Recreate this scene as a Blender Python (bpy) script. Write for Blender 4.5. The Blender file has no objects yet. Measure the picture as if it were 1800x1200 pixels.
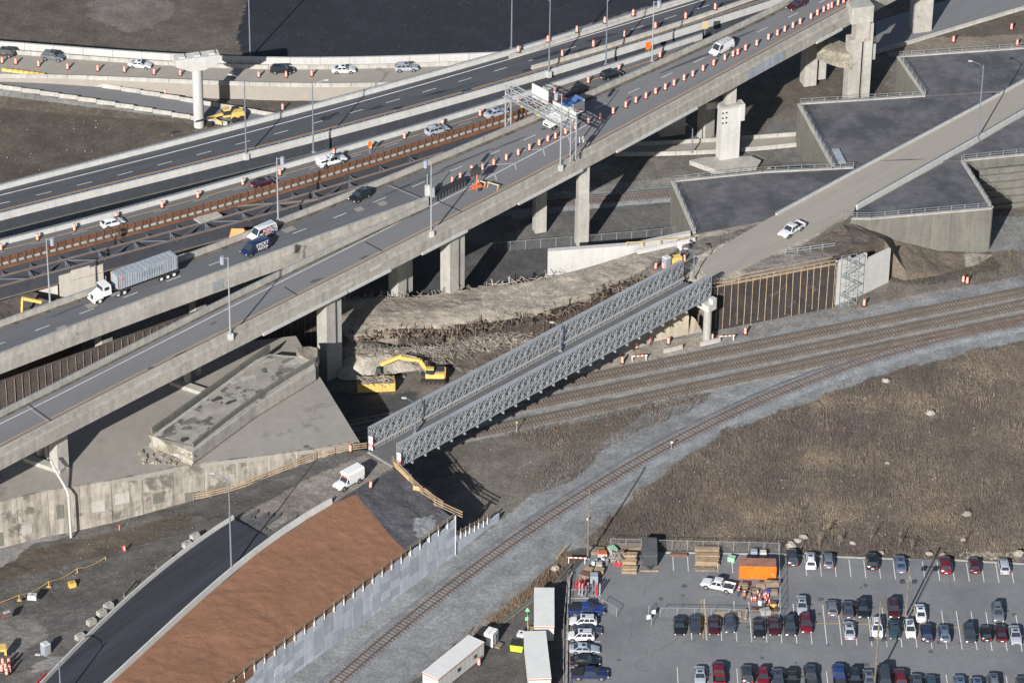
import bpy, math, random
import numpy as np
from mathutils import Vector, Matrix, noise
from mathutils.geometry import delaunay_2d_cdt
random.seed(7)
R = math.radians
S = bpy.context.scene
COL = S.collection
# ------------------------------------------------------------------ camera
PITCH, FPX, DIST, ROLL = R(32.5), 7000.0, 720.2, 0.013
CAM = Vector((0, -DIST*math.cos(PITCH), DIST*math.sin(PITCH)))
FWD = Vector((0, math.cos(PITCH), -math.sin(PITCH)))
_R0, _U0 = Vector((1, 0, 0)), Vector((0, math.sin(PITCH), math.cos(PITCH)))
RGT = _R0*math.cos(ROLL) + _U0*math.sin(ROLL)
UPV = _U0*math.cos(ROLL) - _R0*math.sin(ROLL)
cd = bpy.data.cameras.new('camera'); cam = bpy.data.objects.new('camera', cd); COL.objects.link(cam)
cd.sensor_width = 36; cd.lens = FPX/1800*36; cd.clip_start = 1; cd.clip_end = 6000
cam.matrix_world = Matrix(((RGT.x, UPV.x, -FWD.x, CAM.x), (RGT.y, UPV.y, -FWD.y, CAM.y), (RGT.z, UPV.z, -FWD.z, CAM.z), (0, 0, 0, 1)))
S.camera = cam
# ------------------------------------------------------------------ daylight
SUN_EL, SUN_AZ = R(26), R(20.5)      # light travels away from the camera and to the right
w = bpy.data.worlds.new('World'); S.world = w; w.use_nodes = True
nt = w.node_tree; bg = nt.nodes['Background']
sky = nt.nodes.new('ShaderNodeTexSky'); sky.sky_type = 'NISHITA'; sky.sun_disc = False
sky.sun_elevation = SUN_EL; sky.sun_rotation = math.pi + SUN_AZ
nt.links.new(sky.outputs[0], bg.inputs[0]); bg.inputs[1].default_value = 0.066
ld = bpy.data.lights.new('sun', 'SUN'); ld.energy = 5.0; ld.angle = R(0.55); ld.color = (1, 0.965, 0.92)
sun = bpy.data.objects.new('sun', ld); COL.objects.link(sun)
SD = Vector((math.sin(SUN_AZ)*math.cos(SUN_EL), math.cos(SUN_AZ)*math.cos(SUN_EL), -math.sin(SUN_EL)))
sun.rotation_euler = SD.to_track_quat('-Z', 'Y').to_euler(); sun.location = (-60, -150, 120)
S.view_settings.view_transform = 'Standard'; S.view_settings.look = 'None'
S.view_settings.exposure = 0.58; S.view_settings.gamma = 1; S.view_settings.use_curve_mapping = False
S.cycles.max_bounces = 5; S.cycles.diffuse_bounces = 2; S.cycles.transparent_max_bounces = 12

# ------------------------------------------------------------------ survey helper: photo point -> point of the place at height z
def W(px, py, z=0.0):
    d = FWD*FPX + RGT*(px-900) + UPV*(600-py)
    return CAM + d*((z-CAM.z)/d.z)
def pix(x, y, z):
    vx, vy, vz = x-CAM.x, y-CAM.y, z-CAM.z
    dep = vx*FWD.x+vy*FWD.y+vz*FWD.z
    return 900+FPX*(vx*RGT.x+vy*RGT.y+vz*RGT.z)/dep, 600-FPX*(vx*UPV.x+vy*UPV.y+vz*UPV.z)/dep
def L(pts, z, n=40, deg=3, x0=None, x1=None):
    a = np.array(pts, float); deg = min(deg, len(a)-1)
    m = a[:, 0].mean(); k = np.polyfit(a[:, 0]-m, a[:, 1], deg)
    xs = np.linspace(a[0, 0] if x0 is None else x0, a[-1, 0] if x1 is None else x1, n)
    return [W(x, float(np.polyval(k, x-m)), z) for x in xs]
def PL(pts):                                   # (px,py,z) list -> world
    return [W(*p) for p in pts]
def dens(pts, step):                           # resample a polyline
    out = []
    d = [0]
    for a, b in zip(pts, pts[1:]): d.append(d[-1]+(b-a).length)
    n = max(1, round(d[-1]/step)); j = 0
    for i in range(n+1):
        t = d[-1]*i/n
        while j < len(d)-2 and d[j+1] < t: j += 1
        u = (t-d[j])/max(1e-9, d[j+1]-d[j]); out.append(pts[j].lerp(pts[j+1], min(1, u)))
    return out
def shift(path, lat, dz=0):
    out = []
    for i, p in enumerate(path):
        t = path[min(i+1, len(path)-1)]-path[max(i-1, 0)]; t.z = 0; t.normalize()
        out.append(Vector((p.x-t.y*lat, p.y+t.x*lat, p.z+dz)))
    return out
# ------------------------------------------------------------------ mesh builder
class MB:
    def __init__(s): s.v = []; s.f = []; s.m = []
    def add(s, vs, fs, m=0):
        o = len(s.v); s.v += [tuple(p) for p in vs]; s.f += [tuple(i+o for i in f) for f in fs]; s.m += [m]*len(fs); return s
    def hexa(s, p, m=0):                       # 0-3 bottom ccw, 4-7 top
        return s.add(p, [(3, 2, 1, 0), (4, 5, 6, 7), (0, 1, 5, 4), (1, 2, 6, 5), (2, 3, 7, 6), (3, 0, 4, 7)], m)
    def box(s, c, d, rz=0, m=0, top=1.0):
        cs, sn = math.cos(rz), math.sin(rz); P = []
        for zz in (-1, 1):
            for x, y in ((-1, -1), (1, -1), (1, 1), (-1, 1)):
                k = top if zz > 0 else 1
                X, Y = x*d[0]/2*k, y*d[1]/2*k
                P.append((c[0]+X*cs-Y*sn, c[1]+X*sn+Y*cs, c[2]+zz*d[2]/2))
        return s.hexa(P, m)
    def prism(s, poly, z0, z1, m=0):
        n = len(poly); P = [(p[0], p[1], z0) for p in poly]+[(p[0], p[1], z1) for p in poly]
        return s.add(P, [tuple(range(n-1, -1, -1)), tuple(range(n, 2*n))]+[(i, (i+1) % n, n+(i+1) % n, n+i) for i in range(n)], m)
    def bar(s, a, b, wd, h=None, m=0):         # rectangular bar between two points
        a, b = Vector(a), Vector(b); h = h or wd; t = (b-a)
        if t.length < 1e-6: return s
        t.normalize(); up = Vector((0, 0, 1)) if abs(t.z) < .95 else Vector((0, 1, 0))
        l = t.cross(up).normalized(); u = l.cross(t)
        P = [q+l*x*wd/2+u*y*h/2 for q in (a, b) for x, y in ((-1, -1), (1, -1), (1, 1), (-1, 1))]
        return s.add(P, [(0, 1, 2, 3), (7, 6, 5, 4), (0, 4, 5, 1), (1, 5, 6, 2), (2, 6, 7, 3), (3, 7, 4, 0)], m)
    def tube(s, a, b, r, n=8, r2=None, m=0):
        a, b = Vector(a), Vector(b); r2 = r if r2 is None else r2; t = (b-a).normalized()
        up = Vector((0, 0, 1)) if abs(t.z) < .95 else Vector((0, 1, 0)); l = t.cross(up).normalized(); u = l.cross(t)
        P = []
        for q, rr in ((a, r), (b, r2)):
            for i in range(n):
                an = 2*math.pi*i/n; P.append(q+l*math.cos(an)*rr+u*math.sin(an)*rr)
        return s.add(P, [tuple(range(n)), tuple(range(2*n-1, n-1, -1))]+[(i, n+i, n+(i+1) % n, (i+1) % n) for i in range(n)], m)
    def lathe(s, prof, c=(0, 0, 0), n=12, m=0):
        P = []; k = len(prof)
        for r, z in prof:
            for i in range(n):
                an = 2*math.pi*i/n; P.append((c[0]+r*math.cos(an), c[1]+r*math.sin(an), c[2]+z))
        F = [(j*n+i, j*n+(i+1) % n, (j+1)*n+(i+1) % n, (j+1)*n+i) for j in range(k-1) for i in range(n)]
        F += [tuple(range(n-1, -1, -1)), tuple(range((k-1)*n, k*n))]
        return s.add(P, F, m)
    def sweep(s, path, prof, m=0, cap=True):   # prof: closed (lateral, up) list; + lateral = left of the travel direction
        n = len(prof); P = []
        for i, p in enumerate(path):
            t = path[min(i+1, len(path)-1)]-path[max(i-1, 0)]; t = Vector((t.x, t.y, 0)).normalized()
            for a, b in prof: P.append((p.x-t.y*a, p.y+t.x*a, p.z+b))
        F = [(i*n+j, (i+1)*n+j, (i+1)*n+(j+1) % n, i*n+(j+1) % n) for i in range(len(path)-1) for j in range(n)]
        if cap: F += [tuple(range(n)), tuple((len(path)-1)*n+j for j in range(n-1, -1, -1))]
        return s.add(P, F, m)
    def strip(s, a, b, m=0, t=0.0):            # ribbon between two polylines
        n = min(len(a), len(b)); P = list(a[:n])+list(b[:n])
        return s.add(P, [(i, n+i, n+i+1, i+1) for i in range(n-1)], m)
JB = [(0, 0), (0, .82), (-.16, .82), (-.2, .3), (-.38, .12), (-.38, 0)]
JB2 = [(-.3, 0), (-.3, .1), (-.12, .3), (-.08, .82), (.08, .82), (.12, .3), (.3, .1), (.3, 0)]

def obj(name, mb, mat=None, parent=None, smooth=False, world=True, fix=True):
    me = bpy.data.meshes.new(name)
    off = parent.location if (parent is not None and world) else Vector((0, 0, 0))
    if parent is not None and world and parent.parent is not None: off = off+parent.parent.location
    vs = [(p[0]-off[0], p[1]-off[1], p[2]-off[2]) for p in mb.v]
    me.from_pydata(vs, [], mb.f)
    mats = mat if isinstance(mat, (list, tuple)) else [mat]
    for m in mats:
        if m: me.materials.append(m)
    if len(mats) > 1: me.polygons.foreach_set('material_index', mb.m)
    if smooth: me.polygons.foreach_set('use_smooth', [True]*len(me.polygons))
    me.update()
    if smooth: me.set_sharp_from_angle(angle=.6)
    o = bpy.data.objects.new(name, me); COL.objects.link(o)
    if parent is not None: o.parent = parent
    return o
def tag(o, label=None, cat=None, group=None, kind=None):
    for k, v in (('label', label), ('category', cat), ('group', group), ('kind', kind)):
        if v: o[k] = v
    return o
def thing(name, label, cat, loc=(0, 0, 0), rz=0, group=None):
    o = bpy.data.objects.new(name, None); COL.objects.link(o); o.empty_display_size = .3
    o.location = loc; o.rotation_euler = (0, 0, rz); return tag(o, label, cat, group)
def solo(name, mb, mat, label, cat, group=None, smooth=False):   # a thing that is one mesh, origin at its base
    z0 = min(v[2] for v in mb.v); cx = sum(v[0] for v in mb.v)/len(mb.v); cy = sum(v[1] for v in mb.v)/len(mb.v)
    mb.v = [(v[0]-cx, v[1]-cy, v[2]-z0) for v in mb.v]
    o = obj(name, mb, mat, None, smooth); o.location = (cx, cy, z0); return tag(o, label, cat, group)
def stat(name, mb, mat, smooth=False):
    return tag(obj(name, mb, mat, None, smooth), kind='structure')
def kids(o): return [c for c in o.children]
def dup(o, loc=None, rz=None, label=None, group=None, parent=None, rot=None):
    c = o.copy(); COL.objects.link(c)
    if parent is not None: c.parent = parent
    for ch in CH.get(o.name, None) or list(o.children):
        dup(ch, parent=c)
    if loc is not None: c.location = loc
    if rz is not None: c.rotation_euler = (0, 0, rz)
    if rot is not None: c.rotation_euler = rot
    if label: c['label'] = label
    if group: c['group'] = group
    return c
CH = {}
class Proto:                                   # first placement uses the prototype itself, later ones copy it
    def __init__(s, o):
        s.o = o; s.n = 0
        bpy.context.view_layer.update()
        s.tree = s.snap(o)
    def snap(s, o): return (o, [s.snap(c) for c in o.children])
    def cp(s, node, parent):
        c = node[0].copy(); COL.objects.link(c); c.parent = parent
        for k in node[1]: s.cp(k, c)
        return c
    def put(s, loc, rz, label, group=None, rot=None, mats=None):
        if s.n == 0: c = s.o
        else: c = s.cp(s.tree, None)
        s.n += 1
        c.location = loc; c.rotation_euler = rot if rot else (0, 0, rz); c['label'] = label
        if group: c['group'] = group
        if mats: s.paint(c, mats)
        return c
    def paint(s, c, mats):
        for k in [c]+list(c.children_recursive):
            b = k.name.split('.')[0]
            if b in mats:
                k.material_slots[0].link = 'OBJECT'; k.material_slots[0].material = mats[b]
ORD = 'first second third fourth fifth sixth seventh eighth ninth tenth eleventh twelfth thirteenth fourteenth fifteenth sixteenth seventeenth eighteenth nineteenth twentieth'.split()
def ordn(i):
    if i < 20: return ORD[i]
    t = {2: 'twenty', 3: 'thirty', 4: 'forty', 5: 'fifty', 6: 'sixty', 7: 'seventy', 8: 'eighty', 9: 'ninety'}; n = i+1
    if n % 10 == 0: return t[n//10][:-1]+'ieth'
    return t[n//10]+'-'+ORD[n % 10-1]
# ------------------------------------------------------------------ materials
def lin(c): return tuple(((v/255)/12.92 if v/255 <= .04045 else ((v/255+.055)/1.055)**2.4) for v in c)
def c8(r, g, b, k=1.0): return tuple(min(.85, v*k) for v in lin((r, g, b)))
def mat(name, col, rough=.8, var=.12, sc=1.5, bump=0, metal=0, streak=0, spots=None, stretch=None, spec=None, emit=None, grain=0):
    m = bpy.data.materials.new(name); m.use_nodes = True; n = m.node_tree; b = n.nodes['Principled BSDF']
    b.inputs['Roughness'].default_value = rough; b.inputs['Metallic'].default_value = metal
    if spec is not None: b.inputs['Specular IOR Level'].default_value = spec
    g = n.nodes.new('ShaderNodeNewGeometry'); pos = g.outputs['Position']
    if stretch:
        mp = n.nodes.new('ShaderNodeMapping'); mp.vector_type = 'TEXTURE'; mp.inputs['Rotation'].default_value = (0, 0, stretch[0]); mp.inputs['Scale'].default_value = stretch[1]
        n.links.new(pos, mp.inputs[0]); pos = mp.outputs[0]
    def nz(scale, det=5, vec=None):
        t = n.nodes.new('ShaderNodeTexNoise'); t.inputs['Scale'].default_value = scale; t.inputs['Detail'].default_value = det
        t.inputs['Roughness'].default_value = .65; n.links.new(vec or pos, t.inputs['Vector']); return t.outputs['Fac']
    def ramp(f, a, bb, lo=.35, hi=.65):
        r = n.nodes.new('ShaderNodeMapRange'); r.inputs[1].default_value = lo; r.inputs[2].default_value = hi
        r.inputs[3].default_value = a; r.inputs[4].default_value = bb; n.links.new(f, r.inputs[0]); return r.outputs[0]
    cur = None
    if isinstance(col, str):
        at = n.nodes.new('ShaderNodeAttribute'); at.attribute_name = col; cur = at.outputs['Color']
    else:
        rgb = n.nodes.new('ShaderNodeRGB'); rgb.outputs[0].default_value = (*col, 1); cur = rgb.outputs[0]
    def mul(c, f):
        x = n.nodes.new('ShaderNodeVectorMath'); x.operation = 'SCALE'; n.links.new(c, x.inputs[0]); n.links.new(f, x.inputs['Scale']); return x.outputs[0]
    if var:
        cur = mul(cur, ramp(nz(sc), 1-var, 1+var)); cur = mul(cur, ramp(nz(sc*.13, 3), 1-var*.8, 1+var*.8))
    if grain:
        cur = mul(cur, ramp(nz(6.5, 2, g.outputs['Position']), 1-grain, 1+grain, .38, .62))
    if streak:
        mp = n.nodes.new('ShaderNodeMapping'); mp.inputs['Scale'].default_value = (1, 1, .12); n.links.new(g.outputs['Position'], mp.inputs[0])
        cur = mul(cur, ramp(nz(.9, 4, mp.outputs[0]), 1-streak, 1+streak*.5))
    if spots:
        c2, ssc, lo, hi = spots
        mx = n.nodes.new('ShaderNodeMix'); mx.data_type = 'RGBA'; n.links.new(ramp(nz(ssc, 6), 0, 1, lo, hi), mx.inputs[0])
        n.links.new(cur, mx.inputs[6]); mx.inputs[7].default_value = (*c2, 1); cur = mx.outputs[2]
    n.links.new(cur, b.inputs['Base Color'])
    if bump:
        bp = n.nodes.new('ShaderNodeBump'); bp.inputs['Strength'].default_value = min(1, bump); bp.inputs['Distance'].default_value = .25*max(1, bump)
        n.links.new(nz(sc*2.2, 8), bp.inputs['Height']); n.links.new(bp.outputs[0], b.inputs['Normal'])
    if emit: b.inputs['Emission Color'].default_value = (*emit, 1); b.inputs['Emission Strength'].default_value = 1
    return m
def speck(m, col, scale, thr):                 # pale stones scattered in soil
    n = m.node_tree; b = n.nodes['Principled BSDF']; src = b.inputs['Base Color'].links[0].from_socket
    g = n.nodes.new('ShaderNodeNewGeometry'); v = n.nodes.new('ShaderNodeTexVoronoi'); v.inputs['Scale'].default_value = scale
    n.links.new(g.outputs['Position'], v.inputs['Vector'])
    r = n.nodes.new('ShaderNodeMapRange'); r.inputs[1].default_value = thr; r.inputs[2].default_value = thr*.6; n.links.new(v.outputs['Distance'], r.inputs[0])
    t = n.nodes.new('ShaderNodeTexNoise'); t.inputs['Scale'].default_value = .22; n.links.new(g.outputs['Position'], t.inputs['Vector'])
    r2 = n.nodes.new('ShaderNodeMapRange'); r2.inputs[1].default_value = .5; r2.inputs[2].default_value = .62; n.links.new(t.outputs['Fac'], r2.inputs[0])
    mu = n.nodes.new('ShaderNodeMath'); mu.operation = 'MULTIPLY'; n.links.new(r.outputs[0], mu.inputs[0]); n.links.new(r2.outputs[0], mu.inputs[1])
    mx = n.nodes.new('ShaderNodeMix'); mx.data_type = 'RGBA'; n.links.new(mu.outputs[0], mx.inputs[0]); n.links.new(src, mx.inputs[6]); mx.inputs[7].default_value = (*col, 1)
    n.links.new(mx.outputs[2], b.inputs['Base Color']); return m
M = {}
M['earth'] = speck(mat('earth', 'Col', .95, .22, 1.6, bump=.5, grain=.24), (.2, .19, .175), 1.9, .17)
M['gravel'] = speck(mat('gravel', 'Col', .95, .3, 3.0, bump=.4), (.35, .34, .33), 3.2, .2)
M['grass'] = mat('dry_grass', 'Col', .95, .15, .5)
M['lot'] = mat('car_park_asphalt', c8(116, 117, 119), .9, .06, 1.2, bump=.1, spots=(c8(98, 99, 102), .1, .45, .75), grain=.05)
M['road_old'] = mat('old_asphalt', c8(112, 112, 114), .85, .06, 2, stretch=(.8, (8, .6, 1)))
M['road_mid'] = mat('worn_asphalt', c8(93, 94, 97), .85, .08, 1.6, stretch=(.62, (10, .6, 1)))
M['road_new'] = mat('new_asphalt', c8(74, 75, 80), .8, .14, 1.2, stretch=(.46, (8, .7, 1)), spots=(c8(44, 45, 52), .16, .6, .66))
M['road_black'] = mat('fresh_black_asphalt', c8(52, 53, 60, 0.9), .7, .22, 1.6, stretch=(.86, (14, .45, 1)))
M['roof_tar'] = mat('grey_gravel_deck', c8(94, 94, 98, .9), .95, .2, .45, bump=.3, spots=(c8(66, 67, 72), .1, .48, .6))
M['conc_wall'] = mat('rain_streaked_wall', c8(170, 163, 152, .74), .9, .14, .7, streak=.42, bump=.2, spots=(c8(112, 106, 98, .8), .22, .55, .62))
M['conc_road'] = mat('concrete_road', c8(146, 140, 131), .9, .06, 2, stretch=(.77, (10, .6, 1)))
M['conc'] = mat('weathered_concrete', c8(180, 177, 170, .76), .9, .1, 1.2, streak=.12, bump=.1)
M['conc_old'] = mat('stained_concrete', c8(176, 171, 163, .8), .9, .12, .9, streak=.16, bump=.12, spots=(c8(120, 100, 80, .8), .28, .64, .72))
M['conc_new'] = mat('pale_new_concrete', c8(205, 204, 200, .74), .85, .06, 1.5, streak=.08)
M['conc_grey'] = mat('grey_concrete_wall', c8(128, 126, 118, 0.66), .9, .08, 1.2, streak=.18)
M['conc_slab'] = mat('concrete_slab', c8(150, 145, 138, 0.85), .9, .07, .6, bump=.1, spots=(c8(112, 108, 104), .1, .6, .68))
M['broken'] = mat('broken_concrete', c8(176, 168, 152, 0.62), .95, .3, 2.2, bump=1.0)
M['panel'] = mat('grey_wall_panel', c8(164, 168, 176, 1.12), .85, .1, .5, streak=.12)
M['panel_b'] = mat('darker_wall_panel', c8(154, 158, 167, 1.05), .85, .1, .6, streak=.14)
M['steel_dark'] = mat('dark_girder_steel', c8(70, 73, 80, .9), .6, .1, .5, metal=.1, streak=.1)
M['steel_brown'] = mat('rusty_flange_steel', c8(124, 110, 102, .9), .8, .12, 2)
M['steel_brace'] = mat('grey_brace_steel', c8(112, 116, 128), .5, .05, 2, metal=.3)
M['galv'] = mat('galvanised_steel', c8(168, 172, 176, .85), .5, .1, 2, metal=.25)
M['galv_d'] = mat('grey_galvanised_pole', c8(150, 155, 158), .55, .05, 2, metal=.2)
M['rail_blue'] = mat('blue_grey_handrail', c8(116, 124, 136), .5, .05, 2, metal=.2)
M['rust'] = mat('rusty_rail', c8(112, 84, 70, .85), .8, .15, 2)
M['rust_o'] = mat('rusty_orange_timber', c8(132, 88, 60, .75), .85, .22, 1.5)
M['rust_d'] = mat('dark_rust_post', c8(86, 66, 54), .85, .1, 2)
M['rail_steel'] = mat('worn_rail', c8(92, 80, 70), .6, .1, 2)
M['tie'] = mat('weathered_tie', c8(112, 106, 102, .85), .95, .25, .8)
M['tie_b'] = mat('brown_tie', c8(128, 119, 110, .9), .95, .22, .8)
M['wood'] = mat('raw_timber', c8(176, 152, 124, .72), .9, .22, 1.2)
M['wood_g'] = mat('grey_timber', c8(150, 132, 115, 0.7), .9, .2, 1.5)
M['ply'] = mat('plywood', c8(196, 164, 122, .8), .85, .1, 1.5)
M['mesh_wall'] = mat('dark_wire_mesh_wall', c8(58, 54, 54, 0.75), .95, .25, 3, bump=.3, spots=(c8(92, 86, 82), .5, .6, .75))
M['fabric'] = mat('brown_geotextile', c8(126, 90, 68, 1.0), .95, .06, 1.4, bump=.35)
M['sand'] = mat('pale_sand', c8(176, 165, 147, 0.75), .95, .08, .6, bump=.6)
M['rebar'] = mat('tangled_rebar', c8(164, 156, 146, .8), .8, .3, 1)
M['white'] = mat('white_paint', c8(232, 232, 230, 0.85), .5, .03, 2)
M['line_w'] = mat('white_road_paint', c8(205, 205, 203), .8, .15, 4)
M['line_y'] = mat('yellow_road_paint', c8(200, 150, 70), .8, .15, 4)
M['line_f'] = mat('faded_road_paint', c8(160, 160, 158), .8, .1, 4)
M['patch'] = mat('faded_patch', c8(135, 130, 124), .9, .1, 2)
M['joint'] = mat('joint_sealant', c8(60, 58, 58), .9, .1, 2)
M['yellow'] = mat('yellow_paint', c8(222, 182, 92, .85), .5, .08, 2)
M['exca'] = mat('excavator_yellow', c8(228, 190, 108, .82), .5, .1, 1.5)
M['orange'] = mat('orange_plastic', c8(232, 112, 74, .85), .6, .06, 2)
M['orange_b'] = mat('container_orange', c8(236, 120, 30, 0.8), .6, .06, 2, spots=(c8(205, 150, 110), .5, .62, .7))
M['rust_roof'] = mat('rusty_container_roof', c8(168, 120, 100, 0.8), .8, .2, .8)
M['black'] = mat('black_rubber', c8(40, 40, 42), .7, .1, 2)
M['dark'] = mat('dark_plastic', c8(58, 62, 66), .6, .1, 2)
M['tyre'] = mat('tyre_rubber', c8(38, 38, 38), .85, .05, 2)
M['rim'] = mat('wheel_rim', c8(150, 150, 150), .4, 0, metal=.5)
M['glass'] = mat('car_glass', c8(44, 52, 60), .08, 0, spec=.8)
M['lamp'] = mat('headlamp_glass', c8(225, 225, 225), .15, 0)
M['tail'] = mat('tail_lamp_red', c8(190, 30, 30), .25, 0)
M['red'] = mat('red_paint', c8(190, 40, 50), .5, .05, 2)
M['tarp'] = mat('orange_tarpaulin', c8(226, 142, 84), .7, .06, 2)
M['lime'] = mat('lime_green_paint', c8(172, 214, 56), .55, .04, 2)
M['green'] = mat('pale_green_paint', c8(140, 180, 150), .6, .04, 2)
M['teal'] = mat('light_green_sign', c8(120, 205, 140), .6, .04, 2)
M['cont_blue'] = mat('faded_blue_container', c8(158, 165, 173, .85), .65, .1, 1.5, streak=.15)
M['wood_pole'] = mat('grey_wooden_pole', c8(126, 119, 106, .7), .9, .2, 1.5)
M['paver_tail'] = mat('dusty_asphalt', c8(92, 90, 90, .9), .9, .2, 1.2)
M['trailer_wall'] = mat('site_office_wall', c8(205, 203, 200, 0.8), .7, .04, 2)
M['trailer_roof'] = mat('site_office_roof', c8(212, 212, 210, 0.9), .8, .04, 2)
M['trim_o'] = mat('orange_brown_trim', c8(180, 96, 50), .7, .05, 2)
M['grey_box'] = mat('grey_plastic', c8(140, 146, 156), .6, .05, 2)
M['blue'] = mat('blue_paint', c8(58, 78, 150), .4, .03, 2)
M['skin'] = mat('skin', c8(190, 140, 115), .6, 0)
M['vest'] = mat('orange_vest', c8(240, 110, 60), .7, .03, 2)
M['navy'] = mat('navy_trousers', c8(50, 60, 84), .8, .05, 2)
M['box_blue'] = mat('blue_truck_roof', c8(92, 122, 178), .5, .03, 2)
M['rock'] = mat('pale_rock', c8(186, 178, 166, 0.6), .9, .2, 1.5, bump=.5)
M['sign_o'] = mat('orange_sign', c8(250, 110, 40), .5, 0)
M['sign_y'] = mat('pale_yellow_sign', c8(200, 178, 136, .75), .6, 0)
M['cream'] = mat('cream_concrete', c8(204, 197, 186, .8), .85, .05, 1.5, streak=.08)
M['wall_w'] = mat('pale_wall', c8(214, 213, 209, .66), .85, .05, 1.5, streak=.08)
def chain():
    m = bpy.data.materials.new('chain_link'); m.use_nodes = True; n = m.node_tree; b = n.nodes['Principled BSDF']
    b.inputs['Base Color'].default_value = (.35, .37, .38, 1); b.inputs['Roughness'].default_value = .5
    t = n.nodes.new('ShaderNodeBsdfTransparent'); mx = n.nodes.new('ShaderNodeMixShader'); mx.inputs[0].default_value = .1
    n.links.new(t.outputs[0], mx.inputs[1]); n.links.new(b.outputs[0], mx.inputs[2]); n.links.new(mx.outputs[0], n.nodes['Material Output'].inputs[0]); return m
M['chain'] = chain()
M['grime'] = mat('barrier_grime', c8(100, 94, 86, .9), .95, .3, .8, spots=(c8(70, 66, 62), .5, .5, .6))
M['crack'] = mat('sealed_crack', c8(84, 85, 88), .9, .1, 2)
_pm = {}
def paint(r, g, b):
    k = (r, g, b)
    if k not in _pm:
        m = mat('car_paint', c8(r, g, b, .8), .25, 0, metal=.0); p = m.node_tree.nodes['Principled BSDF']
        p.inputs['Coat Weight'].default_value = .6; p.inputs['Coat Roughness'].default_value = .08; _pm[k] = m
    return _pm[k]
# ================================================================== terrain
def _vn(x, y, seed):
    xi, yi = np.floor(x).astype(np.int64), np.floor(y).astype(np.int64); fx, fy = x-xi, y-yi
    fx = fx*fx*(3-2*fx); fy = fy*fy*(3-2*fy)
    def h(a, b):
        n = (a*374761393+b*668265263+seed*144665) & 0x7fffffff; n = ((n ^ (n >> 13))*1274126177) & 0x7fffffff
        return ((n ^ (n >> 16)) & 0xffff)/65535.0
    return (h(xi, yi)*(1-fx)+h(xi+1, yi)*fx)*(1-fy)+(h(xi, yi+1)*(1-fx)+h(xi+1, yi+1)*fx)*fy
def fbm(x, y, sc, seed=1, octv=5, gain=.55):
    s = 0; a = 1; t = 0
    for i in range(octv):
        s = s+a*_vn(x/sc, y/sc, seed+i*7); t += a; a *= gain; sc = sc*.5
    return s/t-.5
def inpoly(px, py, poly):
    r = np.zeros(px.shape, bool); n = len(poly)
    for i in range(n):
        x1, y1 = poly[i]; x2, y2 = poly[(i+1) % n]
        if y1 == y2: continue
        c = ((y1 > py) != (y2 > py)) & (px < (x2-x1)*(py-y1)/(y2-y1)+x1); r ^= c
    return r
def colours(X, Y, Z, base, layers, seed=3):
    px, py = pix(X, Y, Z); C = np.ones((len(X), 3))*np.array(base)
    wx, wy = fbm(X, Y, 6, seed, 6, .65), fbm(X, Y, 6, seed+50, 6, .65)
    for poly, rgb, wp in layers:
        k = inpoly(px+wx*wp*2, py+wy*wp, poly); C[k] = rgb
    n1 = fbm(X, Y, 14, seed+9, 6, .62); n2 = fbm(X, Y, 2.5, seed+23, 4)
    n3 = fbm(X, Y, 1.2, seed+31, 3)
    C *= (1+n1*.6+n2*.38+n3*.3)[:, None]
    return np.clip(C, .006, .9)
def setcol(me, C):
    a = me.color_attributes.new('Col', 'FLOAT_COLOR', 'POINT')
    a.data.foreach_set('color', np.concatenate([C, np.ones((len(C), 1))], 1).astype(np.float32).ravel())
def g8(r, g, b): return c8(r, g, b)
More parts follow.
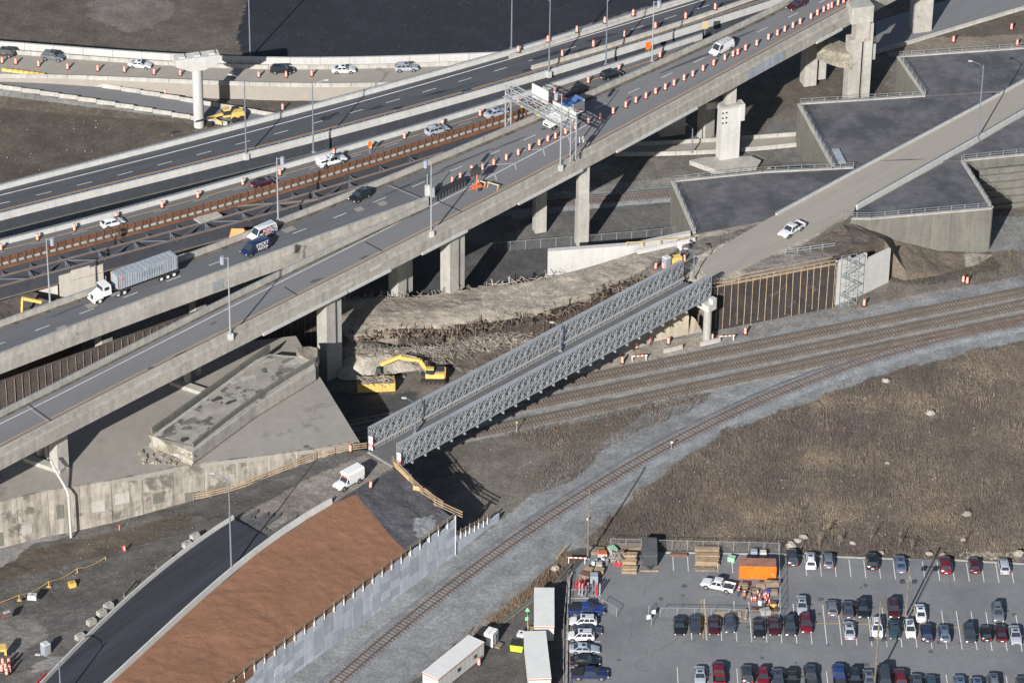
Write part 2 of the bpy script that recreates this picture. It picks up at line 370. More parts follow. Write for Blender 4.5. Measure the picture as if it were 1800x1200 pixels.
# -- the flat ground with its zones
GX, GY = np.meshgrid(np.arange(-128, 128.1, .5), np.arange(-118, 165.1, .5)); nx = GX.shape[1]; ny = GX.shape[0]
X, Y = GX.ravel(), GY.ravel(); Z = fbm(X, Y, 5, 11, 5)*.25
A_BAL = c8(132, 134, 135, .88)
ZL = [
 ([(-500, -400), (450, -400), (438, 0), (414, 50), (425, 108), (440, 130), (-500, 90)], c8(96, 88, 80, .8), 25),
 ([(180, -50), (330, -60), (300, 30), (230, 55), (160, 30)], c8(114, 107, 101, .85), 30),
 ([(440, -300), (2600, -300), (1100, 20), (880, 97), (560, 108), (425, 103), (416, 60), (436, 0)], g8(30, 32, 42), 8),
 ([(-300, 150), (120, 150), (345, 205), (330, 250), (-300, 400)], c8(90, 82, 73, .8), 14),
 ([(-300, 150), (60, 170), (340, 206), (340, 216), (200, 204), (60, 186), (-300, 180)], g8(118, 117, 113), 8),
 ([(80, 128), (600, 160), (520, 205), (300, 190)], g8(84, 78, 72), 5),
 ([(560, 300), (1500, 200), (1300, 430), (980, 500), (600, 540)], g8(96, 95, 93), 10),
 ([(830, 430), (1220, 395), (1215, 440), (900, 510), (600, 530), (640, 460)], g8(74, 73, 74), 10),
 ([(900, 330), (1215, 300), (1215, 335), (900, 385)], g8(122, 121, 118), 6),
 ([(900, 300), (1140, 262), (1400, 262), (1340, 300), (1180, 312), (980, 335)], g8(104, 100, 95), 12),
 ([(1380, -100), (2300, -200), (2300, 100), (1560, 110), (1560, 220), (1390, 180), (1340, 230), (1180, 235), (1250, 150)], g8(88, 80, 72), 20),
 ([(1530, 70), (1800, 60), (1800, 85), (1570, 100)], g8(120, 110, 100), 10),
 ([(-300, 990), (640, 740), (1000, 600), (1250, 560), (1650, 450), (2300, 300), (2300, 560), (1800, 600), (1350, 740), (1040, 960), (900, 1090), (700, 1300), (-300, 1300)], g8(122, 120, 118), 14),
 ([(620, 660), (760, 600), (1000, 560), (1130, 560), (900, 690), (760, 745), (640, 745)], g8(104, 97, 90), 12),
 ([(560, 690), (740, 690), (700, 760), (600, 770)], g8(70, 70, 70), 10),
 ([(690, 800), (850, 745), (1000, 730), (1130, 670), (1230, 670), (1320, 650), (1200, 720), (1080, 790), (985, 860), (880, 925), (790, 985), (480, 1215), (400, 1215), (800, 900)], g8(100, 95, 88), 22),
 ([(870, 745), (960, 730), (1000, 700), (1140, 690), (1260, 690), (1080, 770), (1000, 780), (960, 790), (900, 770)], g8(94, 84, 76), 22),
 ([(470, 1210), (640, 1090), (800, 972), (880, 910), (960, 850), (1060, 775), (1130, 730), (1250, 690), (1420, 640), (1800, 560), (1800, 595), (1580, 648), (1420, 700), (1300, 745), (1180, 815), (1080, 890), (1000, 965), (880, 1050), (700, 1215)], A_BAL, 9),
 ([(620, 775), (850, 715), (1060, 655), (1250, 605), (1450, 560), (1800, 490), (1800, 590), (1450, 650), (1250, 690), (1050, 735), (880, 765), (700, 800)], A_BAL, 8),
 ([(1000, 650), (1060, 625), (1150, 600), (1250, 590), (1240, 612), (1100, 640), (1020, 660)], g8(140, 132, 122), 12),
 ([(1480, 510), (1560, 470), (1750, 440), (1800, 430), (1800, 480), (1500, 540)], g8(104, 97, 90), 14),
 ([(1560, 455), (1740, 440), (1760, 470), (1640, 500), (1540, 490)], g8(78, 73, 68), 14),
 ([(1700, 380), (1900, 380), (1900, 440), (1700, 440)], g8(116, 116, 114), 8),
 ([(1350, 728), (1417, 708), (1483, 683), (1537, 660), (1583, 653), (1650, 633), (1717, 617), (1800, 597), (2200, 500), (2200, 985), (1800, 985), (1425, 972), (1040, 962), (1030, 950), (1075, 905), (1150, 845), (1210, 800), (1290, 755)], g8(90, 83, 73), 8),
 ([(700, 1215), (830, 1120), (905, 1060), (1005, 965), (1040, 960), (1010, 1040), (1000, 1300), (700, 1300)], g8(84, 81, 79), 8),
 ([(745, 1180), (840, 1110), (1000, 965), (1010, 975), (860, 1110), (770, 1190)], g8(108, 94, 78), 8),
]
C = colours(X, Y, Z, g8(100, 95, 88), ZL)
me = bpy.data.meshes.new('ground')
ii = np.arange((ny-1)*(nx-1)); a = (ii//(nx-1))*nx+ii % (nx-1)
F = np.stack([a, a+1, a+nx+1, a+nx], 1)
me.vertices.add(len(X)); me.vertices.foreach_set('co', np.stack([X, Y, Z-.13], 1).astype(np.float32).ravel())
me.loops.add(F.size); me.loops.foreach_set('vertex_index', F.ravel().astype(np.int32)); me.polygons.add(len(F))
me.polygons.foreach_set('loop_start', np.arange(0, F.size, 4, dtype=np.int32)); me.update(); me.validate()
setcol(me, C); me.materials.append(M['earth'])
o = bpy.data.objects.new('ground', me); COL.objects.link(o); tag(o, kind='structure')
mb = MB(); mb.add([(-3000, -2500, -1.6), (3000, -2500, -1.6), (3000, 4000, -1.6), (-3000, 4000, -1.6)], [(0, 1, 2, 3)])
stat('terrain', mb, mat('far_soil', c8(96, 90, 82), .95, .2, .05))

def interp_tin(ctrl, nb):
    P = [W(*p) for p in ctrl]; v2 = [Vector((p.x, p.y)) for p in P]
    r = delaunay_2d_cdt(v2, [], [list(range(nb))], 1, 1e-5)
    ov, of, orig = r[0], r[2], r[3]
    zz = [P[o_[0]].z if o_ else 0 for o_ in orig]
    T = [(np.array([ov[i].x for i in f]), np.array([ov[i].y for i in f]), np.array([zz[i] for i in f])) for f in of if len(f) == 3]
    def fz(x, y):
        x = np.atleast_1d(np.asarray(x, float)); y = np.atleast_1d(np.asarray(y, float)); z = np.full(x.shape, np.nan)
        for tx, ty, tz in T:
            d = (ty[1]-ty[2])*(tx[0]-tx[2])+(tx[2]-tx[1])*(ty[0]-ty[2])
            if abs(d) < 1e-9: continue
            l1 = ((ty[1]-ty[2])*(x-tx[2])+(tx[2]-tx[1])*(y-ty[2]))/d; l2 = ((ty[2]-ty[0])*(x-tx[2])+(tx[0]-tx[2])*(y-ty[2]))/d
            k = (l1 >= -1e-6) & (l2 >= -1e-6) & (l1+l2 <= 1+1e-6); z[k] = (l1*tz[0]+l2*tz[1]+(1-l1-l2)*tz[2])[k]
        return z
    return P, fz
def patch(name, ctrl, nb, material, base, layers=(), step=.6, amp=.3, asc=4, skirt=None, kind='structure', seed=5, edge=.5, ridg=0):
    P, fz = interp_tin(ctrl, nb)
    bd = dens(P[:nb]+[P[0]], step)[:-1]; bx = [(p.x, p.y) for p in bd]
    xs = [p.x for p in bd]; ys = [p.y for p in bd]
    gx, gy = np.meshgrid(np.arange(min(xs), max(xs), step), np.arange(min(ys), max(ys), step))
    gx = gx.ravel()+(np.random.RandomState(1).rand(gx.size)-.5)*step*.4; gy = gy.ravel()+(np.random.RandomState(2).rand(gy.size)-.5)*step*.4
    k = inpoly(gx, gy, bx)
    B = np.array(bx); gx, gy = gx[k], gy[k]
    dm = np.array([np.min((B[:, 0]-a)**2+(B[:, 1]-b)**2) for a, b in zip(gx, gy)])**.5
    k = dm > step*.45; gx, gy, dm = gx[k], gy[k], dm[k]
    gz = fz(gx, gy); k = ~np.isnan(gz); gx, gy, gz, dm = gx[k], gy[k], gz[k], dm[k]
    n = fbm(gx, gy, asc, seed, 6, .6)
    if ridg: n = n*.5+(.5-np.abs(fbm(gx, gy, asc*.7, seed+3, 4))*3)*ridg
    gz = gz+n*amp*2*np.clip(dm/edge/2+.15, 0, 1)
    bz = np.array([p.z for p in bd])
    vx = np.concatenate([[p.x for p in bd], gx]); vy = np.concatenate([[p.y for p in bd], gy]); vz = np.concatenate([bz, gz])
    r = delaunay_2d_cdt([Vector((float(a), float(b))) for a, b in zip(vx, vy)], [], [list(range(len(bd)))], 1, 1e-5)
    ov, of, orig = r[0], r[2], r[3]
    zz = np.array([vz[o_[0]] if o_ else 0 for o_ in orig]); xx = np.array([v.x for v in ov]); yy = np.array([v.y for v in ov])
    C = colours(xx, yy, zz, base, layers, seed)
    vs = [(float(a), float(b), float(c)) for a, b, c in zip(xx, yy, zz)]; fs = [tuple(f) for f in of]
    if skirt is not None:
        o0 = len(vs); nbd = len(bd); vs += [(p.x, p.y, min(p.z, skirt)) for p in bd]+[(p.x, p.y, p.z) for p in bd]
        fs += [(o0+i, o0+(i+1) % nbd, o0+nbd+(i+1) % nbd, o0+nbd+i) for i in range(nbd)]
        C = np.concatenate([C, np.ones((nbd, 3))*g8(96, 88, 78), C[:nbd]*.85])
    me = bpy.data.meshes.new(name); me.from_pydata(vs, [], fs); me.materials.append(material)
    setcol(me, C)
    o = bpy.data.objects.new(name, me); COL.objects.link(o); tag(o, kind=kind); o['_n'] = 1; del o['_n']
    return fz
# -- dirt yard west of the haul road, rising to the bridge
YB = [(-120, 1010, -1), (0, 967, -.4), (133, 929, -.1), (213, 911, .4), (300, 890, 1.3), (367, 873, 2.2), (410, 858, 3.2), (450, 842, 4.9), (500, 828, 6.3), (560, 806, 7.8), (615, 792, 8.8), (642, 790, 9), (694, 824, 8.95),
      (640, 850, 8.95), (583, 886, 8.8), (450, 972, 8.1), (410, 1010, 7.8), (367, 1043, 7.5), (283, 1119, 6.9), (185, 1205, 6.3), (110, 1280, 5.8), (-160, 1330, 3.0)]
YI = [(411, 912, 7.4), (300, 990, 6.3), (187, 1086, 5.4), (83, 1183, 4.8), (220, 960, 1.6), (330, 905, 3.0), (120, 1010, .9), (0, 1050, .6), (60, 1100, 2.2), (0, 1180, 2.6), (520, 850, 7.9), (470, 880, 7.4), (600, 820, 8.8)]
YL = [([(0, 985), (150, 950), (300, 915), (400, 880), (560, 830), (640, 800), (690, 822), (590, 885), (430, 960), (400, 925), (300, 985), (150, 1100), (50, 1200), (-100, 1300), (120, 1120), (230, 1010), (290, 960), (150, 980), (0, 1030), (-150, 1060)], g8(88, 84, 80), 12),
      ([(-50, 990), (200, 935), (330, 900), (340, 925), (200, 975), (-50, 1030)], g8(82, 73, 64), 8),
      ([(430, 905), (520, 850), (640, 800), (690, 822), (590, 885), (450, 965), (425, 940)], g8(124, 117, 110), 8),
      ([(0, 1090), (60, 1080), (90, 1120), (30, 1150), (0, 1150)], g8(112, 108, 104), 14), ([(60, 1165), (110, 1150), (120, 1170), (50, 1180)], g8(130, 125, 122), 10)]
yard_z = patch('dirt_yard', YB+YI, len(YB), M['earth'], c8(94, 91, 89, .88), YL, .6, .28, 3.5, skirt=-1.6, seed=21)
# -- geotextile slope and the black stone slope beside it
GB = [(110, 1280, 5.9), (185, 1205, 6.35), (283, 1119, 6.95), (367, 1043, 7.55), (410, 1010, 7.85), (450, 972, 8.15), (583, 886, 8.85), (625, 868, 8.9), (655, 903, 8.4), (690, 945, 7.7), (717, 971, 7.25), (630, 1035, 7.25), (540, 1101, 7.25), (450, 1167, 7.25), (330, 1262, 7.25), (240, 1330, 7.2)]
me_f = patch('geotextile_slope', GB+[(500, 1020, 7.9), (400, 1110, 7.6), (600, 960, 8.0)], len(GB), M['fabric'], g8(128, 86, 60), (), .45, .22, 5, skirt=5.5, seed=31, ridg=.35)
BB = [(583, 886, 8.87), (640, 850, 9), (694, 824, 9), (722, 848, 8.7), (760, 882, 8.0), (794, 909, 7.3), (714, 969, 7.22), (690, 945, 7.72), (655, 903, 8.42), (625, 868, 8.92)]
patch('black_stone_slope', BB+[(680, 880, 8.6), (740, 920, 7.7)], len(BB), M['earth'], g8(70, 70, 74), [([(725, 910), (765, 905), (770, 945), (735, 945)], g8(120, 122, 124), 10)], .5, .3, 2.5, skirt=-1, seed=41)
# -- demolition mound in the middle: sand on top, rubble slope in front
MB_ = [(596, 588, 4.2), (612, 592, 4.6), (660, 580, 4.8), (700, 574, 5), (758, 572, 5), (780, 577, 4.8), (800, 567, 5.2), (825, 568, 5.3), (847, 555, 5.6), (867, 563, 5.5), (900, 556, 5.8), (930, 547, 6.2), (965, 543, 6.5), (997, 530, 7), (1038, 517, 7.6), (1068, 500, 8.1), (1113, 483, 8.6), (1150, 476, 9), (1200, 478, 9), (1246, 499, 9),
       (1300, 486, 9.3), (1350, 477, 9.3), (1400, 468, 9.3), (1458, 456, 9.3), (1500, 434, 9.0), (1556, 424, 7.0), (1592, 476, 2), (1650, 482, .1), (1720, 464, .0), (1745, 448, -.1), (1650, 440, .8), (1560, 413, 4.6), (1500, 393, 8), (1480, 388, 9), (1366, 385, 9), (1222, 412, 9), (1120, 443, 8.8), (1040, 468, 7.7), (965, 488, 6.6), (900, 500, 5.9), (850, 503, 5.3), (795, 513, 5), (730, 522, 4.4), (660, 523, 4), (600, 530, 3.8), (560, 545, 3.5), (570, 575, 4)]
ML = [([(1110, 483), (1200, 430), (1365, 384), (1600, 400), (1650, 446), (1400, 560), (1200, 520)], g8(104, 98, 92), 12),
      ([(1200, 465), (1225, 450), (1365, 385), (1480, 388), (1500, 372), (1420, 425), (1250, 512), (1200, 520)], g8(152, 145, 134), 3),
      ([(1400, 440), (1480, 395), (1700, 400), (1700, 500), (1480, 490), (1430, 470)], g8(100, 90, 80), 8),
      ([(1290, 470), (1420, 435), (1470, 450), (1350, 495)], g8(118, 112, 108), 8),
      ([(600, 548), (700, 532), (840, 520), (850, 545), (780, 552), (700, 556), (620, 575)], g8(138, 130, 120), 6)]
patch('sand_mound', MB_+[(760, 545, 5.8), (830, 535, 5.9), (1000, 505, 7), (680, 550, 5.4), (1380, 440, 9.3)], len(MB_), M['earth'], c8(166, 157, 144, .8), ML, .5, .36, 4, skirt=-.3, seed=51, ridg=.35)
RB = [(560, 640, 1), (600, 600, 3.5), (660, 602, 3.2), (715, 614, 1.4), (770, 620, .7), (830, 612, .8), (900, 602, 1.0), (960, 588, 1.2), (1020, 566, 1.3), (1060, 552, 1), (1040, 572, .2), (960, 618, .1), (900, 640, .1), (820, 660, .1), (790, 640, .5), (760, 648, .4), (700, 655, .6), (660, 668, .2), (600, 668, .1)]
patch('rubble_slope', RB+[(640, 630, 3.2), (690, 625, 2.8), (780, 632, 1.6)], len(RB), M['earth'], c8(130, 121, 110, .68), [([(560, 640), (700, 610), (740, 660), (600, 680)], c8(168, 160, 148, .7), 14), ([(760, 640), (900, 600), (1000, 590), (900, 660)], c8(104, 95, 86, .7), 14)], .4, .5, 2, seed=61)
SB = [(1060, 600, .1), (1130, 565, 2.5), (1205, 548, 5), (1222, 560, 4), (1235, 583, .4), (1150, 600, .1), (1090, 625, 0)]
patch('sand_cone', SB+[(1180, 566, 3.4)], len(SB), M['sand'], g8(176, 165, 147), (), .5, .2, 2.5, seed=71)
# -- dark dirt mound beside the cream abutment, between the decks
DB = [(-60, 525, 15), (0, 505, 15.5), (40, 508, 15.5), (105, 526, 14.5), (140, 545, 13), (60, 575, 12), (-60, 610, 12)]
patch('dark_soil_mound', DB, len(DB), M['earth'], g8(72, 66, 62), (), .5, .6, 3, skirt=0, seed=81)
# ------------------------------------------------------------------ roads as sheets
def sheet(name, a, b, m, dz=.05, kind='structure'):
    mb = MB(); mb.strip([Vector((p.x, p.y, p.z+dz)) for p in a], [Vector((p.x, p.y, p.z+dz)) for p in b]); o = obj(name, mb, m); return tag(o, kind=kind)
def pzline(pts, n=50):                          # smooth 3-D line from (px,py,z): smooth px and z over arc
    a = np.array(pts, float); t = np.concatenate([[0], np.cumsum(np.hypot(*np.diff(a[:, :2], axis=0).T))]); t /= t[-1]
    d = min(3, len(a)-1); q = np.linspace(0, 1, n); k = [np.polyval(np.polyfit(t, a[:, i], d), q) for i in range(3)]
    return [W(float(x), float(y), float(z)) for x, y, z in zip(*k)]
RL = pzline([(20, 1262, 5.5), (75, 1206, 5.8), (90, 1190, 5.9), (187, 1090, 6.6), (300, 994, 7.4), (411, 914, 8.2)])
RR = pzline([(120, 1264, 5.8), (190, 1200, 6.3), (283, 1117, 6.9), (367, 1041, 7.5), (450, 970, 8.1), (583, 884, 8.8)])
RC = [min(RR, key=lambda q: (Vector((q.x, q.y))-Vector((p.x, p.y))).length) for p in RL]
sheet('haul_road', RC, RL, M['road_black'], .28)
rr = random.Random(2)
for k in range(9):                               # dusty asphalt fading out towards the bridge in separate paver tails
    u = (k+.5)/9; a_ = RC[-1].lerp(RL[-1], u-.07); b_ = RC[-1].lerp(RL[-1], u+.07); d_ = (RL[-1]-RL[-8]).normalized(); l_ = rr.uniform(1.5, 8)
    V = []
    for q_, t_ in ((a_, -.3), (b_, -.3), (b_.lerp(a_, .15), l_*.5), (a_, l_*.5), (b_.lerp(a_, .35), l_), (a_.lerp(b_, .1), l_*.85)):
        v = q_+d_*t_; z_ = yard_z(v.x, v.y)[0]; V.append((v.x, v.y, (z_ if z_ == z_ else q_.z)+.34))
    mb = MB(); mb.add(V, [(0, 1, 2, 3), (3, 2, 4, 5)]); stat('haul_road_tail', mb, M['paver_tail'])
# low road with queueing traffic and the ramp beneath it (top left)
ZE = 3.0
E_back = L([(-60, 76), (0, 80), (133, 90), (267, 100), (450, 108), (650, 106), (850, 101), (930, 97)], ZE+.9, 50, 4)
E_front = L([(-60, 130), (80, 132), (257, 137), (450, 143), (620, 148), (760, 140)], ZE+.9, 50, 3)
mb = MB(); a_ = [p+Vector((0, 0, -.9)) for p in E_front]; b_ = [p+Vector((0, 0, -.9)) for p in E_back]; mb.strip(a_, b_)
for i in range(len(a_)-1): mb.add([a_[i], a_[i+1], (a_[i+1].x, a_[i+1].y, -.5), (a_[i].x, a_[i].y, -.5)], [(0, 1, 2, 3)])
stat('service_road', mb, M['conc_road'])
F_up = pzline([(-60, 113, 3.0), (0, 120, 2.9), (80, 128, 2.7), (180, 151, 2.2), (300, 166, 1.5), (440, 190, .9), (520, 205, .9)], 40)
F_lo = pzline([(-60, 140, 3.0), (0, 149, 2.9), (100, 163, 2.5), (240, 187, 1.6), (340, 203, 1.0), (400, 214, .9)], 40)
stat('lower_road', MB().strip([p+Vector((0, 0, -.82)) for p in F_lo], [p+Vector((0, 0, -.82)) for p in F_up]), M['road_old'])
lo_ = [p+Vector((0, -.3, -.86)) for p in F_lo]; mid_ = [Vector((p.x+.2, p.y-.5-max(0, p.z-.9)*.5, p.z-.82-max(0, p.z-.9)*.45)) for p in F_lo]
stat('road_shoulder', MB().strip(mid_, lo_), mat('gravel_bank', c8(122, 121, 118, .72), .95, .25, 1.2, bump=.4, grain=.2))
stat('road_embankment', MB().strip([Vector((p.x+.6, p.y-1.2-(p.z-.9)*1.6, -.25)) for p in F_lo], mid_), mat('dark_soil_bank', c8(90, 82, 73, .72), .95, .25, 1.2, bump=.4, grain=.2))
stat('road_embankment', MB().strip([p+Vector((0, .2, -.84)) for p in F_up], [Vector((p.x, p.y+2.5, max(-.2, p.z-1.2))) for p in F_up]), M['earth'] if False else mat('soil_bank', c8(96, 90, 82, .8), .95, .25, 1.2, bump=.4))
G_up = L([(1100, 250), (1148, 250), (1260, 241), (1350, 237), (1400, 232)], .8, 12, 2); G_lo = L([(1080, 268), (1087, 268), (1190, 264), (1260, 264), (1350, 257), (1400, 250)], .8, 12, 2)
stat('underpass_road', MB().strip([p+Vector((0, 0, -.72)) for p in G_lo], [p+Vector((0, 0, -.72)) for p in G_up]), M['conc_road'])
TA = L([(1540, 90), (1620, 62), (1700, 42), (1800, 12), (1860, -8)], .8, 12, 2); TB_ = L([(1540, 34), (1620, 6), (1700, -12), (1860, -50)], .8, 12, 2)
stat('far_road', MB().strip([p+Vector((0, 0, -.72)) for p in TA], [p+Vector((0, 0, -.72)) for p in TB_]), M['road_old'])
# car park
LOT = [(1010, 1003), (1038, 972), (1170, 969), (1370, 972), (1425, 975), (1600, 981), (1800, 989), (1900, 993), (1930, 1290), (990, 1290), (996, 1090)]
mb = MB(); mb.prism([W(x, y, 0) for x, y in LOT][::-1], -.3, .03); stat('car_park', mb, M['lot'])
LT = (W(1490, 978)-W(1494, 1012)); LT.z = 0; LT.normalize(); LX = Vector((LT.y, -LT.x, 0)); LANG = math.atan2(LT.y, LT.x)
def quadline(p, d, ln, wd, z=.045):
    q = Vector((p.x, p.y, z)); n = Vector((-d.y, d.x, 0))*wd/2
    return [q-n, q+n, q+d*ln+n, q+d*ln-n]
marks = thing('parking_bay_markings', 'white painted bay lines and yellow lines across the car park asphalt', 'road marking', W(1500, 1090))
def bay(x, y0, y1, m='line_w', wd=.13):
    p0 = W(x, y1); ln = (W(x, y0)-p0).length; obj('painted_line', MB().add(quadline(p0, LT, ln, wd), [(0, 1, 2, 3)]), M[m], marks)
for k in range(25):
    x = 1184+25.7*k
    if k in (6, 7, 8): continue
    bay(x+(.3*k), 975+k*.7, 1003+k*.95)
for k in range(23):
    x = 1212+26.4*k+1
    yt = 1053+k*1.15 if k > 2 else 1086
    bay(x+3, yt if k not in (1,) else 1052, 1124+k*.95)
for k in range(14): bay(1194+53*k, 1172+k*1.5, 1240)
for x0, y0, x1, y1 in ((1235, 1090, 1480, 1096), (1480, 1096, 1690, 1103)):
    a, b = W(x0, y0), W(x1, y1); d = (b-a); ln = d.length; d.normalize(); obj('yellow_line', MB().add(quadline(a, d, ln, .13), [(0, 1, 2, 3)]), M['line_y'], marks)
for x in (1236.5, 1241): bay(x, 1053, 1122, 'line_y', .16)
bay(1610, 1062, 1120, 'line_y')
for y in (1036, 1051, 1066, 1096, 1111, 1127, 1142, 1157, 1173, 1188):
    a = W(1001, y); obj('painted_line', MB().add(quadline(a, LX, 5.0, .13), [(0, 1, 2, 3)]), M['line_w'], marks)
for nm, pts in (('lot_kerb', [(1170, 970), (1370, 973), (1425, 976), (1600, 982)]), ('lot_kerb', [(1676, 983), (1800, 990), (1900, 994)])):
    mb = MB(); mb.sweep(PL([(x, y, 0) for x, y in pts]), [(0, 0), (0, .16), (-.35, .16), (-.35, 0)]); stat(nm, mb, M['conc'])
mb = MB(); mb.sweep(PL([(992, 1280, 0), (994, 1200, 0), (996, 1090, 0), (999, 1020, 0), (1005, 1008, 0)]), [(0, 0), (0, .4), (-.3, .4), (-.3, 0)]); stat('lot_kerb', mb, M['conc'])
rr = random.Random(8)
for k in range(26):                              # sealed cracks wandering over the car park
    x, y = rr.uniform(1080, 1780), rr.uniform(1010, 1190); P = [W(x, y, .04)]; an = rr.uniform(0, 6.3)
    for _ in range(rr.randint(4, 11)): an += rr.uniform(-.7, .7); P.append(P[-1]+Vector((math.cos(an), math.sin(an), 0))*.9)
    stat('asphalt_crack', MB().strip(shift(P, -.035), shift(P, .035)), M['crack'])
for k in range(34):                              # oil spots
    c_ = W(rr.uniform(1080, 1790), rr.uniform(1000, 1195), .038+k*.0004); s = rr.uniform(.15, .7); n = 9
    stat('oil_spot', MB().add([(c_.x+s*math.cos(i*6.283/n)*rr.uniform(.6, 1.2), c_.y+s*math.sin(i*6.283/n)*rr.uniform(.6, 1.2), c_.z) for i in range(n)], [tuple(range(n))]), M['crack'])
for k in range(5):                               # tyre arcs
    cx, cy, r_ = rr.uniform(1150, 1700), rr.uniform(1135, 1160), rr.uniform(8, 16); c_ = W(cx, cy, .037); P = [Vector((c_.x+r_*math.cos(t/20), c_.y+r_*.5*math.sin(t/20), c_.z)) for t in range(8, 56, 3)]
    stat('tyre_mark', MB().strip(shift(P, -.1), shift(P, .1)), M['joint'] if False else mat('tyre_mark', c8(104, 105, 108), .9, .1, 2))
# ------------------------------------------------------------------ railway tracks
M['bed_dull'] = mat('dull_track_ballast', c8(116, 113, 110, .85), .95, .2, 2.5, bump=.5, grain=.25)
M['bed_grey'] = mat('grey_track_ballast', c8(132, 134, 137, .85), .95, .2, 2.5, bump=.5, grain=.25)
M['bed_brown'] = mat('brown_track_ballast', c8(112, 104, 97, .85), .95, .2, 2.5, bump=.5, grain=.25)
def track(name, label, pts, mt, rm, z=.12, span=1.0):
    base = dens(L([(x, y) for x, y in pts], z, 80, 3), 1.0); mid = base[len(base)//2]
    t = thing(name, label, 'railway track', mid)
    for s in (-.75, .75):
        obj('rail', MB().sweep(shift(base, s, .16), [(-.07, 0), (-.07, .16), (.07, .16), (.07, 0)]), rm, t)
    obj('ballast_shoulder', MB().sweep(base, [(3.0, -.36), (-3.0, -.36), (-1.8, .04), (1.8, .04)] if mt is M['tie'] else [(2.15, -.36), (-2.15, -.36), (-1.6, .04), (1.6, .04)]), M['bed_grey' if mt is M['tie'] else 'bed_dull'], t)
    obj('ballast_bed', MB().sweep(base, [(1.6, .02), (-1.6, .02), (-1.5, .07), (1.5, .07)]), M['bed_grey' if mt is M['tie'] else 'bed_brown'], t)
    ties = dens(base, .62 if len(base) < 180 else .78)
    tm = None; extra = MB()
    for i, p in enumerate(ties):
        q = ties[min(i+1, len(ties)-1)]-ties[max(i-1, 0)]; an = math.atan2(q.y, q.x)+random.uniform(-.02, .02)
        if i < 300:
            if tm is None:
                tm = obj('tie', MB().box((0, 0, 0), (.26, 2.6, .18)), mt, t, world=False); o = tm
            else:
                o = tm.copy(); COL.objects.link(o); o.parent = t
            o.location = (p.x-mid.x, p.y-mid.y, p.z-mid.z+.06+random.uniform(-.015, .015)); o.rotation_euler = (0, 0, an)
        else: extra.box((p.x, p.y, p.z+.06), (.26, 2.6, .18), an)
    if extra.v: tag(obj('far_ties', extra, mt, t), kind='stuff')
    return base
TR1 = track('railway_track', 'rusty single siding curving past the grey panel wall and dry grass field', [(540, 1236), (593, 1200), (700, 1114), (775, 1053), (900, 957), (1010, 877), (1126, 800), (1235, 743), (1350, 694), (1470, 655), (1587, 620), (1683, 596), (1770, 573), (1870, 549)], M['tie'], M['rust'], z=.13)
TR2 = track('railway_track', 'brown main line track next to the weed strip under the truss bridge', [(640, 800), (780, 772), (900, 744), (1050, 716), (1200, 688), (1350, 654), (1583, 602), (1800, 560), (1880, 545)], M['tie_b'], M['rail_steel'])
TR3 = track('railway_track', 'middle track of the three parallel lines under the truss bridge', [(620, 772), (760, 748), (933, 708), (1100, 678), (1230, 653), (1350, 627), (1580, 581), (1800, 534), (1880, 518)], M['tie_b'], M['rail_steel'])
TR4 = track('railway_track', 'farthest of the three parallel tracks beside the wire mesh wall', [(600, 750), (710, 729), (860, 700), (1007, 669), (1180, 636), (1350, 601), (1580, 557), (1800, 512), (1880, 497)], M['tie_b'], M['rail_steel'])
TR5 = track('railway_track', 'rusty track running under the viaduct towards the concrete slab wall', [(640, 385), (900, 364), (1037, 352), (1178, 342), (1300, 330)], M['tie'], M['rust'])
# ================================================================== viaducts
ZD = 20.0
pA_front = [(-60, 818), (0, 787), (97, 737), (213, 675), (320, 621), (403, 582), (450, 559), (590, 485), (717, 421), (763, 400), (827, 368), (900, 330), (1047, 250), (1130, 207), (1307, 113), (1350, 89), (1428, 45), (1510, 2), (1580, -34)]
pA_back = [(-60, 750), (0, 723), (50, 697), (187, 630), (333, 550), (450, 497), (567, 440), (657, 400), (752, 352)]
pB_front = [(-60, 644), (0, 620), (117, 575), (230, 533), (330, 497), (450, 455), (593, 400), (730, 353), (752, 346)]
pB_back = [(-60, 586), (0, 563), (90, 533), (187, 497), (333, 443), (407, 417), (477, 392), (610, 340), (683, 310), (783, 267), (900, 217), (983, 184), (1043, 159), (1147, 112), (1217, 80), (1350, 17), (1385, -3), (1450, -34)]
dx0 = -60
A_f = L(pA_front, ZD+.9, 90, 5); A_b = L(pA_back, ZD+1, 50, 3); B_f = L(pB_front, ZD+1, 50, 3); B_b = L(pB_back, ZD+1, 90, 5)
def ext(p, n=55): p.insert(0, p[0]-(p[3]-p[0]).normalized()*n)
for _p in (A_f, A_b, B_f, B_b): ext(_p)
via = thing('concrete_viaduct', 'weathered concrete highway viaduct with two merging decks crossing the whole site', 'viaduct', W(700, 560, 0))
def flat(poly, z): return [(p.x, p.y) for p in poly]
gA = A_f.index(min(A_f, key=lambda p: (p-W(752, 402, ZD+.9)).length)); gB = B_b.index(min(B_b, key=lambda p: (p-W(752, 280, ZD+1)).length))
def deck(poly, m, nm='deck', z1=ZD, th=.3):
    return obj(nm, MB().prism([(p.x, p.y) for p in poly], z1-th, z1), m, via)
deck(shift(A_f[:gA+1], -.3)+[A_b[-1]]+A_b[::-1], M['road_old'])
deck(shift(B_f, -.3)+shift(B_b[:gB+1], -.1)[::-1], M['road_mid'])
deck(shift(A_f[gA:], -.3)+shift(B_b[gB:], -.1)[::-1]+[B_f[-1], A_b[-1]], M['road_old'])
PAR = [(0, 0), (-.42, 0), (-.42, -1.25), (.12, -1.25), (.12, -1.0)]
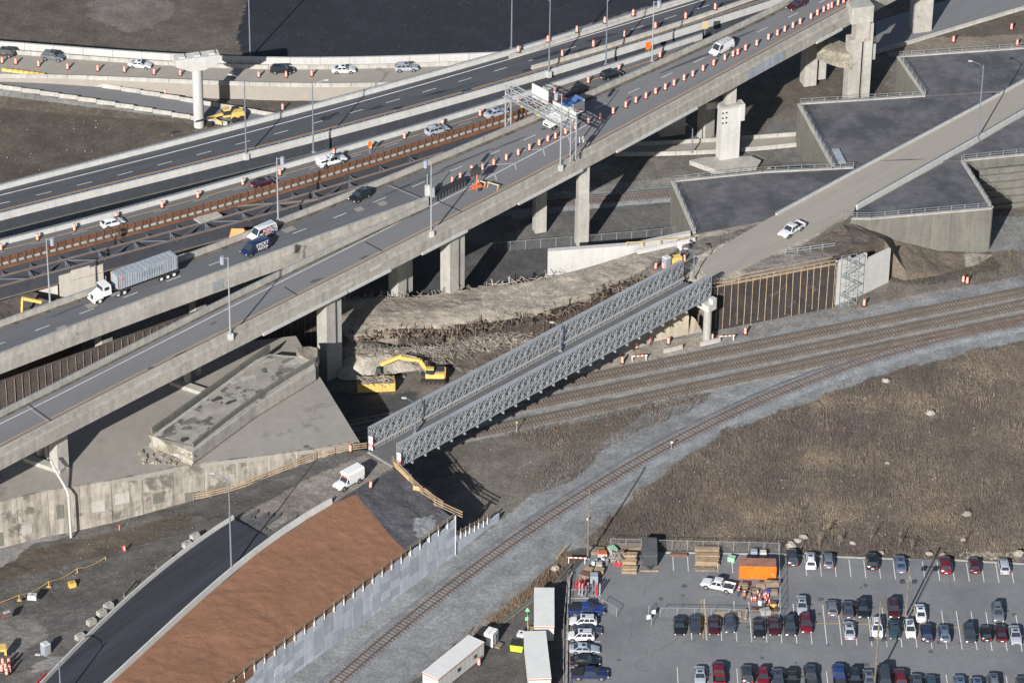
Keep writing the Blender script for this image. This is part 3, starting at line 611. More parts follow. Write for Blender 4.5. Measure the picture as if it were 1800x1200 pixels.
def parapet(path, hgt=.9, m=M['conc_old'], w_=.42, joint=6.0, nm='parapet'):
    P = dens(path, joint/6); n = 6
    for i in range(0, len(P)-1, n):              # one casting between two joints
        seg = P[i:i+n+1]
        if len(seg) < 2: continue
        e = (seg[1]-seg[0]).normalized()*.03; seg[0] = seg[0]+e; seg[-1] = seg[-1]-e
        obj(nm, MB().sweep(seg, [(0, 0), (-w_, 0), (-w_, -hgt-.3), (0, -hgt-.3)]), m, via)
parapet(A_f); parapet(A_b, 1, w_=.3); parapet(B_f, 1, w_=.35); parapet(B_b, 1, w_=.35)
for ln, lat in ((A_f, -.28), (B_f, -.22)):
    obj('edge_girder', MB().sweep([p+Vector((0, 0, -1.22)) for p in ln], [(lat, 0), (lat-.6, 0), (lat-.6, -2.35), (lat, -2.35)]), M['conc_old'], via)
for ln in (A_b, B_b):
    obj('edge_girder', MB().sweep([p+Vector((0, 0, -1.32)) for p in ln], [(-.6, 0), (0, 0), (0, -2.25), (-.6, -2.25)]), M['conc_old'], via)
# soffit
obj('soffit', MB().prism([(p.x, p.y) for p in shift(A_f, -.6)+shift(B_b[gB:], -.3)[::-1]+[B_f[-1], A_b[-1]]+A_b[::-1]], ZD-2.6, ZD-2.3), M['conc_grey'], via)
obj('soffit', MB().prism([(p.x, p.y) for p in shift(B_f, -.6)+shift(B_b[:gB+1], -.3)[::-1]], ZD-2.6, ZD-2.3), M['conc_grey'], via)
# bottom ledges seen along the near fascia
def ledge(x0, x1, nm='repair_ledge'):
    p = L(pA_front, ZD+.9, 20, 5, x0, x1); obj(nm, MB().sweep([q+Vector((0, 0, -3.25)) for q in p], [(-.9, 0), (-1.15, 0), (-1.15, -.45), (-.2, -.45), (-.2, 0)]), M['conc_new'], via)
ledge(455, 603); ledge(606, 680); ledge(735, 815); ledge(905, 1018); ledge(1078, 1220); ledge(1430, 1475)
p = L(pA_front, ZD+.9, 10, 5, 1308, 1372); obj('metal_patch', MB().sweep([q+Vector((0, 0, -1.3)) for q in p], [(-.9, 0), (-.94, 0), (-.94, -2.2), (-.9, -2.2)]), M['cont_blue'], via)
for x0, x1, dz in ((592, 614, -1.9), (644, 664, -1.2), (1258-420, 1262-420, -1.2)):
    p = L(pA_front, ZD+.9, 4, 5, x0, x1); obj('repair_patch', MB().sweep([q+Vector((0, 0, dz)) for q in p], [(-.86, 0), (-.9, 0), (-.9, -.6), (-.86, -.6)]), M['conc_new'], via)
p = L(pB_front, ZD+1, 3, 3, 368, 388); obj('repair_patch', MB().sweep([q+Vector((0, 0, -1.2)) for q in p], [(-.83, 0), (-.86, 0), (-.86, -2), (-.83, -2)]), M['galv'], via)
# rails along the barriers
def handrail(path, nm, par, z=.18, lat=-.15, step=2.4, m=M['galv_d'], r=.05, lower=None, posts=True, pz=0.0):
    P = dens(shift(path, lat), step)
    obj(nm, MB().sweep([p+Vector((0, 0, z)) for p in P], [(-r, -r), (-r, r), (r, r), (r, -r)]), m, par)
    if lower is not None: obj(nm, MB().sweep([p+Vector((0, 0, lower)) for p in P], [(-r*.8, -r*.8), (-r*.8, r*.8), (r*.8, r*.8), (r*.8, -r*.8)]), m, par)
    if posts:
        pm = None; b = par.location
        for p in P[::1]:
            if pm is None: pm = obj('rail_post', MB().box((0, 0, (z+pz)/2), (.12, .12, z-pz)), m, par, world=False); o = pm
            else: o = pm.copy(); COL.objects.link(o); o.parent = par
            o.location = p-b
handrail(A_b, 'handrail', via); handrail(B_f, 'handrail', via); handrail(B_b, 'handrail', via)
# markings
def dashes(par, pts, z, pitch=9.2, ln=3.3, m=M['line_w'], deg=3, start=0, wd=.14):
    P = dens(L(pts, z, 80, deg), .5); k = int(pitch/.5); n = int(ln/.5)
    for i in range(int(start), len(P)-n, k):
        seg = P[i:i+n+1]; obj('lane_dash', MB().strip(shift(seg, -wd/2), shift(seg, wd/2)), m, par)
def line(par, pts, z, m=M['line_w'], wd=.16, deg=3, nm='edge_line'):
    P = L(pts, z, 60, deg); obj(nm, MB().strip(shift(P, -wd/2), shift(P, wd/2)), m, par)
LB = [(-40, 620), (46, 586), (124, 557), (201, 529), (277, 501), (351, 473), (561, 393), (692, 341), (755, 315), (817, 291), (877, 265), (937, 239), (1049, 190), (1102, 166), (1157, 140), (1208, 116), (1308, 67), (1358, 44), (1407, 21), (1460, -4)]
dashes(via, LB, ZD+.006, deg=5, start=5)
line(via, [(-60, 773), (0, 745), (227, 630), (450, 518), (683, 400), (757, 362), (900, 291), (1043, 213), (1045, 212)], ZD+.006, deg=4)
for s, lat in ((A_f, 1.75),):
    P = shift(s, lat, -.893); obj('edge_line', MB().strip(shift(P, -.08), shift(P, .08)), M['line_y'], via)
for x, y in ((820, 329), (855, 311), (890, 293), (940, 268), (985, 246)):   # gore chevrons
    a, b, c_ = W(x-34, y-2, ZD+.008), W(x+14, y-6, ZD+.008), W(x+18, y+6, ZD+.008)
    for p, q in ((a, b), (b, c_)):
        d = q-p; n_ = d.length; d.normalize(); obj('gore_marking', MB().add([Vector((v.x, v.y, ZD+.01)) for v in quadline(p, d, n_, .28)], [(0, 1, 2, 3)]), M['line_f'], via)
for (x0, y0), (x1, y1) in (((46, 707), (92, 740)), ((500, 504), (522, 518)), ((682, 322), (742, 347)), ((768, 352), (812, 372)), ((642, 425), (672, 441))):
    a, b = W(x0, y0, ZD+.012), W(x1, y1, ZD+.012); d = (b-a).normalized(); n_ = Vector((-d.y, d.x, 0))*.16
    obj('expansion_joint', MB().add([a-n_, b-n_, b+n_, a+n_], [(0, 1, 2, 3)]), M['joint'], via)
    if x0 in (46, 682): obj('expansion_joint', MB().add([a-n_*4, b-n_*4, b-n_*3, a-n_*3], [(0, 1, 2, 3)]), M['line_f'], via)
for x, y, w_ in ((152, 540, 2), (101, 580, 1.9), (625, 370, 1.6), (666, 360, 1.6), (498, 407, 2.4)):
    a = W(x, y, ZD+.01); obj('road_patch', MB().add([Vector((v.x, v.y, ZD+.011)) for v in quadline(a, Vector((.8, .6, 0)), w_, 1.4)], [(0, 1, 2, 3)]), M['patch'], via)
# stains (oil and water) on the decks
def stain(par, x, y, z, l, w_, ang=.7, m=None):
    a = W(x, y, z+.009); n = 14; P = []
    for i in range(n):
        an = 2*math.pi*i/n; r = random.uniform(.6, 1.1); u, v = math.cos(an)*l*r, math.sin(an)*w_*r
        P.append((a.x+u*math.cos(ang)-v*math.sin(ang), a.y+u*math.sin(ang)+v*math.cos(ang), z+.009))
    obj('road_stain', MB().add(P, [tuple(range(n))]), m or M['stain'], par)
M['stain'] = mat('dark_stain', c8(76, 76, 80), .8, .1, 3)
for a in ((700, 333, ZD, 4, .3), (750, 312, ZD, 7, .3), (820, 280, ZD, 8, .35), (900, 250, ZD, 5, .3), (1080, 150, ZD, 6, .3), (1220, 105, ZD, 9, .5), (1290, 68, ZD, 7, .4), (640, 452, ZD, 1.2, .3), (555, 493, ZD, 1.6, .35), (265, 646, ZD, 1.0, .3), (375, 568, ZD, .8, .3), (315, 622, ZD, 1.5, .3), (120, 545, ZD, 5, .35), (200, 515, ZD, 5, .3), (955, 227, ZD, .8, .4), (1105, 172, ZD, 1, .3)): stain(via, *a)
for ln, l0, l1, zz in ((A_b, -.35, -.9, 1), (B_b, -.4, -1.3, 1), (C_b, -.45, -1.0, 1.2), (D_b, -.5, -.9, 1.2)) if 'C_b' in globals() else ((A_b, -.35, -.9, 1), (B_b, -.4, -1.3, 1)):
    P = dens(ln, 1.5); obj('grime_strip', MB().strip([p+Vector((0, 0, -zz+.014)) for p in shift(P, l1)], [p+Vector((0, 0, -zz+.014)) for p in shift(P, l0)]), M['grime'], via)
# piers
DA = math.atan2(1, 1.02)
def pier(par, px, py, z0, w_, d_, zt=ZD-2.6, m=M['conc'], rz=DA, nm='pier', taper=1, slot=True):
    p = W(px, py, z0); b = Vector((p.x, p.y, (z0+zt)/2))
    t = obj(nm, MB().box(b, (w_, d_, zt-z0), rz), m, par)
    return p
pier(via, 105, 822, 9, 2.3, 2.2)
for x, y in ((70, 826), (85, 830)): pier(via, x, y-22, 9, .8, .8)
for x, y in ((313, 672), (330, 676), (348, 658)): pier(via, x, y, 9, .9, .9)
obj('footing', MB().box(W(330, 680, 9.3), (6.5, 1.5, .9), -.5), M['conc'], via)
obj('footing', MB().box(W(78, 816, 9.3), (7.5, 1.5, .9), -.5), M['conc'], via)
def pier2(px, py, z0, m=M['conc']):
    p = pier(via, px-5, py, z0, 2.1, 2.6, m=m); q = W(px+9, py-4, z0-.5); obj('pier', MB().box((q.x, q.y, (z0+ZD-2.6)/2), (1.5, 2.2, ZD-2.6-z0), DA), m, via)
pier2(580, 662, 0); pier2(795, 512, 4.6); pier2(704, 518, 3)
for x, y in ((1022, 428), (948, 405)):
    p = W(x, y, 0); obj('pier', MB().box((p.x, p.y, 4.6), (2.2, 1.9, 9.2), DA*.4), M['conc'], via); obj('pier', MB().box((p.x, p.y, 13.3), (2.0, 1.7, 8.2), DA*.4), M['conc'], via)
p = W(1278, 282, 0); obj('pier', MB().box((p.x, p.y, 6.2), (4.0, 2.2, 12.4), .35), M['conc_new'], via); obj('pier', MB().box((p.x, p.y+.4, 15), (2.1, 1.5, 5.2), .35), M['conc'], via)
obj('pier_bracket', MB().box((p.x+2.2, p.y+.5, 10.9), (1.0, 2.0, 3.6), .35), M['conc_new'], via); obj('pier_cap', MB().box((p.x, p.y, 12.5), (4.2, 2.4, .5), .35), M['conc'], via)
for k_ in range(3):
    for x_ in (-1.3, -.6): obj('anchor_plate', MB().box((p.x+x_, p.y-1.25+x_*.35, 11.4-k_*1.1), (.3, .16, .3), .35), M['joint'], via)
obj('pier_bracket', MB().box((p.x-3.2, p.y+1.2, 11.8), (3.2, 1.2, 1.4), .35), M['conc'], via)
p = W(1180, 236, 0); obj('pier', MB().box((p.x, p.y, 8.8), (5, 2.2, 17.2), .3), M['conc'], via)
p = W(1420, 148, 0); obj('pier', MB().box((p.x, p.y, 8.8), (2.6, 2.6, 17.2), .3), M['conc_old'], via); obj('pier', MB().box((p.x+2.4, p.y+1.2, 6.8), (2.0, 1.5, 12), .3), M['conc'], via)
p = W(1505, 178, 0)
obj('pier', MB().box((p.x-1.2, p.y, 7), (2.5, 2.6, 15), .3), M['conc_old'], via); obj('pier', MB().box((p.x+1.4, p.y+.7, 8.6), (1.7, 2.1, 18), .3), M['conc'], via)
obj('pier', MB().box((p.x, p.y, 16.5), (3, 2.2, 5), .3), M['conc_old'], via)
obj('pier_cap', MB().box((p.x-.4, p.y+.3, 20.0), (4.6, 3.2, 3.6), .3), M['conc'], via)
obj('pier_bracket', MB().box((p.x+2.4, p.y+1.3, 10.8), (1.4, 1.5, 3.4), .3), M['conc'], via)
pier(via, 1617, 52, 0, 3.9, 3, 19, M['conc_old'], .3)
for x, y in ((187, 690), (350, 610), (495, 545), (640, 485)): pier(via, x, y, 0, 2.4, 2.0)
# broken cross beam left between the piers
def rubble_block(name, pts, z0, z1, m, label, cat, group=None, seed=1, par=None):
    rr = random.Random(seed); mb = MB(); P = [W(x, y, (z0+z1)/2) for x, y in pts]; n = len(P)
    lv = 4; V = []
    for k in range(lv+1):
        z = z0+(z1-z0)*k/lv
        for p in P: V.append((p.x+rr.uniform(-.4, .4), p.y+rr.uniform(-.3, .3), z+rr.uniform(-.25, .25)))
    F = [(k*n+i, k*n+(i+1) % n, (k+1)*n+(i+1) % n, (k+1)*n+i) for k in range(lv) for i in range(n)]+[tuple(range(n-1, -1, -1)), tuple(range(lv*n, lv*n+n))]
    mb.add(V, F)
    if par: return obj(name, mb, m, par)
    return solo(name, mb, m, label, cat, group)
rubble_block('broken_cross_beam', [(1438, 92), (1452, 97), (1466, 102), (1480, 106), (1494, 108), (1502, 104), (1500, 92), (1482, 86), (1464, 80), (1448, 82)], 8.2, 11.6, M['broken'], '', '', par=via)
# ------------------------------------------------------------------ deck D: new black highway
pD_b = [(-60, 338), (0, 322), (150, 284), (300, 245), (450, 207), (550, 181), (650, 154), (737, 130), (900, 85), (1050, 40), (1183, 0), (1290, -34)]
pD_f = [(-60, 386), (0, 371), (150, 334), (300, 297), (450, 258), (600, 222), (750, 182), (900, 137), (1050, 93), (1200, 47), (1350, 0), (1440, -30)]
D_b = L(pD_b, ZD+1.2, 80, 4); D_f = L(pD_f, ZD+1.2, 80, 4); ext(D_b); ext(D_f)
dn = thing('steel_viaduct', 'newly paved black highway on dark steel girders with blue grey handrails', 'viaduct', W(500, 300, 0))
obj('deck', MB().prism([(p.x, p.y) for p in D_f+D_b[::-1]], ZD-.4, ZD), M['road_new'], dn)
def barrier_parts(path, par, w_, top, bot, m, joint=9, nm='barrier'):
    P = dens(path, joint/6); n = 6
    for i in range(0, len(P)-1, n):
        seg = P[i:i+n+1]
        if len(seg) < 2: continue
        e = (seg[1]-seg[0]).normalized()*.02; seg[0] = seg[0]+e; seg[-1] = seg[-1]-e
        obj(nm, MB().sweep(seg, [(0, top), (-w_, top), (-w_, bot), (0, bot)]), m, par)
barrier_parts(D_f, dn, .45, -.38, -1.75, M['conc_new'])
barrier_parts(D_b, dn, .45, -.3, -1.7, M['conc_new'])
handrail(D_f, 'handrail', dn, z=0, lat=-.1, step=2.2, m=M['rail_blue'], r=.07, pz=-.4); handrail(D_b, 'handrail', dn, z=0, lat=-.2, step=3.6, m=M['rail_blue'], r=.07, pz=-.4)
obj('steel_girder', MB().sweep([p+Vector((0, 0, -1.75)) for p in D_f], [(.3, 0), (-.25, 0), (-.25, -2.3), (.3, -2.3)]), M['steel_dark'], dn)
obj('bottom_flange', MB().sweep([p+Vector((0, 0, -4.05)) for p in D_f], [(.6, 0), (-.5, 0), (-.5, -.08), (.6, -.08)]), M['conc_grey'], dn)
obj('steel_girder', MB().sweep([p+Vector((0, 0, -1.75)) for p in shift(D_b, -2)], [(.3, 0), (-.25, 0), (-.25, -2.3), (.3, -2.3)]), M['steel_dark'], dn)
for x, y in ((640, 220), (250, 320)):
    p = W(x, y+6, ZD-1.2); obj('web_stiffener', MB().box((p.x, p.y-.5, ZD-1.8), (.3, .3, 2.2)), M['steel_dark'], dn)
line(dn, [(-60, 358), (0, 343), (225, 287), (450, 230), (675, 168), (900, 102), (1070, 52), (1240, 0), (1340, -32)], ZD+.006, deg=4, wd=.22)
LDp = [(-10, 361), (67, 342), (145, 323), (222, 304), (298, 286), (371, 266), (515, 227), (584, 208), (653, 188), (719, 169), (785, 150), (850, 131), (913, 112), (976, 93), (1038, 74), (1099, 56), (1217, 19), (1300, -8)]
dashes(dn, LDp, ZD+.006, 8.3, 3, deg=4)
P = shift(D_f, 2.2, -1.193); obj('edge_line', MB().strip(shift(P, -.08), shift(P, .08)), M['line_y'], dn)
for a in ((135, 300, 1.2, .4), (360, 205+5, 3, .5), (310, 232, 1.2, .5), (575, 207, 2.0, .9), (590, 200, 1, .5), (660, 190, 2.2, .5), (700, 190, 1.5, .5), (770, 163, 2, .5), (820, 160, 1.4, .6), (930, 122, 2, .4), (960, 98, 5, .7), (1020, 88, 3, .6), (1060, 66, 4, .7), (1150, 45, 4, .7)):
    stain(dn, a[0], a[1], ZD, a[2], a[3], .55, M['stain2'] if 'stain2' in M else M.setdefault('stain2', mat('wet_stain', c8(48, 49, 56), .6, .1, 3)))
for x, y in ((160, 420), (420, 352), (700, 285), (960, 215), (1240, 130)): pier(dn, x, y+110, 0, 2.6, 2.2, ZD-4.2)
# ------------------------------------------------------------------ deck C: old carriageway with rusty timber barrier, new girders in front
ZC = 19.6
pC_b = [(-60, 435), (0, 418), (83, 398), (270, 350), (450, 301), (600, 257), (750, 211), (883, 170), (973, 144), (1050, 119), (1113, 98), (1180, 76), (1233, 56)]
pC_f = [(-60, 468), (0, 452), (83, 431), (182, 406), (300, 372), (423, 339), (547, 307), (600, 289), (733, 248), (867, 205), (937, 186), (1013, 162), (1042, 153)]
C_b = L(pC_b, ZC+1.2, 70, 4); C_f = L(pC_f, ZC+1.4, 70, 4); ext(C_b); ext(C_f, 55)
cn = thing('open_carriageway', 'narrow grey carriageway with white barrier behind and rusty timber barrier in front', 'viaduct', W(500, 340, 0))
obj('deck', MB().prism([(p.x, p.y) for p in C_f]+[(p.x, p.y) for p in C_b[::-1]], ZC-.5, ZC), M['road_mid'], cn)
barrier_parts(C_b, cn, .4, -.3, -1.4, M['conc_new'])
handrail(C_b, 'handrail', cn, z=0, lat=-.15, step=3.4, m=M['rail_blue'], r=.06, pz=-.35)
P = shift(C_b, -1.9, -1.193); obj('edge_line', MB().strip(shift(P, -.07), shift(P, .07)), M['line_y'], cn)
dashes(cn, [(-20, 448), (37, 435), (117, 414), (272, 373), (347, 352), (422, 332), (498, 310), (637, 270), (706, 250), (840, 210), (969, 170), (1032, 150), (1060, 141)], ZC+.006, 8.4, 3, deg=4, m=M['line_f'])
for ln_, la in ((C_f, -.1), (C_b, -.1)):  # deep girders added to block sunlight under the deck and darken the gap
    obj('edge_girder', MB().sweep([p+Vector((0, 0, -2.35)) for p in ln_], [(la, 0), (la-.3, 0), (la-.3, -3.4), (la, -3.4)]), M['steel_dark'], cn)
# timber barrier: posts, planks, pale curb blocks
tb = thing('timber_barrier', 'rusty brown post and plank barrier along the edge of the open carriageway', 'barrier', W(500, 340, ZC))
P = dens(shift(C_f, 0), 1.5); pm = None; pl = []; b = tb.location
for i, p in enumerate(P):
    if i == 0: q = P[1]-P[0]
    else: q = p-P[i-1]
    an = math.atan2(q.y, q.x)
    if pm is None:
        pm = obj('post', MB().box((0, 0, 0), (.24, .26, 2.1)), M['rust_d'], tb, world=False); o = pm
        plank = [obj('plank', MB().box((0, 0, 0), (1.3, .1, .22)), M['rust_o'], tb, world=False), None, None]
        curb = obj('curb_block', MB().box((0, 0, 0), (1.0, .3, .3)), M['conc'], tb, world=False)
    else: o = pm.copy(); COL.objects.link(o); o.parent = tb
    o.location = Vector((p.x, p.y, ZC+.35))-b; o.rotation_euler = (0, 0, an)
    if i < len(P)-1:
        m2 = (p+P[i+1])/2
        for k, dz in enumerate((1.25, .88, .5)):
            o = plank[0] if (i == 0 and k == 0) else plank[0].copy()
            if not (i == 0 and k == 0): COL.objects.link(o); o.parent = tb
            o.location = Vector((m2.x, m2.y+.05, ZC+dz))-b; o.rotation_euler = (0, 0, an)
        if i % 1 == 0:
            o = curb if i == 0 else curb.copy()
            if i: COL.objects.link(o); o.parent = tb
            o.location = Vector((m2.x, m2.y-.1, ZC+.05))-b; o.rotation_euler = (0, 0, an)
obj('edge_beam', MB().sweep([p+Vector((0, 0, -1.9)) for p in C_f], [(.2, 0), (-.45, 0), (-.45, -.35), (.2, -.35)]), M['rust_o'], tb)
for x, y in ((330, 470), (600, 390), (860, 300)): pier(cn, x, y+60, 0, 2.4, 2.0, ZC-3)
# new steel girders being erected
gs = thing('girder_span', 'three dark steel girders with brown flanges and cross bracing awaiting a deck', 'bridge girders', W(400, 400, 0))
ZG = 18.6
G1 = L([(-60, 487), (0, 471), (40, 461), (200, 419), (300, 391), (400, 362), (600, 307), (700, 276), (815, 240)], ZG, 60, 3)
G2 = L([(-60, 502), (0, 487), (75, 467), (183, 437), (300, 407), (383, 385), (483, 357), (600, 323), (700, 293), (780, 268)], ZG, 60, 3)
G3 = L([(-60, 520), (0, 503), (108, 474), (200, 450), (300, 424), (417, 390), (483, 372), (600, 338), (690, 309)], ZG, 60, 3)
for g in (G1, G2, G3):
    ext(g, 40)
    obj('top_flange', MB().sweep(g, [(.3, .06), (-.3, .06), (-.3, 0), (.3, 0)]), M['steel_brown'], gs)
    obj('girder_web', MB().sweep(g, [(.03, 0), (-.03, 0), (-.03, -2.5), (.03, -2.5)]), M['steel_dark'], gs)
    obj('bottom_flange', MB().sweep([p+Vector((0, 0, -2.5)) for p in g], [(.32, 0), (-.32, 0), (-.32, -.08), (.32, -.08)]), M['steel_brown'], gs)
def near(path, q): return min(path, key=lambda p: (p.x-q.x)**2+(p.y-q.y)**2)
for ga, gb, xs in ((G1, G2, range(0, 760, 51)), (G2, G3, range(40, 640, 62))):
    ga_, gb_ = dens(ga, .5), dens(gb, .5)
    for j, x in enumerate(xs):
        y = np.interp(x, [p[0] for p in [(0, 471), (200, 419), (400, 362), (600, 307), (815, 240)]], [471, 419, 362, 307, 240])
        a = near(ga_, W(x, y, ZG)); bq = near(gb_, a); up = Vector((0, 0, -.25)); dn_ = Vector((0, 0, -2.3))
        obj('cross_brace', MB().bar(a+up, bq+up, .16), M['steel_brace'], gs)
        obj('cross_brace', MB().bar(a+up, bq+dn_, .16), M['steel_brace'], gs)
        obj('cross_brace', MB().bar(a+dn_, bq+up, .16), M['steel_brace'], gs)
        obj('web_stiffener', MB().bar(a+Vector((0, -.1, 0)), a+Vector((0, -.1, -2.5)), .14), M['steel_brace'], gs)
        if ga is G2 and j % 2 == 0:
            for k in (-1, 1):
                i2 = min(max(0, ga_.index(a)+k*12), len(ga_)-1); obj('lateral_brace', MB().bar(bq+Vector((0, 0, -.3)), ga_[i2]+Vector((0, 0, -.3)), .2), M['steel_brace'], gs)
for s, e in (((405, 363), (480, 357)), ((490, 358), (560, 350))):   # stay-in-place forms
    obj('stud_strip', MB().bar(W(*s, ZG+.1), W(*e, ZG+.1), .5, .15), M['steel_brown'], gs)
p = [W(340, 386, ZG+.12), W(352, 393, ZG+.12), W(391, 380, ZG+.12), W(378, 370, ZG+.12)]
solo('deck_panel', MB().prism([(q.x, q.y) for q in p], ZG+.08, ZG+.28), M['conc'], 'pale precast slab lying across two of the dark girders', 'slab')
# cream abutment under the girders
ab = thing('girder_abutment', 'cream concrete abutment block carrying the ends of the dark girders', 'abutment', W(140, 520, 12))
a, b2, c_, d_ = W(103, 487, 17.5), W(181, 466, 17.5), W(186, 459, 17.5), W(108, 480, 17.5)
obj('bearing_wall', MB().prism([(q.x, q.y) for q in (a, b2, c_, d_)], 8, 17.6), M['cream'], ab)
obj('step_block', MB().prism([(q.x, q.y) for q in (W(124, 481, 17.5), W(158, 472, 17.5), W(162, 466, 17.5), W(128, 476, 17.5))], 17.6, 18.0), M['cream'], ab)
a, b2, c_, d_ = W(-40, 497, 17), W(100, 485, 17), W(102, 479, 17), W(-40, 490, 17)
obj('wing_wall', MB().prism([(q.x, q.y) for q in (a, b2, c_, d_)], 8, 16.9), M['cream'], ab)
for i in range(28):
    q = W(2+i*3.5, 493.5-i*.3, 17); obj('rusty_tooth', MB().box((q.x, q.y, 17.0), (.18, .3, .6), .1), M['rust_o'], ab)
# ------------------------------------------------------------------ hammerhead column
hc = thing('hammerhead_pier', 'free standing round concrete pier with hammerhead cap by the yellow grader', 'pier', W(350, 222, 0))
p = hc.location
obj('column', MB().lathe([(1.05, 0), (1.05, 13.2)], p, 20), M['conc_new'], hc, smooth=False)
mb = MB(); ax = Vector((.96, .28, 0)); ay = Vector((-.28, .96, 0))
V = []
for s in (-1, 1):
    for x, z in ((-1.4, 13), (-4.4, 14.4), (-4.4, 15.9), (4.4, 15.9), (4.4, 14.4), (1.4, 13)): V.append(p+ax*x+ay*s*1.2+Vector((0, 0, z)))
mb.add(V, [(0, 1, 2, 3, 4, 5), (11, 10, 9, 8, 7, 6)]+[(i, (i+1) % 6+0, (i+1) % 6+6, i+6) for i in range(6)]); obj('hammerhead_cap', mb, M['conc_new'], hc)
for x in (-3, 0, 3): obj('bearing_plinth', MB().box(p+ax*x+Vector((0, 0, 16.05)), (1.2, 1.4, .3), .28), M['conc_new'], hc)
# service road walls
wl = thing('block_wall', 'pale retaining wall of large concrete blocks below the service road', 'retaining wall', W(430, 155, 1))
P = dens(L([(257, 141), (450, 147), (620, 151), (700, 150)], ZE, 30, 2), 2.4)
for i, (p, q) in enumerate(zip(P, P[1:])):
    for k in range(3):
        d = (q-p).normalized()*.03; lo = -.2+k*1.1; obj('block', MB().hexa([(v.x, v.y+dy, z) for z in (lo, lo+1.06) for v, dy in ((p+d, -.5), (q-d, -.5), (q-d, .2), (p+d, .2))]), M['conc_new'] if (i+k) % 3 else M['conc'], wl)
bw = thing('white_wall', 'long low white concrete wall behind the service road against dark soil', 'wall', W(450, 100, ZE))
P = dens(E_back, 6)
for p, q in zip(P, P[1:]):
    d = (q-p).normalized()*.03; obj('wall_section', MB().sweep([shift([p, q], .9)[0]+d, shift([p, q], .9)[1]-d], [(0, .55), (-.45, .55), (-.45, -1.2), (0, -1.2)]), M['wall_w'], bw)
# ------------------------------------------------------------------ abutment slab, lower left
sl = thing('old_abutment', 'large pale concrete abutment slab with stained front wall at lower left', 'abutment', W(300, 850, 0))
fr = [(-80, 902), (0, 882), (90, 860), (183, 847), (280, 828), (325, 818), (450, 803), (560, 788), (632, 776)]
Pf = [W(x, y, 9) for x, y in fr]; bk = [W(x, y, 9) for x, y in ((558, 655), (520, 590), (430, 600), (200, 700), (-80, 820))]
obj('slab_top', MB().prism([(q.x, q.y) for q in Pf+bk], 8.2, 9), M['conc_slab'], sl)
obj('slab_fill', MB().prism([(q.x, q.y) for q in shift(Pf, .5)+bk], -1, 8.18), M['conc_grey'], sl)
P = dens(Pf, 5.2); rr = random.Random(3)
for i, (p, q) in enumerate(zip(P, P[1:])):
    d = (q-p).normalized()*.03; off = rr.choice((0, .05, -.04, .08))
    obj('wall_panel', MB().sweep([p+d+Vector((0, -off, 0)), q-d+Vector((0, -off, 0))], [(.45, .02), (0, .02), (0, -10), (.45, -10)]), M['conc_wall'], sl)
    if rr.random() < .8:
        m2 = (p+q)/2; n_ = shift([p, q], -.06-off)[0]; s = (q-p).normalized(); a = n_+s*rr.uniform(.3, 2); zz = rr.uniform(2, 6)
        obj('repair_patch', MB().sweep([a, a+s*rr.uniform(1.2, 2.6)], [(0, -zz), (-.03, -zz), (-.03, -zz-rr.uniform(1.5, 3)), (0, -zz-2)]), M['conc_grey'] if rr.random() < .5 else M['conc'], sl)
dp = thing('drain_pipe', 'bent pale drain pipe running down the old abutment wall', 'pipe', W(125, 925, 0))
pts = [W(90, 808, 13.5), W(95, 822, 12), W(119, 857, 9.4)-Vector((0, .8, 0)), W(122, 866, 8.6)-Vector((0, 1.2, 0)), W(128, 925, .3)-Vector((0, .3, 0))]
pts[-1] = Vector((pts[3].x, pts[3].y, .4))
for a, b2 in zip(pts, pts[1:]): obj('pipe_length', MB().tube(a, b2, .22, 10), M['wall_w'], dp, smooth=True)
# ------------------------------------------------------------------ cut-off ramp stub lying on the slab
st = thing('broken_ramp', 'cut off old ramp section with patched top and broken end on the abutment slab', 'ramp', W(400, 720, 9))
zt = 11.6
q = [W(268, 766, zt), W(338, 795, zt), W(450, 712, zt), W(555, 648, zt), W(548, 628, zt), W(474, 622, zt), W(450, 632, zt)]
obj('deck', MB().prism([(v.x, v.y) for v in q], 9.3, zt), M['conc_old'], st)
rt = L([(337, 778), (450, 692), (500, 660), (553, 628)], zt+.9, 20, 2); lf = L([(265, 751), (350, 692), (450, 618), (472, 606)], zt+.9, 20, 2)
obj('parapet', MB().sweep(rt, [(0, 0), (-.35, 0), (-.35, -1.3), (0, -1.3)]), M['conc_grey'], st); obj('parapet', MB().sweep(lf, [(0, 0), (-.3, 0), (-.3, -1.3), (0, -1.3)]), M['conc_grey'], st)
obj('side_wall', MB().sweep([v+Vector((0, 0, -1.2)) for v in rt], [(.2, 0), (-.2, 0), (-.2, -2.3), (.2, -2.3)]), M['conc_new'], st)
rubble_block('broken_end', [(262, 772), (280, 782), (300, 792), (320, 800), (338, 806), (344, 797), (325, 786), (300, 775), (275, 764)], 9, 11.5, M['broken'], '', '', par=st, seed=4)
rubble_block('broken_end', [(520, 622), (540, 618), (556, 622), (560, 640), (556, 652), (545, 645), (525, 636)], 9.2, 11.9, M['broken'], '', '', par=st, seed=9)
rr = random.Random(12)
M['old_deck'] = mat('patchy_ramp_surface', c8(150, 146, 138, .95), .9, .16, .5, bump=.2, spots=(c8(84, 82, 82), .22, .54, .58))
obj('worn_surface', MB().add([Vector((v.x, v.y, zt+.012)) for v in (W(280, 762, zt), W(338, 788, zt), W(545, 645, zt), W(476, 622, zt))], [(0, 1, 2, 3)]), M['old_deck'], st)
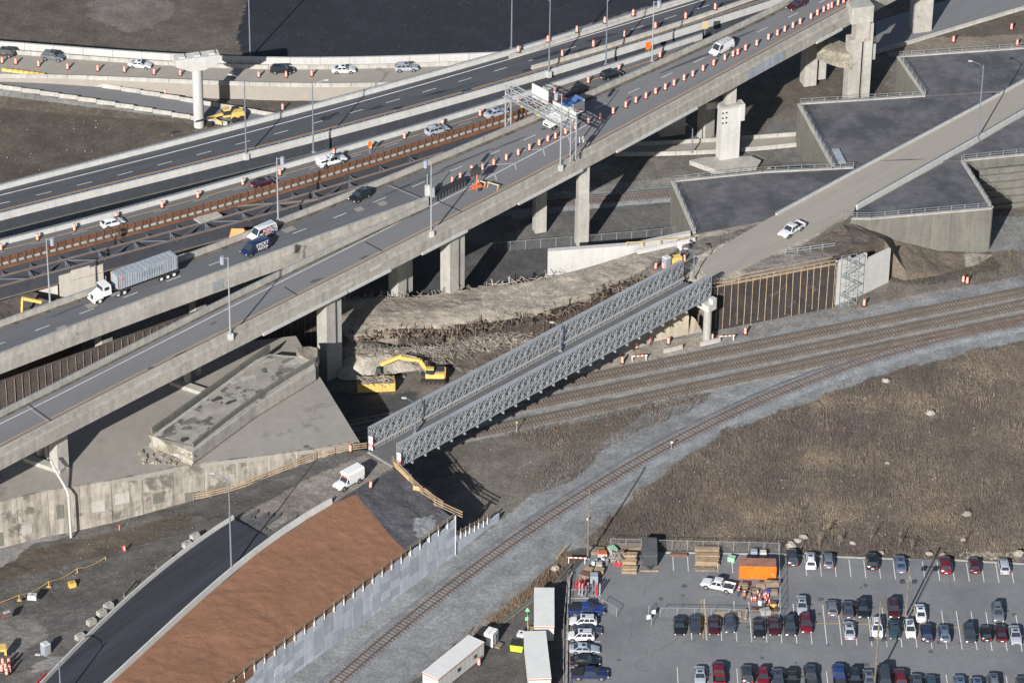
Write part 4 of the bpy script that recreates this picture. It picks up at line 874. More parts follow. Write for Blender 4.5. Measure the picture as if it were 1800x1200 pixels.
for k in range(20):
    u, v = rr.random(), rr.uniform(.15, .85); a = W(275+(474-275)*u, 755+(618-755)*u, zt); b2 = W(336+(540-336)*u, 784+(640-784)*u, zt); c_ = a.lerp(b2, v); n = 11; l, w_ = rr.uniform(.6, 2.0), rr.uniform(.4, 1.1)
    P = []
    for i in range(n): an = 2*math.pi*i/n; r = rr.uniform(.6, 1.25); P.append((c_.x+math.cos(an)*l*r*.75-math.sin(an)*w_*r*.6, c_.y+math.cos(an)*l*r*.6+math.sin(an)*w_*r*.75, zt+.02+k*.0015))
    obj('surface_patch', MB().add(P, [tuple(range(n))]), (M['joint'], M['conc'], M['conc_grey'], M['patch'])[k % 4], st)
mb = MB()
for k in range(60):
    a = W(rr.uniform(245, 345), rr.uniform(790, 815), 9.15); s = rr.uniform(.2, .8); mb.box(a, (s, s*rr.uniform(.5, 1), s*.6), rr.random()*3)
tag(obj('concrete_rubble', mb, M['broken']), kind='stuff')
# ------------------------------------------------------------------ slabs on the right (tunnel roofs) and the ramp
ZS = 9.0
def roofslab(name, label, top, wall_idx, z=ZS, zb=-.5):
    t = thing(name, label, 'tunnel roof', W(*top[0], 0)); P = [W(x, y, z) for x, y in top]
    obj('roof_surface', MB().prism([(p.x, p.y) for p in P], z-.4, z), M['roof_tar'], t)
    n = len(P)
    for i in wall_idx:
        a, b2 = P[i], P[(i+1) % n]; c_ = sum(P, Vector())/n
        d = (b2-a).normalized(); nn = Vector((-d.y, d.x, 0)); nn = nn if nn.dot(c_-a) < 0 else -nn
        Q = dens([a-d*.1, b2+d*.1], 3.6)
        for u, v in zip(Q, Q[1:]):
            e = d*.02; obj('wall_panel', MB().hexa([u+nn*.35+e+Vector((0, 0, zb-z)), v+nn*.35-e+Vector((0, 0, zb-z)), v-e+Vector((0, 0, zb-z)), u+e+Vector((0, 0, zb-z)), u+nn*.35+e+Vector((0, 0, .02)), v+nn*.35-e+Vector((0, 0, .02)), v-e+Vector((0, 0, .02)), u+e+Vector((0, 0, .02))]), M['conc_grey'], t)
        obj('coping', MB().bar(a+nn*.15+Vector((0, 0, .12)), b2+nn*.15+Vector((0, 0, .12)), .6, .25), M['conc'], t)
        R_ = dens([a, b2], 2.6)
        for h in (.75, 1.25): obj('guard_rail', MB().bar(a+Vector((0, 0, h)), b2+Vector((0, 0, h)), .05), M['galv_d'], t)
        for u in R_: obj('guard_post', MB().bar(u+Vector((0, 0, .1)), u+Vector((0, 0, 1.3)), .07), M['galv_d'], t)
    return t
roofslab('tunnel_roof', 'farthest dark tunnel roof slab behind the tall street lamp at the right', [(1580, 101), (1626, 168), (1760, 160), (1900, 95), (1900, 78), (1800, 86)], (0, 5, 4))
roofslab('tunnel_roof', 'large dark tunnel roof slab with a small pale plank near its corner', [(1405, 184), (1467, 297), (1500, 296), (1640, 222), (1745, 165), (1626, 170)], (0, 5))
roofslab('tunnel_roof', 'dark tunnel roof slab left of the ramp beside the concrete viaduct', [(1183, 320), (1222, 410), (1345, 388), (1400, 350), (1470, 312), (1500, 296), (1340, 304)], (0, 6, 5))
roofslab('tunnel_roof', 'triangular dark tunnel roof slab between the ramp and the stepped wall', [(1480, 384), (1532, 384), (1742, 366), (1690, 284), (1658, 286)], (0, 1, 2))
roofslab('tunnel_roof', 'dark tunnel roof area behind the triangular slab at the right edge', [(1655, 284), (1694, 282), (1900, 262), (1900, 150), (1780, 215), (1700, 262)], (1,))
solo('pale_plank', MB().hexa([Vector((v.x, v.y, z)) for z in (ZS+.02, ZS+.35) for v in (W(1474, 288, ZS), W(1487, 288, ZS), W(1475, 264, ZS), W(1462, 264, ZS))]), M['cont_blue'], 'pale blue grey sheet lying near the corner of the large tunnel roof', 'sheet')
# slab wall tapering to the ground near the camera side
# stepped wall with beams
sw = thing('stepped_wall', 'grey retaining wall with horizontal strut shadows at the right edge', 'retaining wall', W(1760, 380, 0))
a, b2 = W(1722, 302, ZS-.3), W(1900, 284, ZS-.3)
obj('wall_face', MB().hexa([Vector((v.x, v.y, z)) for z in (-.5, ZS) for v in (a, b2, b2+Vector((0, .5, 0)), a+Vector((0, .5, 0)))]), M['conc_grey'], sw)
for k in range(5):
    z = 1+k*1.7; obj('strut', MB().bar(Vector((a.x, a.y-.35, z)), Vector((b2.x, b2.y-.35, z)), .55, .3), M['conc_grey'], sw)
# ramp
rp = thing('concrete_ramp', 'pale concrete ramp with white barriers climbing between the tunnel roofs', 'ramp', W(1500, 330, 0))
R_u = L([(1363, 372), (1377, 364), (1450, 325), (1550, 271), (1650, 218), (1720, 181), (1800, 137), (1900, 80)], ZS+1.3, 40, 3)
R_l = L([(1505, 357), (1600, 303), (1660, 270), (1723, 234), (1800, 189), (1900, 128)], ZS+1.3, 40, 3)
RAMPB = [W(1225, 468, ZS), W(1248, 500, ZS), W(1300, 478, ZS), W(1420, 420, ZS), W(1500, 378, ZS)]
dl = [(p.x, p.y) for p in RAMPB]+[(p.x, p.y) for p in shift(R_l, 0)]+[(p.x, p.y) for p in R_u[::-1]]+[(W(1345, 392, ZS).x, W(1345, 392, ZS).y), (W(1290, 425, ZS).x, W(1290, 425, ZS).y)]
obj('ramp_surface', MB().prism(dl, ZS-.6, ZS+.62), M['conc_road'], rp)
barrier_parts(R_u, rp, .4, -.3, -1.6, M['conc_new'], 7); barrier_parts(R_l, rp, .4, -.3, -2.2, M['wall_w'], 7)
handrail(R_u, 'handrail', rp, z=0, lat=-.15, step=3, m=M['rail_blue'], r=.06, pz=-.35); handrail(R_l, 'handrail', rp, z=0, lat=-.1, step=2, m=M['rail_blue'], r=.06, pz=-.35)
obj('end_kerb', MB().sweep(PL([(1428, 425, ZS+.5), (1460, 402, ZS+.6), (1500, 376, ZS+.7)]), [(0, 0), (-.3, 0), (-.3, -1), (0, -1)]), M['conc_grey'], rp)
stain(rp, 1590, 281, ZS+.63, 5, .2, .1, M['stain'])
# ------------------------------------------------------------------ wire mesh walls with timber strips
M['mesh_wall2'] = mat('brown_wire_mesh_wall', c8(84, 76, 72, .8), .95, .25, 3, bump=.3)
def wire_wall(name, label, a, b2, z0, z1, sp, mesh, strip, over=.8, course=.62, sw_=.14, off=.06, gap=None):
    """a,b2: world polyline ends of the face, camera side"""
    mid = (a+b2)/2; t = thing(name, label, 'retaining wall', (mid.x, mid.y, z0)); d = (b2-a); d.z = 0; ln = d.length; d.normalize(); nn = Vector((d.y, -d.x, 0))
    n = int((z1-z0)/course)
    for k in range(n):
        z = z0+k*course; o1 = random.uniform(0, .06)
        obj('mesh_course', MB().hexa([a-nn*.4+Vector((0, 0, z-a.z)), b2-nn*.4+Vector((0, 0, z-b2.z)), b2+nn*o1+Vector((0, 0, z-b2.z)), a+nn*o1+Vector((0, 0, z-a.z)), a-nn*.4+Vector((0, 0, z+course*.93-a.z)), b2-nn*.4+Vector((0, 0, z+course*.93-b2.z)), b2+nn*(o1-.05)+Vector((0, 0, z+course*.93-b2.z)), a+nn*(o1-.05)+Vector((0, 0, z+course*.93-a.z))]), mesh, t)
    obj('backing', MB().hexa([a-nn*.5+Vector((0, 0, z0-a.z)), b2-nn*.5+Vector((0, 0, z0-b2.z)), b2-nn*.35+Vector((0, 0, z0-b2.z)), a-nn*.35+Vector((0, 0, z0-a.z)), a-nn*.5+Vector((0, 0, z1-a.z)), b2-nn*.5+Vector((0, 0, z1-b2.z)), b2-nn*.35+Vector((0, 0, z1-b2.z)), a-nn*.35+Vector((0, 0, z1-a.z))]), mesh, t)
    k = int(ln/sp)
    for i in range(k+1):
        if gap and random.random() < gap: continue
        p = a+d*(ln*(i+random.uniform(-.12, .12))/k)+nn*(.1+off); q = Vector((p.x, p.y, z0+random.choice((0, 0, 0, .6)))); r = Vector((p.x+random.uniform(-.12, .12), p.y, z1+over*random.uniform(.3, 1)))
        obj('timber_strip', MB().bar(q, r, sw_, .07), strip, t)
    return t, d, nn
a, b2 = W(1246, 583, 0), W(1462, 541, 0)
ww, dw, nw = wire_wall('wire_wall', 'black wire mesh retaining wall with tan timber strips by the tracks', a, b2, 0, 9.3, 1.3, M['mesh_wall'], M['wood'], 1.2, sw_=.12)
for h, o1 in ((9.4, .1), (9.9, .5), (10.3, .2), (9.6, -1.0), (10.2, -1.1)):
    obj('timber_rail', MB().bar(a+nw*o1+Vector((0, 0, h)), b2+nw*o1+Vector((0, 0, h+random.uniform(-.1, .1))), .12, .14), M['wood'], ww)
a2 = W(1222, 562, 0)
wire_wall('wire_wall', 'short shaded return of the black wire wall behind the bridge bent', a2+Vector((0, 2, 0)), a+Vector((.1, .3, 0)), 0, 8.3, .9, M['mesh_wall'], M['wood'], 0)
wire_wall('wire_wall', 'tall dark wire mesh wall with pale strips seen under the truck deck', W(-90, 850, 0), W(560, 610, 0), 0, 16.5, 1.5, M['mesh_wall2'], M['wood_g'], 0, sw_=.1)
M['torn'] = mat('torn_mesh', c8(72, 64, 60, .8), .95, .35, 1.5, bump=.6, spots=(c8(120, 110, 100, .6), .6, .6, .7))
for x0, y0, z0_, x1, y1, z1_, lb in ((700, 574, 5, 779, 577, 4.8, 'torn dark wire wall behind the yellow excavator with rusty strips'), (800, 568, 5.2, 866, 563, 5.5, 'torn dark wire wall in the middle of the mound above the rebar'), (866, 563, 5.5, 964, 543, 6.5, 'torn dark wire wall beyond the tangled rebar near the far truss'), (966, 542, 6.5, 1068, 500, 8.1, 'torn dark wire wall just behind the middle of the truss bridge'), (1070, 500, 8.1, 1150, 477, 9, 'torn dark wire wall behind the far end of the truss bridge')):
    a_, b_ = W(x0, y0, z0_), W(x1, y1, z1_); a_.z = b_.z = 0; nn_ = (b_-a_).normalized(); nn_ = Vector((nn_.y, -nn_.x, 0))
    wire_wall('torn_wire_wall', lb, a_+nn_*.9, b_+nn_*.9, 0, min(z0_, z1_), 1.0, M['torn'], M['rust_d'], 0, sw_=.09, gap=.3)
# ================================================================== truss bridge
ZB = 9.3
nL, nR = W(700, 817, ZB), W(1247, 519, ZB); DB_ = (nR-nL).normalized(); NB = Vector((-DB_.y, DB_.x, 0)); BL = (nR-nL).length
nbay = round(BL/3.05); bay_l = BL/nbay; PH = 2.2
tb_ = thing('truss_bridge', 'grey galvanised modular steel truss bridge crossing over the railway tracks', 'bridge', (nL.x, nL.y, 0))
AZB = math.atan2(DB_.y, DB_.x)
def bpanel():
    m = MB(); Lb = bay_l-.04
    for y in (-.42, 0, .42):
        for z in (.06, PH-.06): m.bar((0, y, z), (Lb, y, z), .1, .12)
        for x in (.05, Lb/2, Lb-.05): m.bar((x, y, 0), (x, y, PH), .08)
        for x0 in (.05, Lb/2):
            x1 = x0+Lb/2-.05; xm = (x0+x1)/2
            for a, b in (((x0, PH/2), (xm, PH-.1)), ((xm, PH-.1), (x1, PH/2)), ((x1, PH/2), (xm, .1)), ((xm, .1), (x0, PH/2))): m.bar((a[0], y, a[1]), (b[0], y, b[1]), .085)
    m.bar((.05, -.35, PH*.75), (.05, .35, PH*.75), .06); m.bar((Lb/2, -.35, PH*.25), (Lb/2, .35, PH*.25), .06); m.bar((.05, -.35, .2), (Lb/2, .35, PH/2), .05); m.bar((Lb/2, .35, PH/2), (Lb-.1, -.35, PH-.2), .05)
    return m
farN = NB*6.9
pr = None
for side, off in (('near', 0), ('far', 1)):
    for tier in range(2):
        for i in range(nbay):
            if pr is None: pr = obj('truss_panel', bpanel(), M['galv'], tb_, world=False); o = pr
            else: o = pr.copy(); COL.objects.link(o); o.parent = tb_
            o.location = nL+DB_*(i*bay_l)+(farN if off else Vector())+Vector((0, 0, tier*PH-.2))-tb_.location; o.rotation_euler = (0, 0, AZB)
    base = nL+(farN if off else Vector())
    for i in range(nbay):                        # top plates with a gap at each joint
        wd = .75 if 3 < i < nbay-4 else .6
        a = base+DB_*(i*bay_l+.08)+Vector((0, 0, 2*PH-.12)); obj('top_plate', MB().bar(a, a+DB_*(bay_l-.16), wd, .1), M['galv'], tb_)
    for z in (-.1, PH-.2):
        obj('chord', MB().bar(base+Vector((0, 0, z)), base+DB_*BL+Vector((0, 0, z)), .95, .08), M['galv'], tb_)
    if off:
        for z, y in ((.75, .7), (1.05, .7)): obj('guard_rail', MB().bar(base-NB*y+Vector((0, 0, z)), base-NB*y+DB_*BL+Vector((0, 0, z)), .12, .1), M['conc_new'], tb_)
dk = [nL+NB*.55-DB_*.5, nR+NB*.55+DB_*.5, nR+NB*6.35+DB_*.5, nL+NB*6.35-DB_*.5]
obj('bridge_deck', MB().prism([(p.x, p.y) for p in dk], ZB-.5, ZB-.15), mat('dark_bridge_deck', c8(94, 93, 94), .9, .08, 2), tb_)
for i in range(nbay*1+1):
    a = nL+DB_*(i*bay_l); obj('cross_beam', MB().bar(a-NB*.4+Vector((0, 0, -.75)), a+NB*7.4+Vector((0, 0, -.75)), .2, .45), M['galv'], tb_)
# approach surfaces and bents
bt = thing('bridge_bent', 'concrete cap on two columns carrying the far end of the truss bridge', 'bridge support', W(1236, 582, 0))
e = nR-DB_*.8
obj('bent_cap', MB().bar(e-NB*1.6+Vector((0, 0, -1.6)), e+NB*9+Vector((0, 0, -1.6)), 2.0, 1.3), M['conc_new'], bt)
obj('bent_cap_block', MB().bar(e-NB*1.6+DB_*.5+Vector((0, 0, -.45)), e-NB*.6+DB_*.5+Vector((0, 0, -.45)), 1.0, 1.0), M['conc_new'], bt)
for k in (-.5, 6.5): obj('column', MB().tube(e+NB*k+Vector((0, 0, -9.5)), e+NB*k+Vector((0, 0, -2.2)), .75, 12), M['conc'], bt)
s2 = nL+DB_*.3
bt2 = thing('bridge_sill', 'concrete sill under the near end of the truss bridge', 'bridge support', (s2.x, s2.y, 8))
obj('sill_beam', MB().bar(s2-NB*1.4+Vector((0, 0, -1.4)), s2+NB*8+Vector((0, 0, -1.4)), 1.6, 1.0), M['conc_new'], bt2)
obj('joint_plate', MB().bar(nL-DB_*.9+NB*.4+Vector((0, 0, -.1)), nL-DB_*.9+NB*6.5+Vector((0, 0, -.1)), .5, .06), M['conc'], bt2)
obj('back_wall', MB().bar(s2-NB*1.4+Vector((0, 0, -5.4))+DB_*.4, s2+NB*8+Vector((0, 0, -5.4))+DB_*.4, .6, 7.4), M['mesh_wall'], bt2)
for (p, lb) in ((nL-NB*.45, 'near'), (nL+farN-NB*.5, 'far')):          # end signs
    q = p-DB_*.25+Vector((0, 0, -.1)); nm = {'near': 'white and red weight limit sign on the end of the near truss', 'far': 'white and red weight limit sign on the end of the far truss'}[lb]
    t = thing('bridge_sign', nm, 'sign', (q.x, q.y, q.z)); f = Vector((-.5, -.86, 0)); s = Vector((.86, -.5, 0))
    def plate(z0, z1, w_, m, dd, n): obj(n, MB().hexa([q+s*x*w_/2+f*(dd+y)+Vector((0, 0, z)) for z in (z0, z1) for x, y in ((-1, 0), (-1, .03), (1, .03), (1, 0))]), m, t)
    plate(.2, 2.9, .8, M['white'], 0, 'sign_panel'); plate(.75, 1.4, .8, M['red'], .035, 'red_band')
    c0 = q+f*.05+Vector((0, 0, 2.2)); m_ = MB(); nseg = 16
    m_.add([c0+(s*math.cos(a)+Vector((0, 0, 1))*math.sin(a))*r for r in (.36, .26) for a in [2*math.pi*k/nseg for k in range(nseg)]], [(k, (k+1) % nseg, nseg+(k+1) % nseg, nseg+k) for k in range(nseg)]); obj('red_ring', m_, M['red'], t)
    for z, w_ in ((1.2, .55), (.95, .5)): plate(z-.06, z+.05, w_, M['white'], .07, 'text_line')
# ================================================================== grey panel retaining wall
wt = [W(450, 1167, 7.2), W(800, 911, 7.2)]; wd_ = (wt[1]-wt[0]); wd_.z = 0; wd_.normalize()
w0 = W(800, 911, 7.2); w0 = w0; wn = Vector((wd_.y, -wd_.x, 0)); start = wt[0]-wd_*18; total = (w0-start).dot(wd_)
pw = thing('panel_wall', 'long grey precast panel retaining wall beside the rusty siding', 'retaining wall', (wt[0].x, wt[0].y, 0))
ncol = round(total/2.45); cl = total/ncol; hts = [0, 1.5, 3.0, 4.5, 6.0, 7.0]
pan = {}
for i in range(ncol):
    p = start+wd_*(i*cl); top = 6.7+(i % 2)*.5
    zz = [-1.0, .6, 2.2, 3.8, 5.4, top] if i % 2 else [-1.0, 1.4, 3.0, 4.6, top]
    for z0, z1 in zip(zz, zz[1:]):
        key = (round(z1-z0, 2), random.random() < .4)
        if key not in pan: pan[key] = obj('wall_panel', MB().hexa([(x, y, z) for z in (.03, z1-z0-.03) for x, y in ((.04, -.1), (cl-.04, -.1), (cl-.04, .1), (.04, .1))]), M['panel_b' if key[1] else 'panel'], pw, world=False); o = pan[key]
        else: o = pan[key].copy(); COL.objects.link(o); o.parent = pw
        q = p+wn*random.uniform(-.03, .03); o.location = Vector((q.x, q.y, z0))-pw.location; o.rotation_euler = (0, 0, math.atan2(wd_.y, wd_.x))
    # bracket, post and rails
    q = p+wd_*(cl*.1)+wn*.15; obj('post_bracket', MB().bar(Vector((q.x, q.y, 6.4)), Vector((q.x, q.y, 7.9)), .2, .12), M['conc_new'], pw)
    obj('guard_post', MB().bar(Vector((q.x, q.y, 7.5)), Vector((q.x, q.y, 8.5)), .12), M['wood_g'], pw)
obj('backing', MB().hexa([Vector((v.x, v.y, z)) for z in (-1, 6.6) for v in (start-wn*.12, w0-wn*.12, w0-wn*.35, start-wn*.35)]), M['dark'], pw)
for h in (7.95, 8.4): obj('guard_rail', MB().bar(start+wn*.1+Vector((0, 0, h-7.2)), w0+wn*.1+Vector((0, 0, h-7.2)), .1, .12), M['wood_g'], pw)
obj('wall_edge', MB().bar(Vector((w0.x, w0.y, -1)), Vector((w0.x, w0.y, 7.9)), .3), M['panel'], pw)
# lower wall continuation
lw = thing('low_panel_wall', 'short low end of the grey panel wall stepping down towards the siding', 'retaining wall', (w0.x, w0.y, 0))
Q0 = Vector((w0.x, w0.y, 0)); Q1 = W(878, 908, .5); Q1.z = 0; n2 = 5; d2 = (Q1-Q0)/n2; n_2 = Vector((d2.y, -d2.x, 0)).normalized()
for i in range(n2):
    a, b = Q0+d2*i, Q0+d2*(i+1); h = 3.0-i*.45
    for z0, z1 in ((-.5, h*.5), (h*.5+.03, h)):
        obj('wall_panel', MB().hexa([v+Vector((0, 0, z)) for z in (z0, z1) for v in (a+d2*.01, b-d2*.01, b-d2*.01-n_2*.25, a+d2*.01-n_2*.25)]), M['panel'], lw)
    if i < 4:
        for u in (.15, .6):
            q = a+d2*u+n_2*.05; obj('post_bracket', MB().bar(q+Vector((0, 0, h-.6)), q+Vector((0, 0, h+.7)), .2, .12), M['conc_new'], lw); obj('guard_post', MB().bar(q+Vector((0, 0, h+.4)), q+Vector((0, 0, h+1.5)), .11), M['wood_g'], lw)
for h in (.7, 1.2): obj('guard_rail', MB().bar(Q0+Vector((0, 0, 3+h)), Q0+d2*4+Vector((0, 0, 1.4+h)), .1, .12), M['wood_g'], lw)
# timber edge fence on the black slope
tf = thing('timber_fence', 'makeshift timber rail fence with plywood along the black stone slope edge', 'fence', W(750, 870, 8))
fp = [(692, 815, 9), (722, 848, 8.6), (742, 868, 8.2), (765, 889, 7.8), (798, 908, 7.3)]
FP = PL(fp)
for i in range(4):
    a, b = FP[i], FP[i+1]; obj('fence_post', MB().bar(a+Vector((0, 0, -.6)), a+Vector((0, 0, 1.7)), .14), M['wood_g'], tf)
    for h in (.5, 1.0, 1.5):
        ext = (b-a).normalized()*.6+Vector((1.2, -.2, 0))*(.8 if i > 1 else 0); obj('fence_rail', MB().bar(a+Vector((-.3, 0, h)), b+ext+Vector((0, 0, h-.1)), .1, .16), M['wood'], tf)
for (x0, y0, z0_), (x1, y1, z1_) in ((fp[0], (719, 843, 8.6)), ((726, 858, 8.5), (748, 862, 8.3)), ((748, 862, 8.3), (767, 880, 7.9))):
    a, b = W(x0, y0+2, z0_), W(x1, y1+3, z1_); obj('plywood_sheet', MB().bar(a+Vector((0, 0, .35)), b+Vector((0, 0, .35)), .12, 1.0), M['ply'], tf)
tf2 = thing('timber_fence', 'long low timber rail fence along the dirt road below the old abutment', 'fence', W(500, 820, 5))
fp = [(340, 880, 2), (385, 872, 3), (425, 860, 3.8), (470, 842, 5.2), (520, 822, 6.6), (560, 806, 7.7), (600, 795, 8.6), (645, 790, 9)]
FP = dens(PL(fp), 3.2)
for a, b in zip(FP, FP[1:]):
    obj('fence_post', MB().bar(a, a+Vector((0, 0, 1.5)), .14), M['wood_g'], tf2)
    for h in (.45, .9, 1.35): obj('fence_rail', MB().bar(a+Vector((0, 0, h)), b+Vector((0, 0, h)), .08, .14), M['wood'], tf2)
# white stepped wall and scaffold next to the wire wall
ws = thing('stepped_white_wall', 'pale concrete wall with stepped top behind the scaffold stair', 'wall', W(1530, 490, 0))
for (x0, y0, x1, y1, zt_) in ((1468, 535, 1492, 527, 9.2), (1492, 527, 1520, 515, 8.6), (1520, 515, 1562, 495, 7.2)):
    a, b = W(x0, y0, 0), W(x1, y1, 0); d = (b-a).normalized(); n_ = Vector((-d.y, d.x, 0)); obj('wall_section', MB().hexa([Vector((v.x, v.y, z)) for z in (-.3, zt_) for v in (a, b-d*.03, b+n_*.5-d*.03, a+n_*.5)]), M['conc_new'], ws)
a, b = W(1462, 456, 9.2), W(1495, 452, 9.0)
sc = thing('scaffold_stair', 'galvanised scaffold stair tower at the end of the wire wall', 'scaffold', W(1487, 540, 0))
o_ = W(1478, 541, 0); ux, uy = Vector((.95, .3, 0)), Vector((-.3, .95, 0))
for x in (0, 1.5, 3.0):
    for y in (0, 1.2): obj('standard', MB().bar(o_+ux*x+uy*y, o_+ux*x+uy*y+Vector((0, 0, 10.5)), .06), M['galv_d'], sc)
for k in range(6):
    z = .4+k*2
    for y in (0, 1.2): obj('ledger', MB().bar(o_+uy*y+Vector((0, 0, z)), o_+ux*3+uy*y+Vector((0, 0, z)), .05), M['galv_d'], sc)
    for x in (0, 3): obj('ledger', MB().bar(o_+ux*x+Vector((0, 0, z)), o_+ux*x+uy*1.2+Vector((0, 0, z)), .05), M['galv_d'], sc)
    if k < 5:
        s_, e_ = (0, 3) if k % 2 else (3, 0)
        for y in (.2, .9): obj('stringer', MB().bar(o_+ux*s_+uy*y+Vector((0, 0, z)), o_+ux*e_+uy*y+Vector((0, 0, z+2)), .05, .08), M['galv_d'], sc)
        for j in range(7): q = o_+ux*(s_+(e_-s_)*(j+.5)/7)+Vector((0, 0, z+2*(j+.5)/7)); obj('tread', MB().bar(q+uy*.2, q+uy*.9, .18, .04), M['galv_d'], sc)
        obj('diagonal', MB().bar(o_+Vector((0, 0, z)), o_+ux*3+Vector((0, 0, z+2)), .05), M['galv'], sc)
for k in range(4):
    a = W(1380+k*22, 448-k*3, 9.3); b = W(1402+k*22, 445-k*3, 9.3)
    if k == 0: tg = thing('guard_frame', 'grey timber guard frames behind the top of the wire wall', 'fence', a)
    obj('frame_rail', MB().bar(a+Vector((0, 0, 1.1)), b+Vector((0, 0, 1.1)), .1), M['galv_d'], tg); obj('frame_rail', MB().bar(a+Vector((0, 0, .6)), b+Vector((0, 0, .6)), .1), M['galv_d'], tg); obj('frame_post', MB().bar(a, a+Vector((0, 0, 1.2)), .1), M['galv_d'], tg)
# white wall piece behind the mound
wp = thing('tapered_white_wall', 'bright white concrete wall end rising behind the sand mound', 'wall', W(1040, 460, 4))
a, b, c_ = W(963, 442, 9.4), W(1113, 431, 9.4), W(1214, 410, 9.4)
for p, q in ((a, b), (b, c_)): obj('wall_section', MB().hexa([Vector((v.x, v.y, z)) for z in (-.5, 9.4) for v in (p, q, q+Vector((0, 1.1, 0)), p+Vector((0, 1.1, 0)))]), M['wall_w'], wp)
# ================================================================== things along roads
# -- traffic drums
def mk_drum():
    t = thing('traffic_drum', '', 'traffic drum')
    obj('drum', MB().lathe([(.27, .08), (.25, .6), (.225, 1.0), (.2, 1.38), (.12, 1.44)], n=12), M['orange'], t, world=False, smooth=False)
    for z, r in ((.36, .267), (.66, .256), (.94, .24), (1.2, .225)): obj('white_band', MB().lathe([(r, z-.055), (r-.008, z+.055)], n=12), M['white'], t, world=False)
    obj('rubber_base', MB().lathe([(.42, 0), (.4, .07), (.27, .1)], n=12), M['black'], t, world=False)
    return Proto(t)
drum = mk_drum()
def drums(pts, z, fmt, group):
    for i, p in enumerate(pts):
        zz = p[2] if len(p) > 2 else z
        drum.put(W(p[0], p[1], zz), random.random()*3, fmt.format(ordn(i)), group)
ab_ = [(x/3+900, y/3) for x, y in ((33, 820), (92, 793), (143, 768), (189, 747), (229, 732), (283, 708), (334, 683), (403, 655), (465, 628), (533, 600), (600, 568), (653, 543), (706, 520), (757, 497), (808, 474), (854, 453), (907, 426), (953, 405), (1007, 376), (1063, 348), (1122, 319), (1165, 300), (1190, 290), (1231, 268), (1290, 243))]+[(x/3+1350, y/3) for x, y in ((2, 212), (49, 190), (88, 170), (131, 150), (169, 130), (226, 103), (260, 83), (293, 66), (318, 52), (335, 44), (369, 30), (398, 18), (425, 6), (452, -4))]
drums(ab_, ZD, 'striped orange drum in the long diagonal line on the viaduct, {} from its western end', 'drums closing the near viaduct lane')
drums([(795, 322), (809, 315), (829, 302), (848, 299), (868, 291), (890, 282)], ZD, 'striped orange drum behind the black crash cushion, {} along the gore', 'drums at the gore')
drums([(2, 440), (66, 422), (131, 405), (205, 385), (285, 365), (348, 348), (427, 325), (492, 308), (587, 273), (652, 261), (711, 244), (778, 221), (844, 204), (911, 183), (975, 164), (1034, 146), (1088, 124)], ZC, 'orange drum along the white barrier of the narrow carriageway, {} from the west', 'drums on the narrow carriageway')
drums([(4, 111), (28, 113), (68, 117), (119, 122), (172, 125), (219, 127), (271, 131), (317, 133), (409, 136), (455, 136), (503, 136), (548, 134)], ZE, 'orange drum along the service road traffic lane, {} from the west', 'drums on the service road')
drums([(291, 168), (497, 193), (97, 173)], .1, 'lone orange drum on the low dirt road below the service road, {} of three', 'drums by the low road')
drums([(1160, 101)], ZD, 'orange drum on the concrete shoulder beside the orange diamond sign', 'single drums')
for x, y, z, lb in ((1676, 74, 0, 'orange drum on dark mud above the farthest tunnel roof'), (1778, 52, 0, 'orange drum on mud at the top right beyond the tunnel roofs'), (1788, 80, 0, 'orange drum just behind the railing of the farthest tunnel roof'), (616, 793, 9, 'orange drum at the timber rail left of the truss bridge mouth'), (651, 856, 9, 'leaning orange drum on the black stones beside the white camper truck'), (842, 1168, 0, 'orange drum beside the lower left site office trailer'), (1152, 472, 9, 'leaning orange drum left of the grey portable toilet on the mound'), (1166, 472, 9, 'orange drum touching the grey portable toilet on the mound'), (1203, 459, 9, 'orange drum behind the light tower at the bridge end'), (1252, 598, 0, 'orange drum at the striped barricade below the wire wall'), (1119, 612, 0, 'orange drum left of the worker walking near the tracks'), (1175, 604, 0, 'orange drum right of the worker walking near the tracks'), (1310, 587, 0, 'slim orange drum at the foot of the wire wall beside the far track'), (1094, 638, 0, 'orange drum by the barricade almost under the truss bridge'), (1497, 523, 0, 'orange drum at the foot of the scaffold stair'), (1519, 537, 0, 'orange drum lower right of the scaffold stair near the white trestle'), (1693, 496, 0, 'left one of two orange drums standing close together by the tracks'), (1700, 498, 0, 'right one of two orange drums standing close together by the tracks'), (219, 971, 1.6, 'orange drum alone on the dirt road fork with a red and white tube')):
    drum.put(W(x, y, z), .3, lb, 'single drums', rot=(.15, .1, 0) if 'leaning' in lb else None)
for i, (x, y) in enumerate(((3, 1179), (10, 1177), (12, 1185), (17, 1180), (16, 1168), (5, 1168))): drum.put(W(x, y, 3.6), i, 'orange drum in the tight cluster at the lower left corner, {} one'.format(ordn(i)), 'drums clustered in the yard')
for i, (x, y) in enumerate(((903, 97), (955, 79), (1006, 62), (1055, 46), (1105, 33), (1150, 17))): drum.put(W(x+8, y-5, ZD+.9), i, 'small orange marker atop the concrete barrier of the black highway, {} from west'.format(ordn(i)), 'markers on far barrier')
for i, (x, y) in enumerate(((988, 99), (1043, 82), (1098, 65), (1152, 50), (1205, 33), (1257, 17))): drum.put(W(x, y, ZD+.9), i, 'small orange marker atop the middle jersey barrier on the black highway, {} from west'.format(ordn(i)), 'markers on middle barrier')
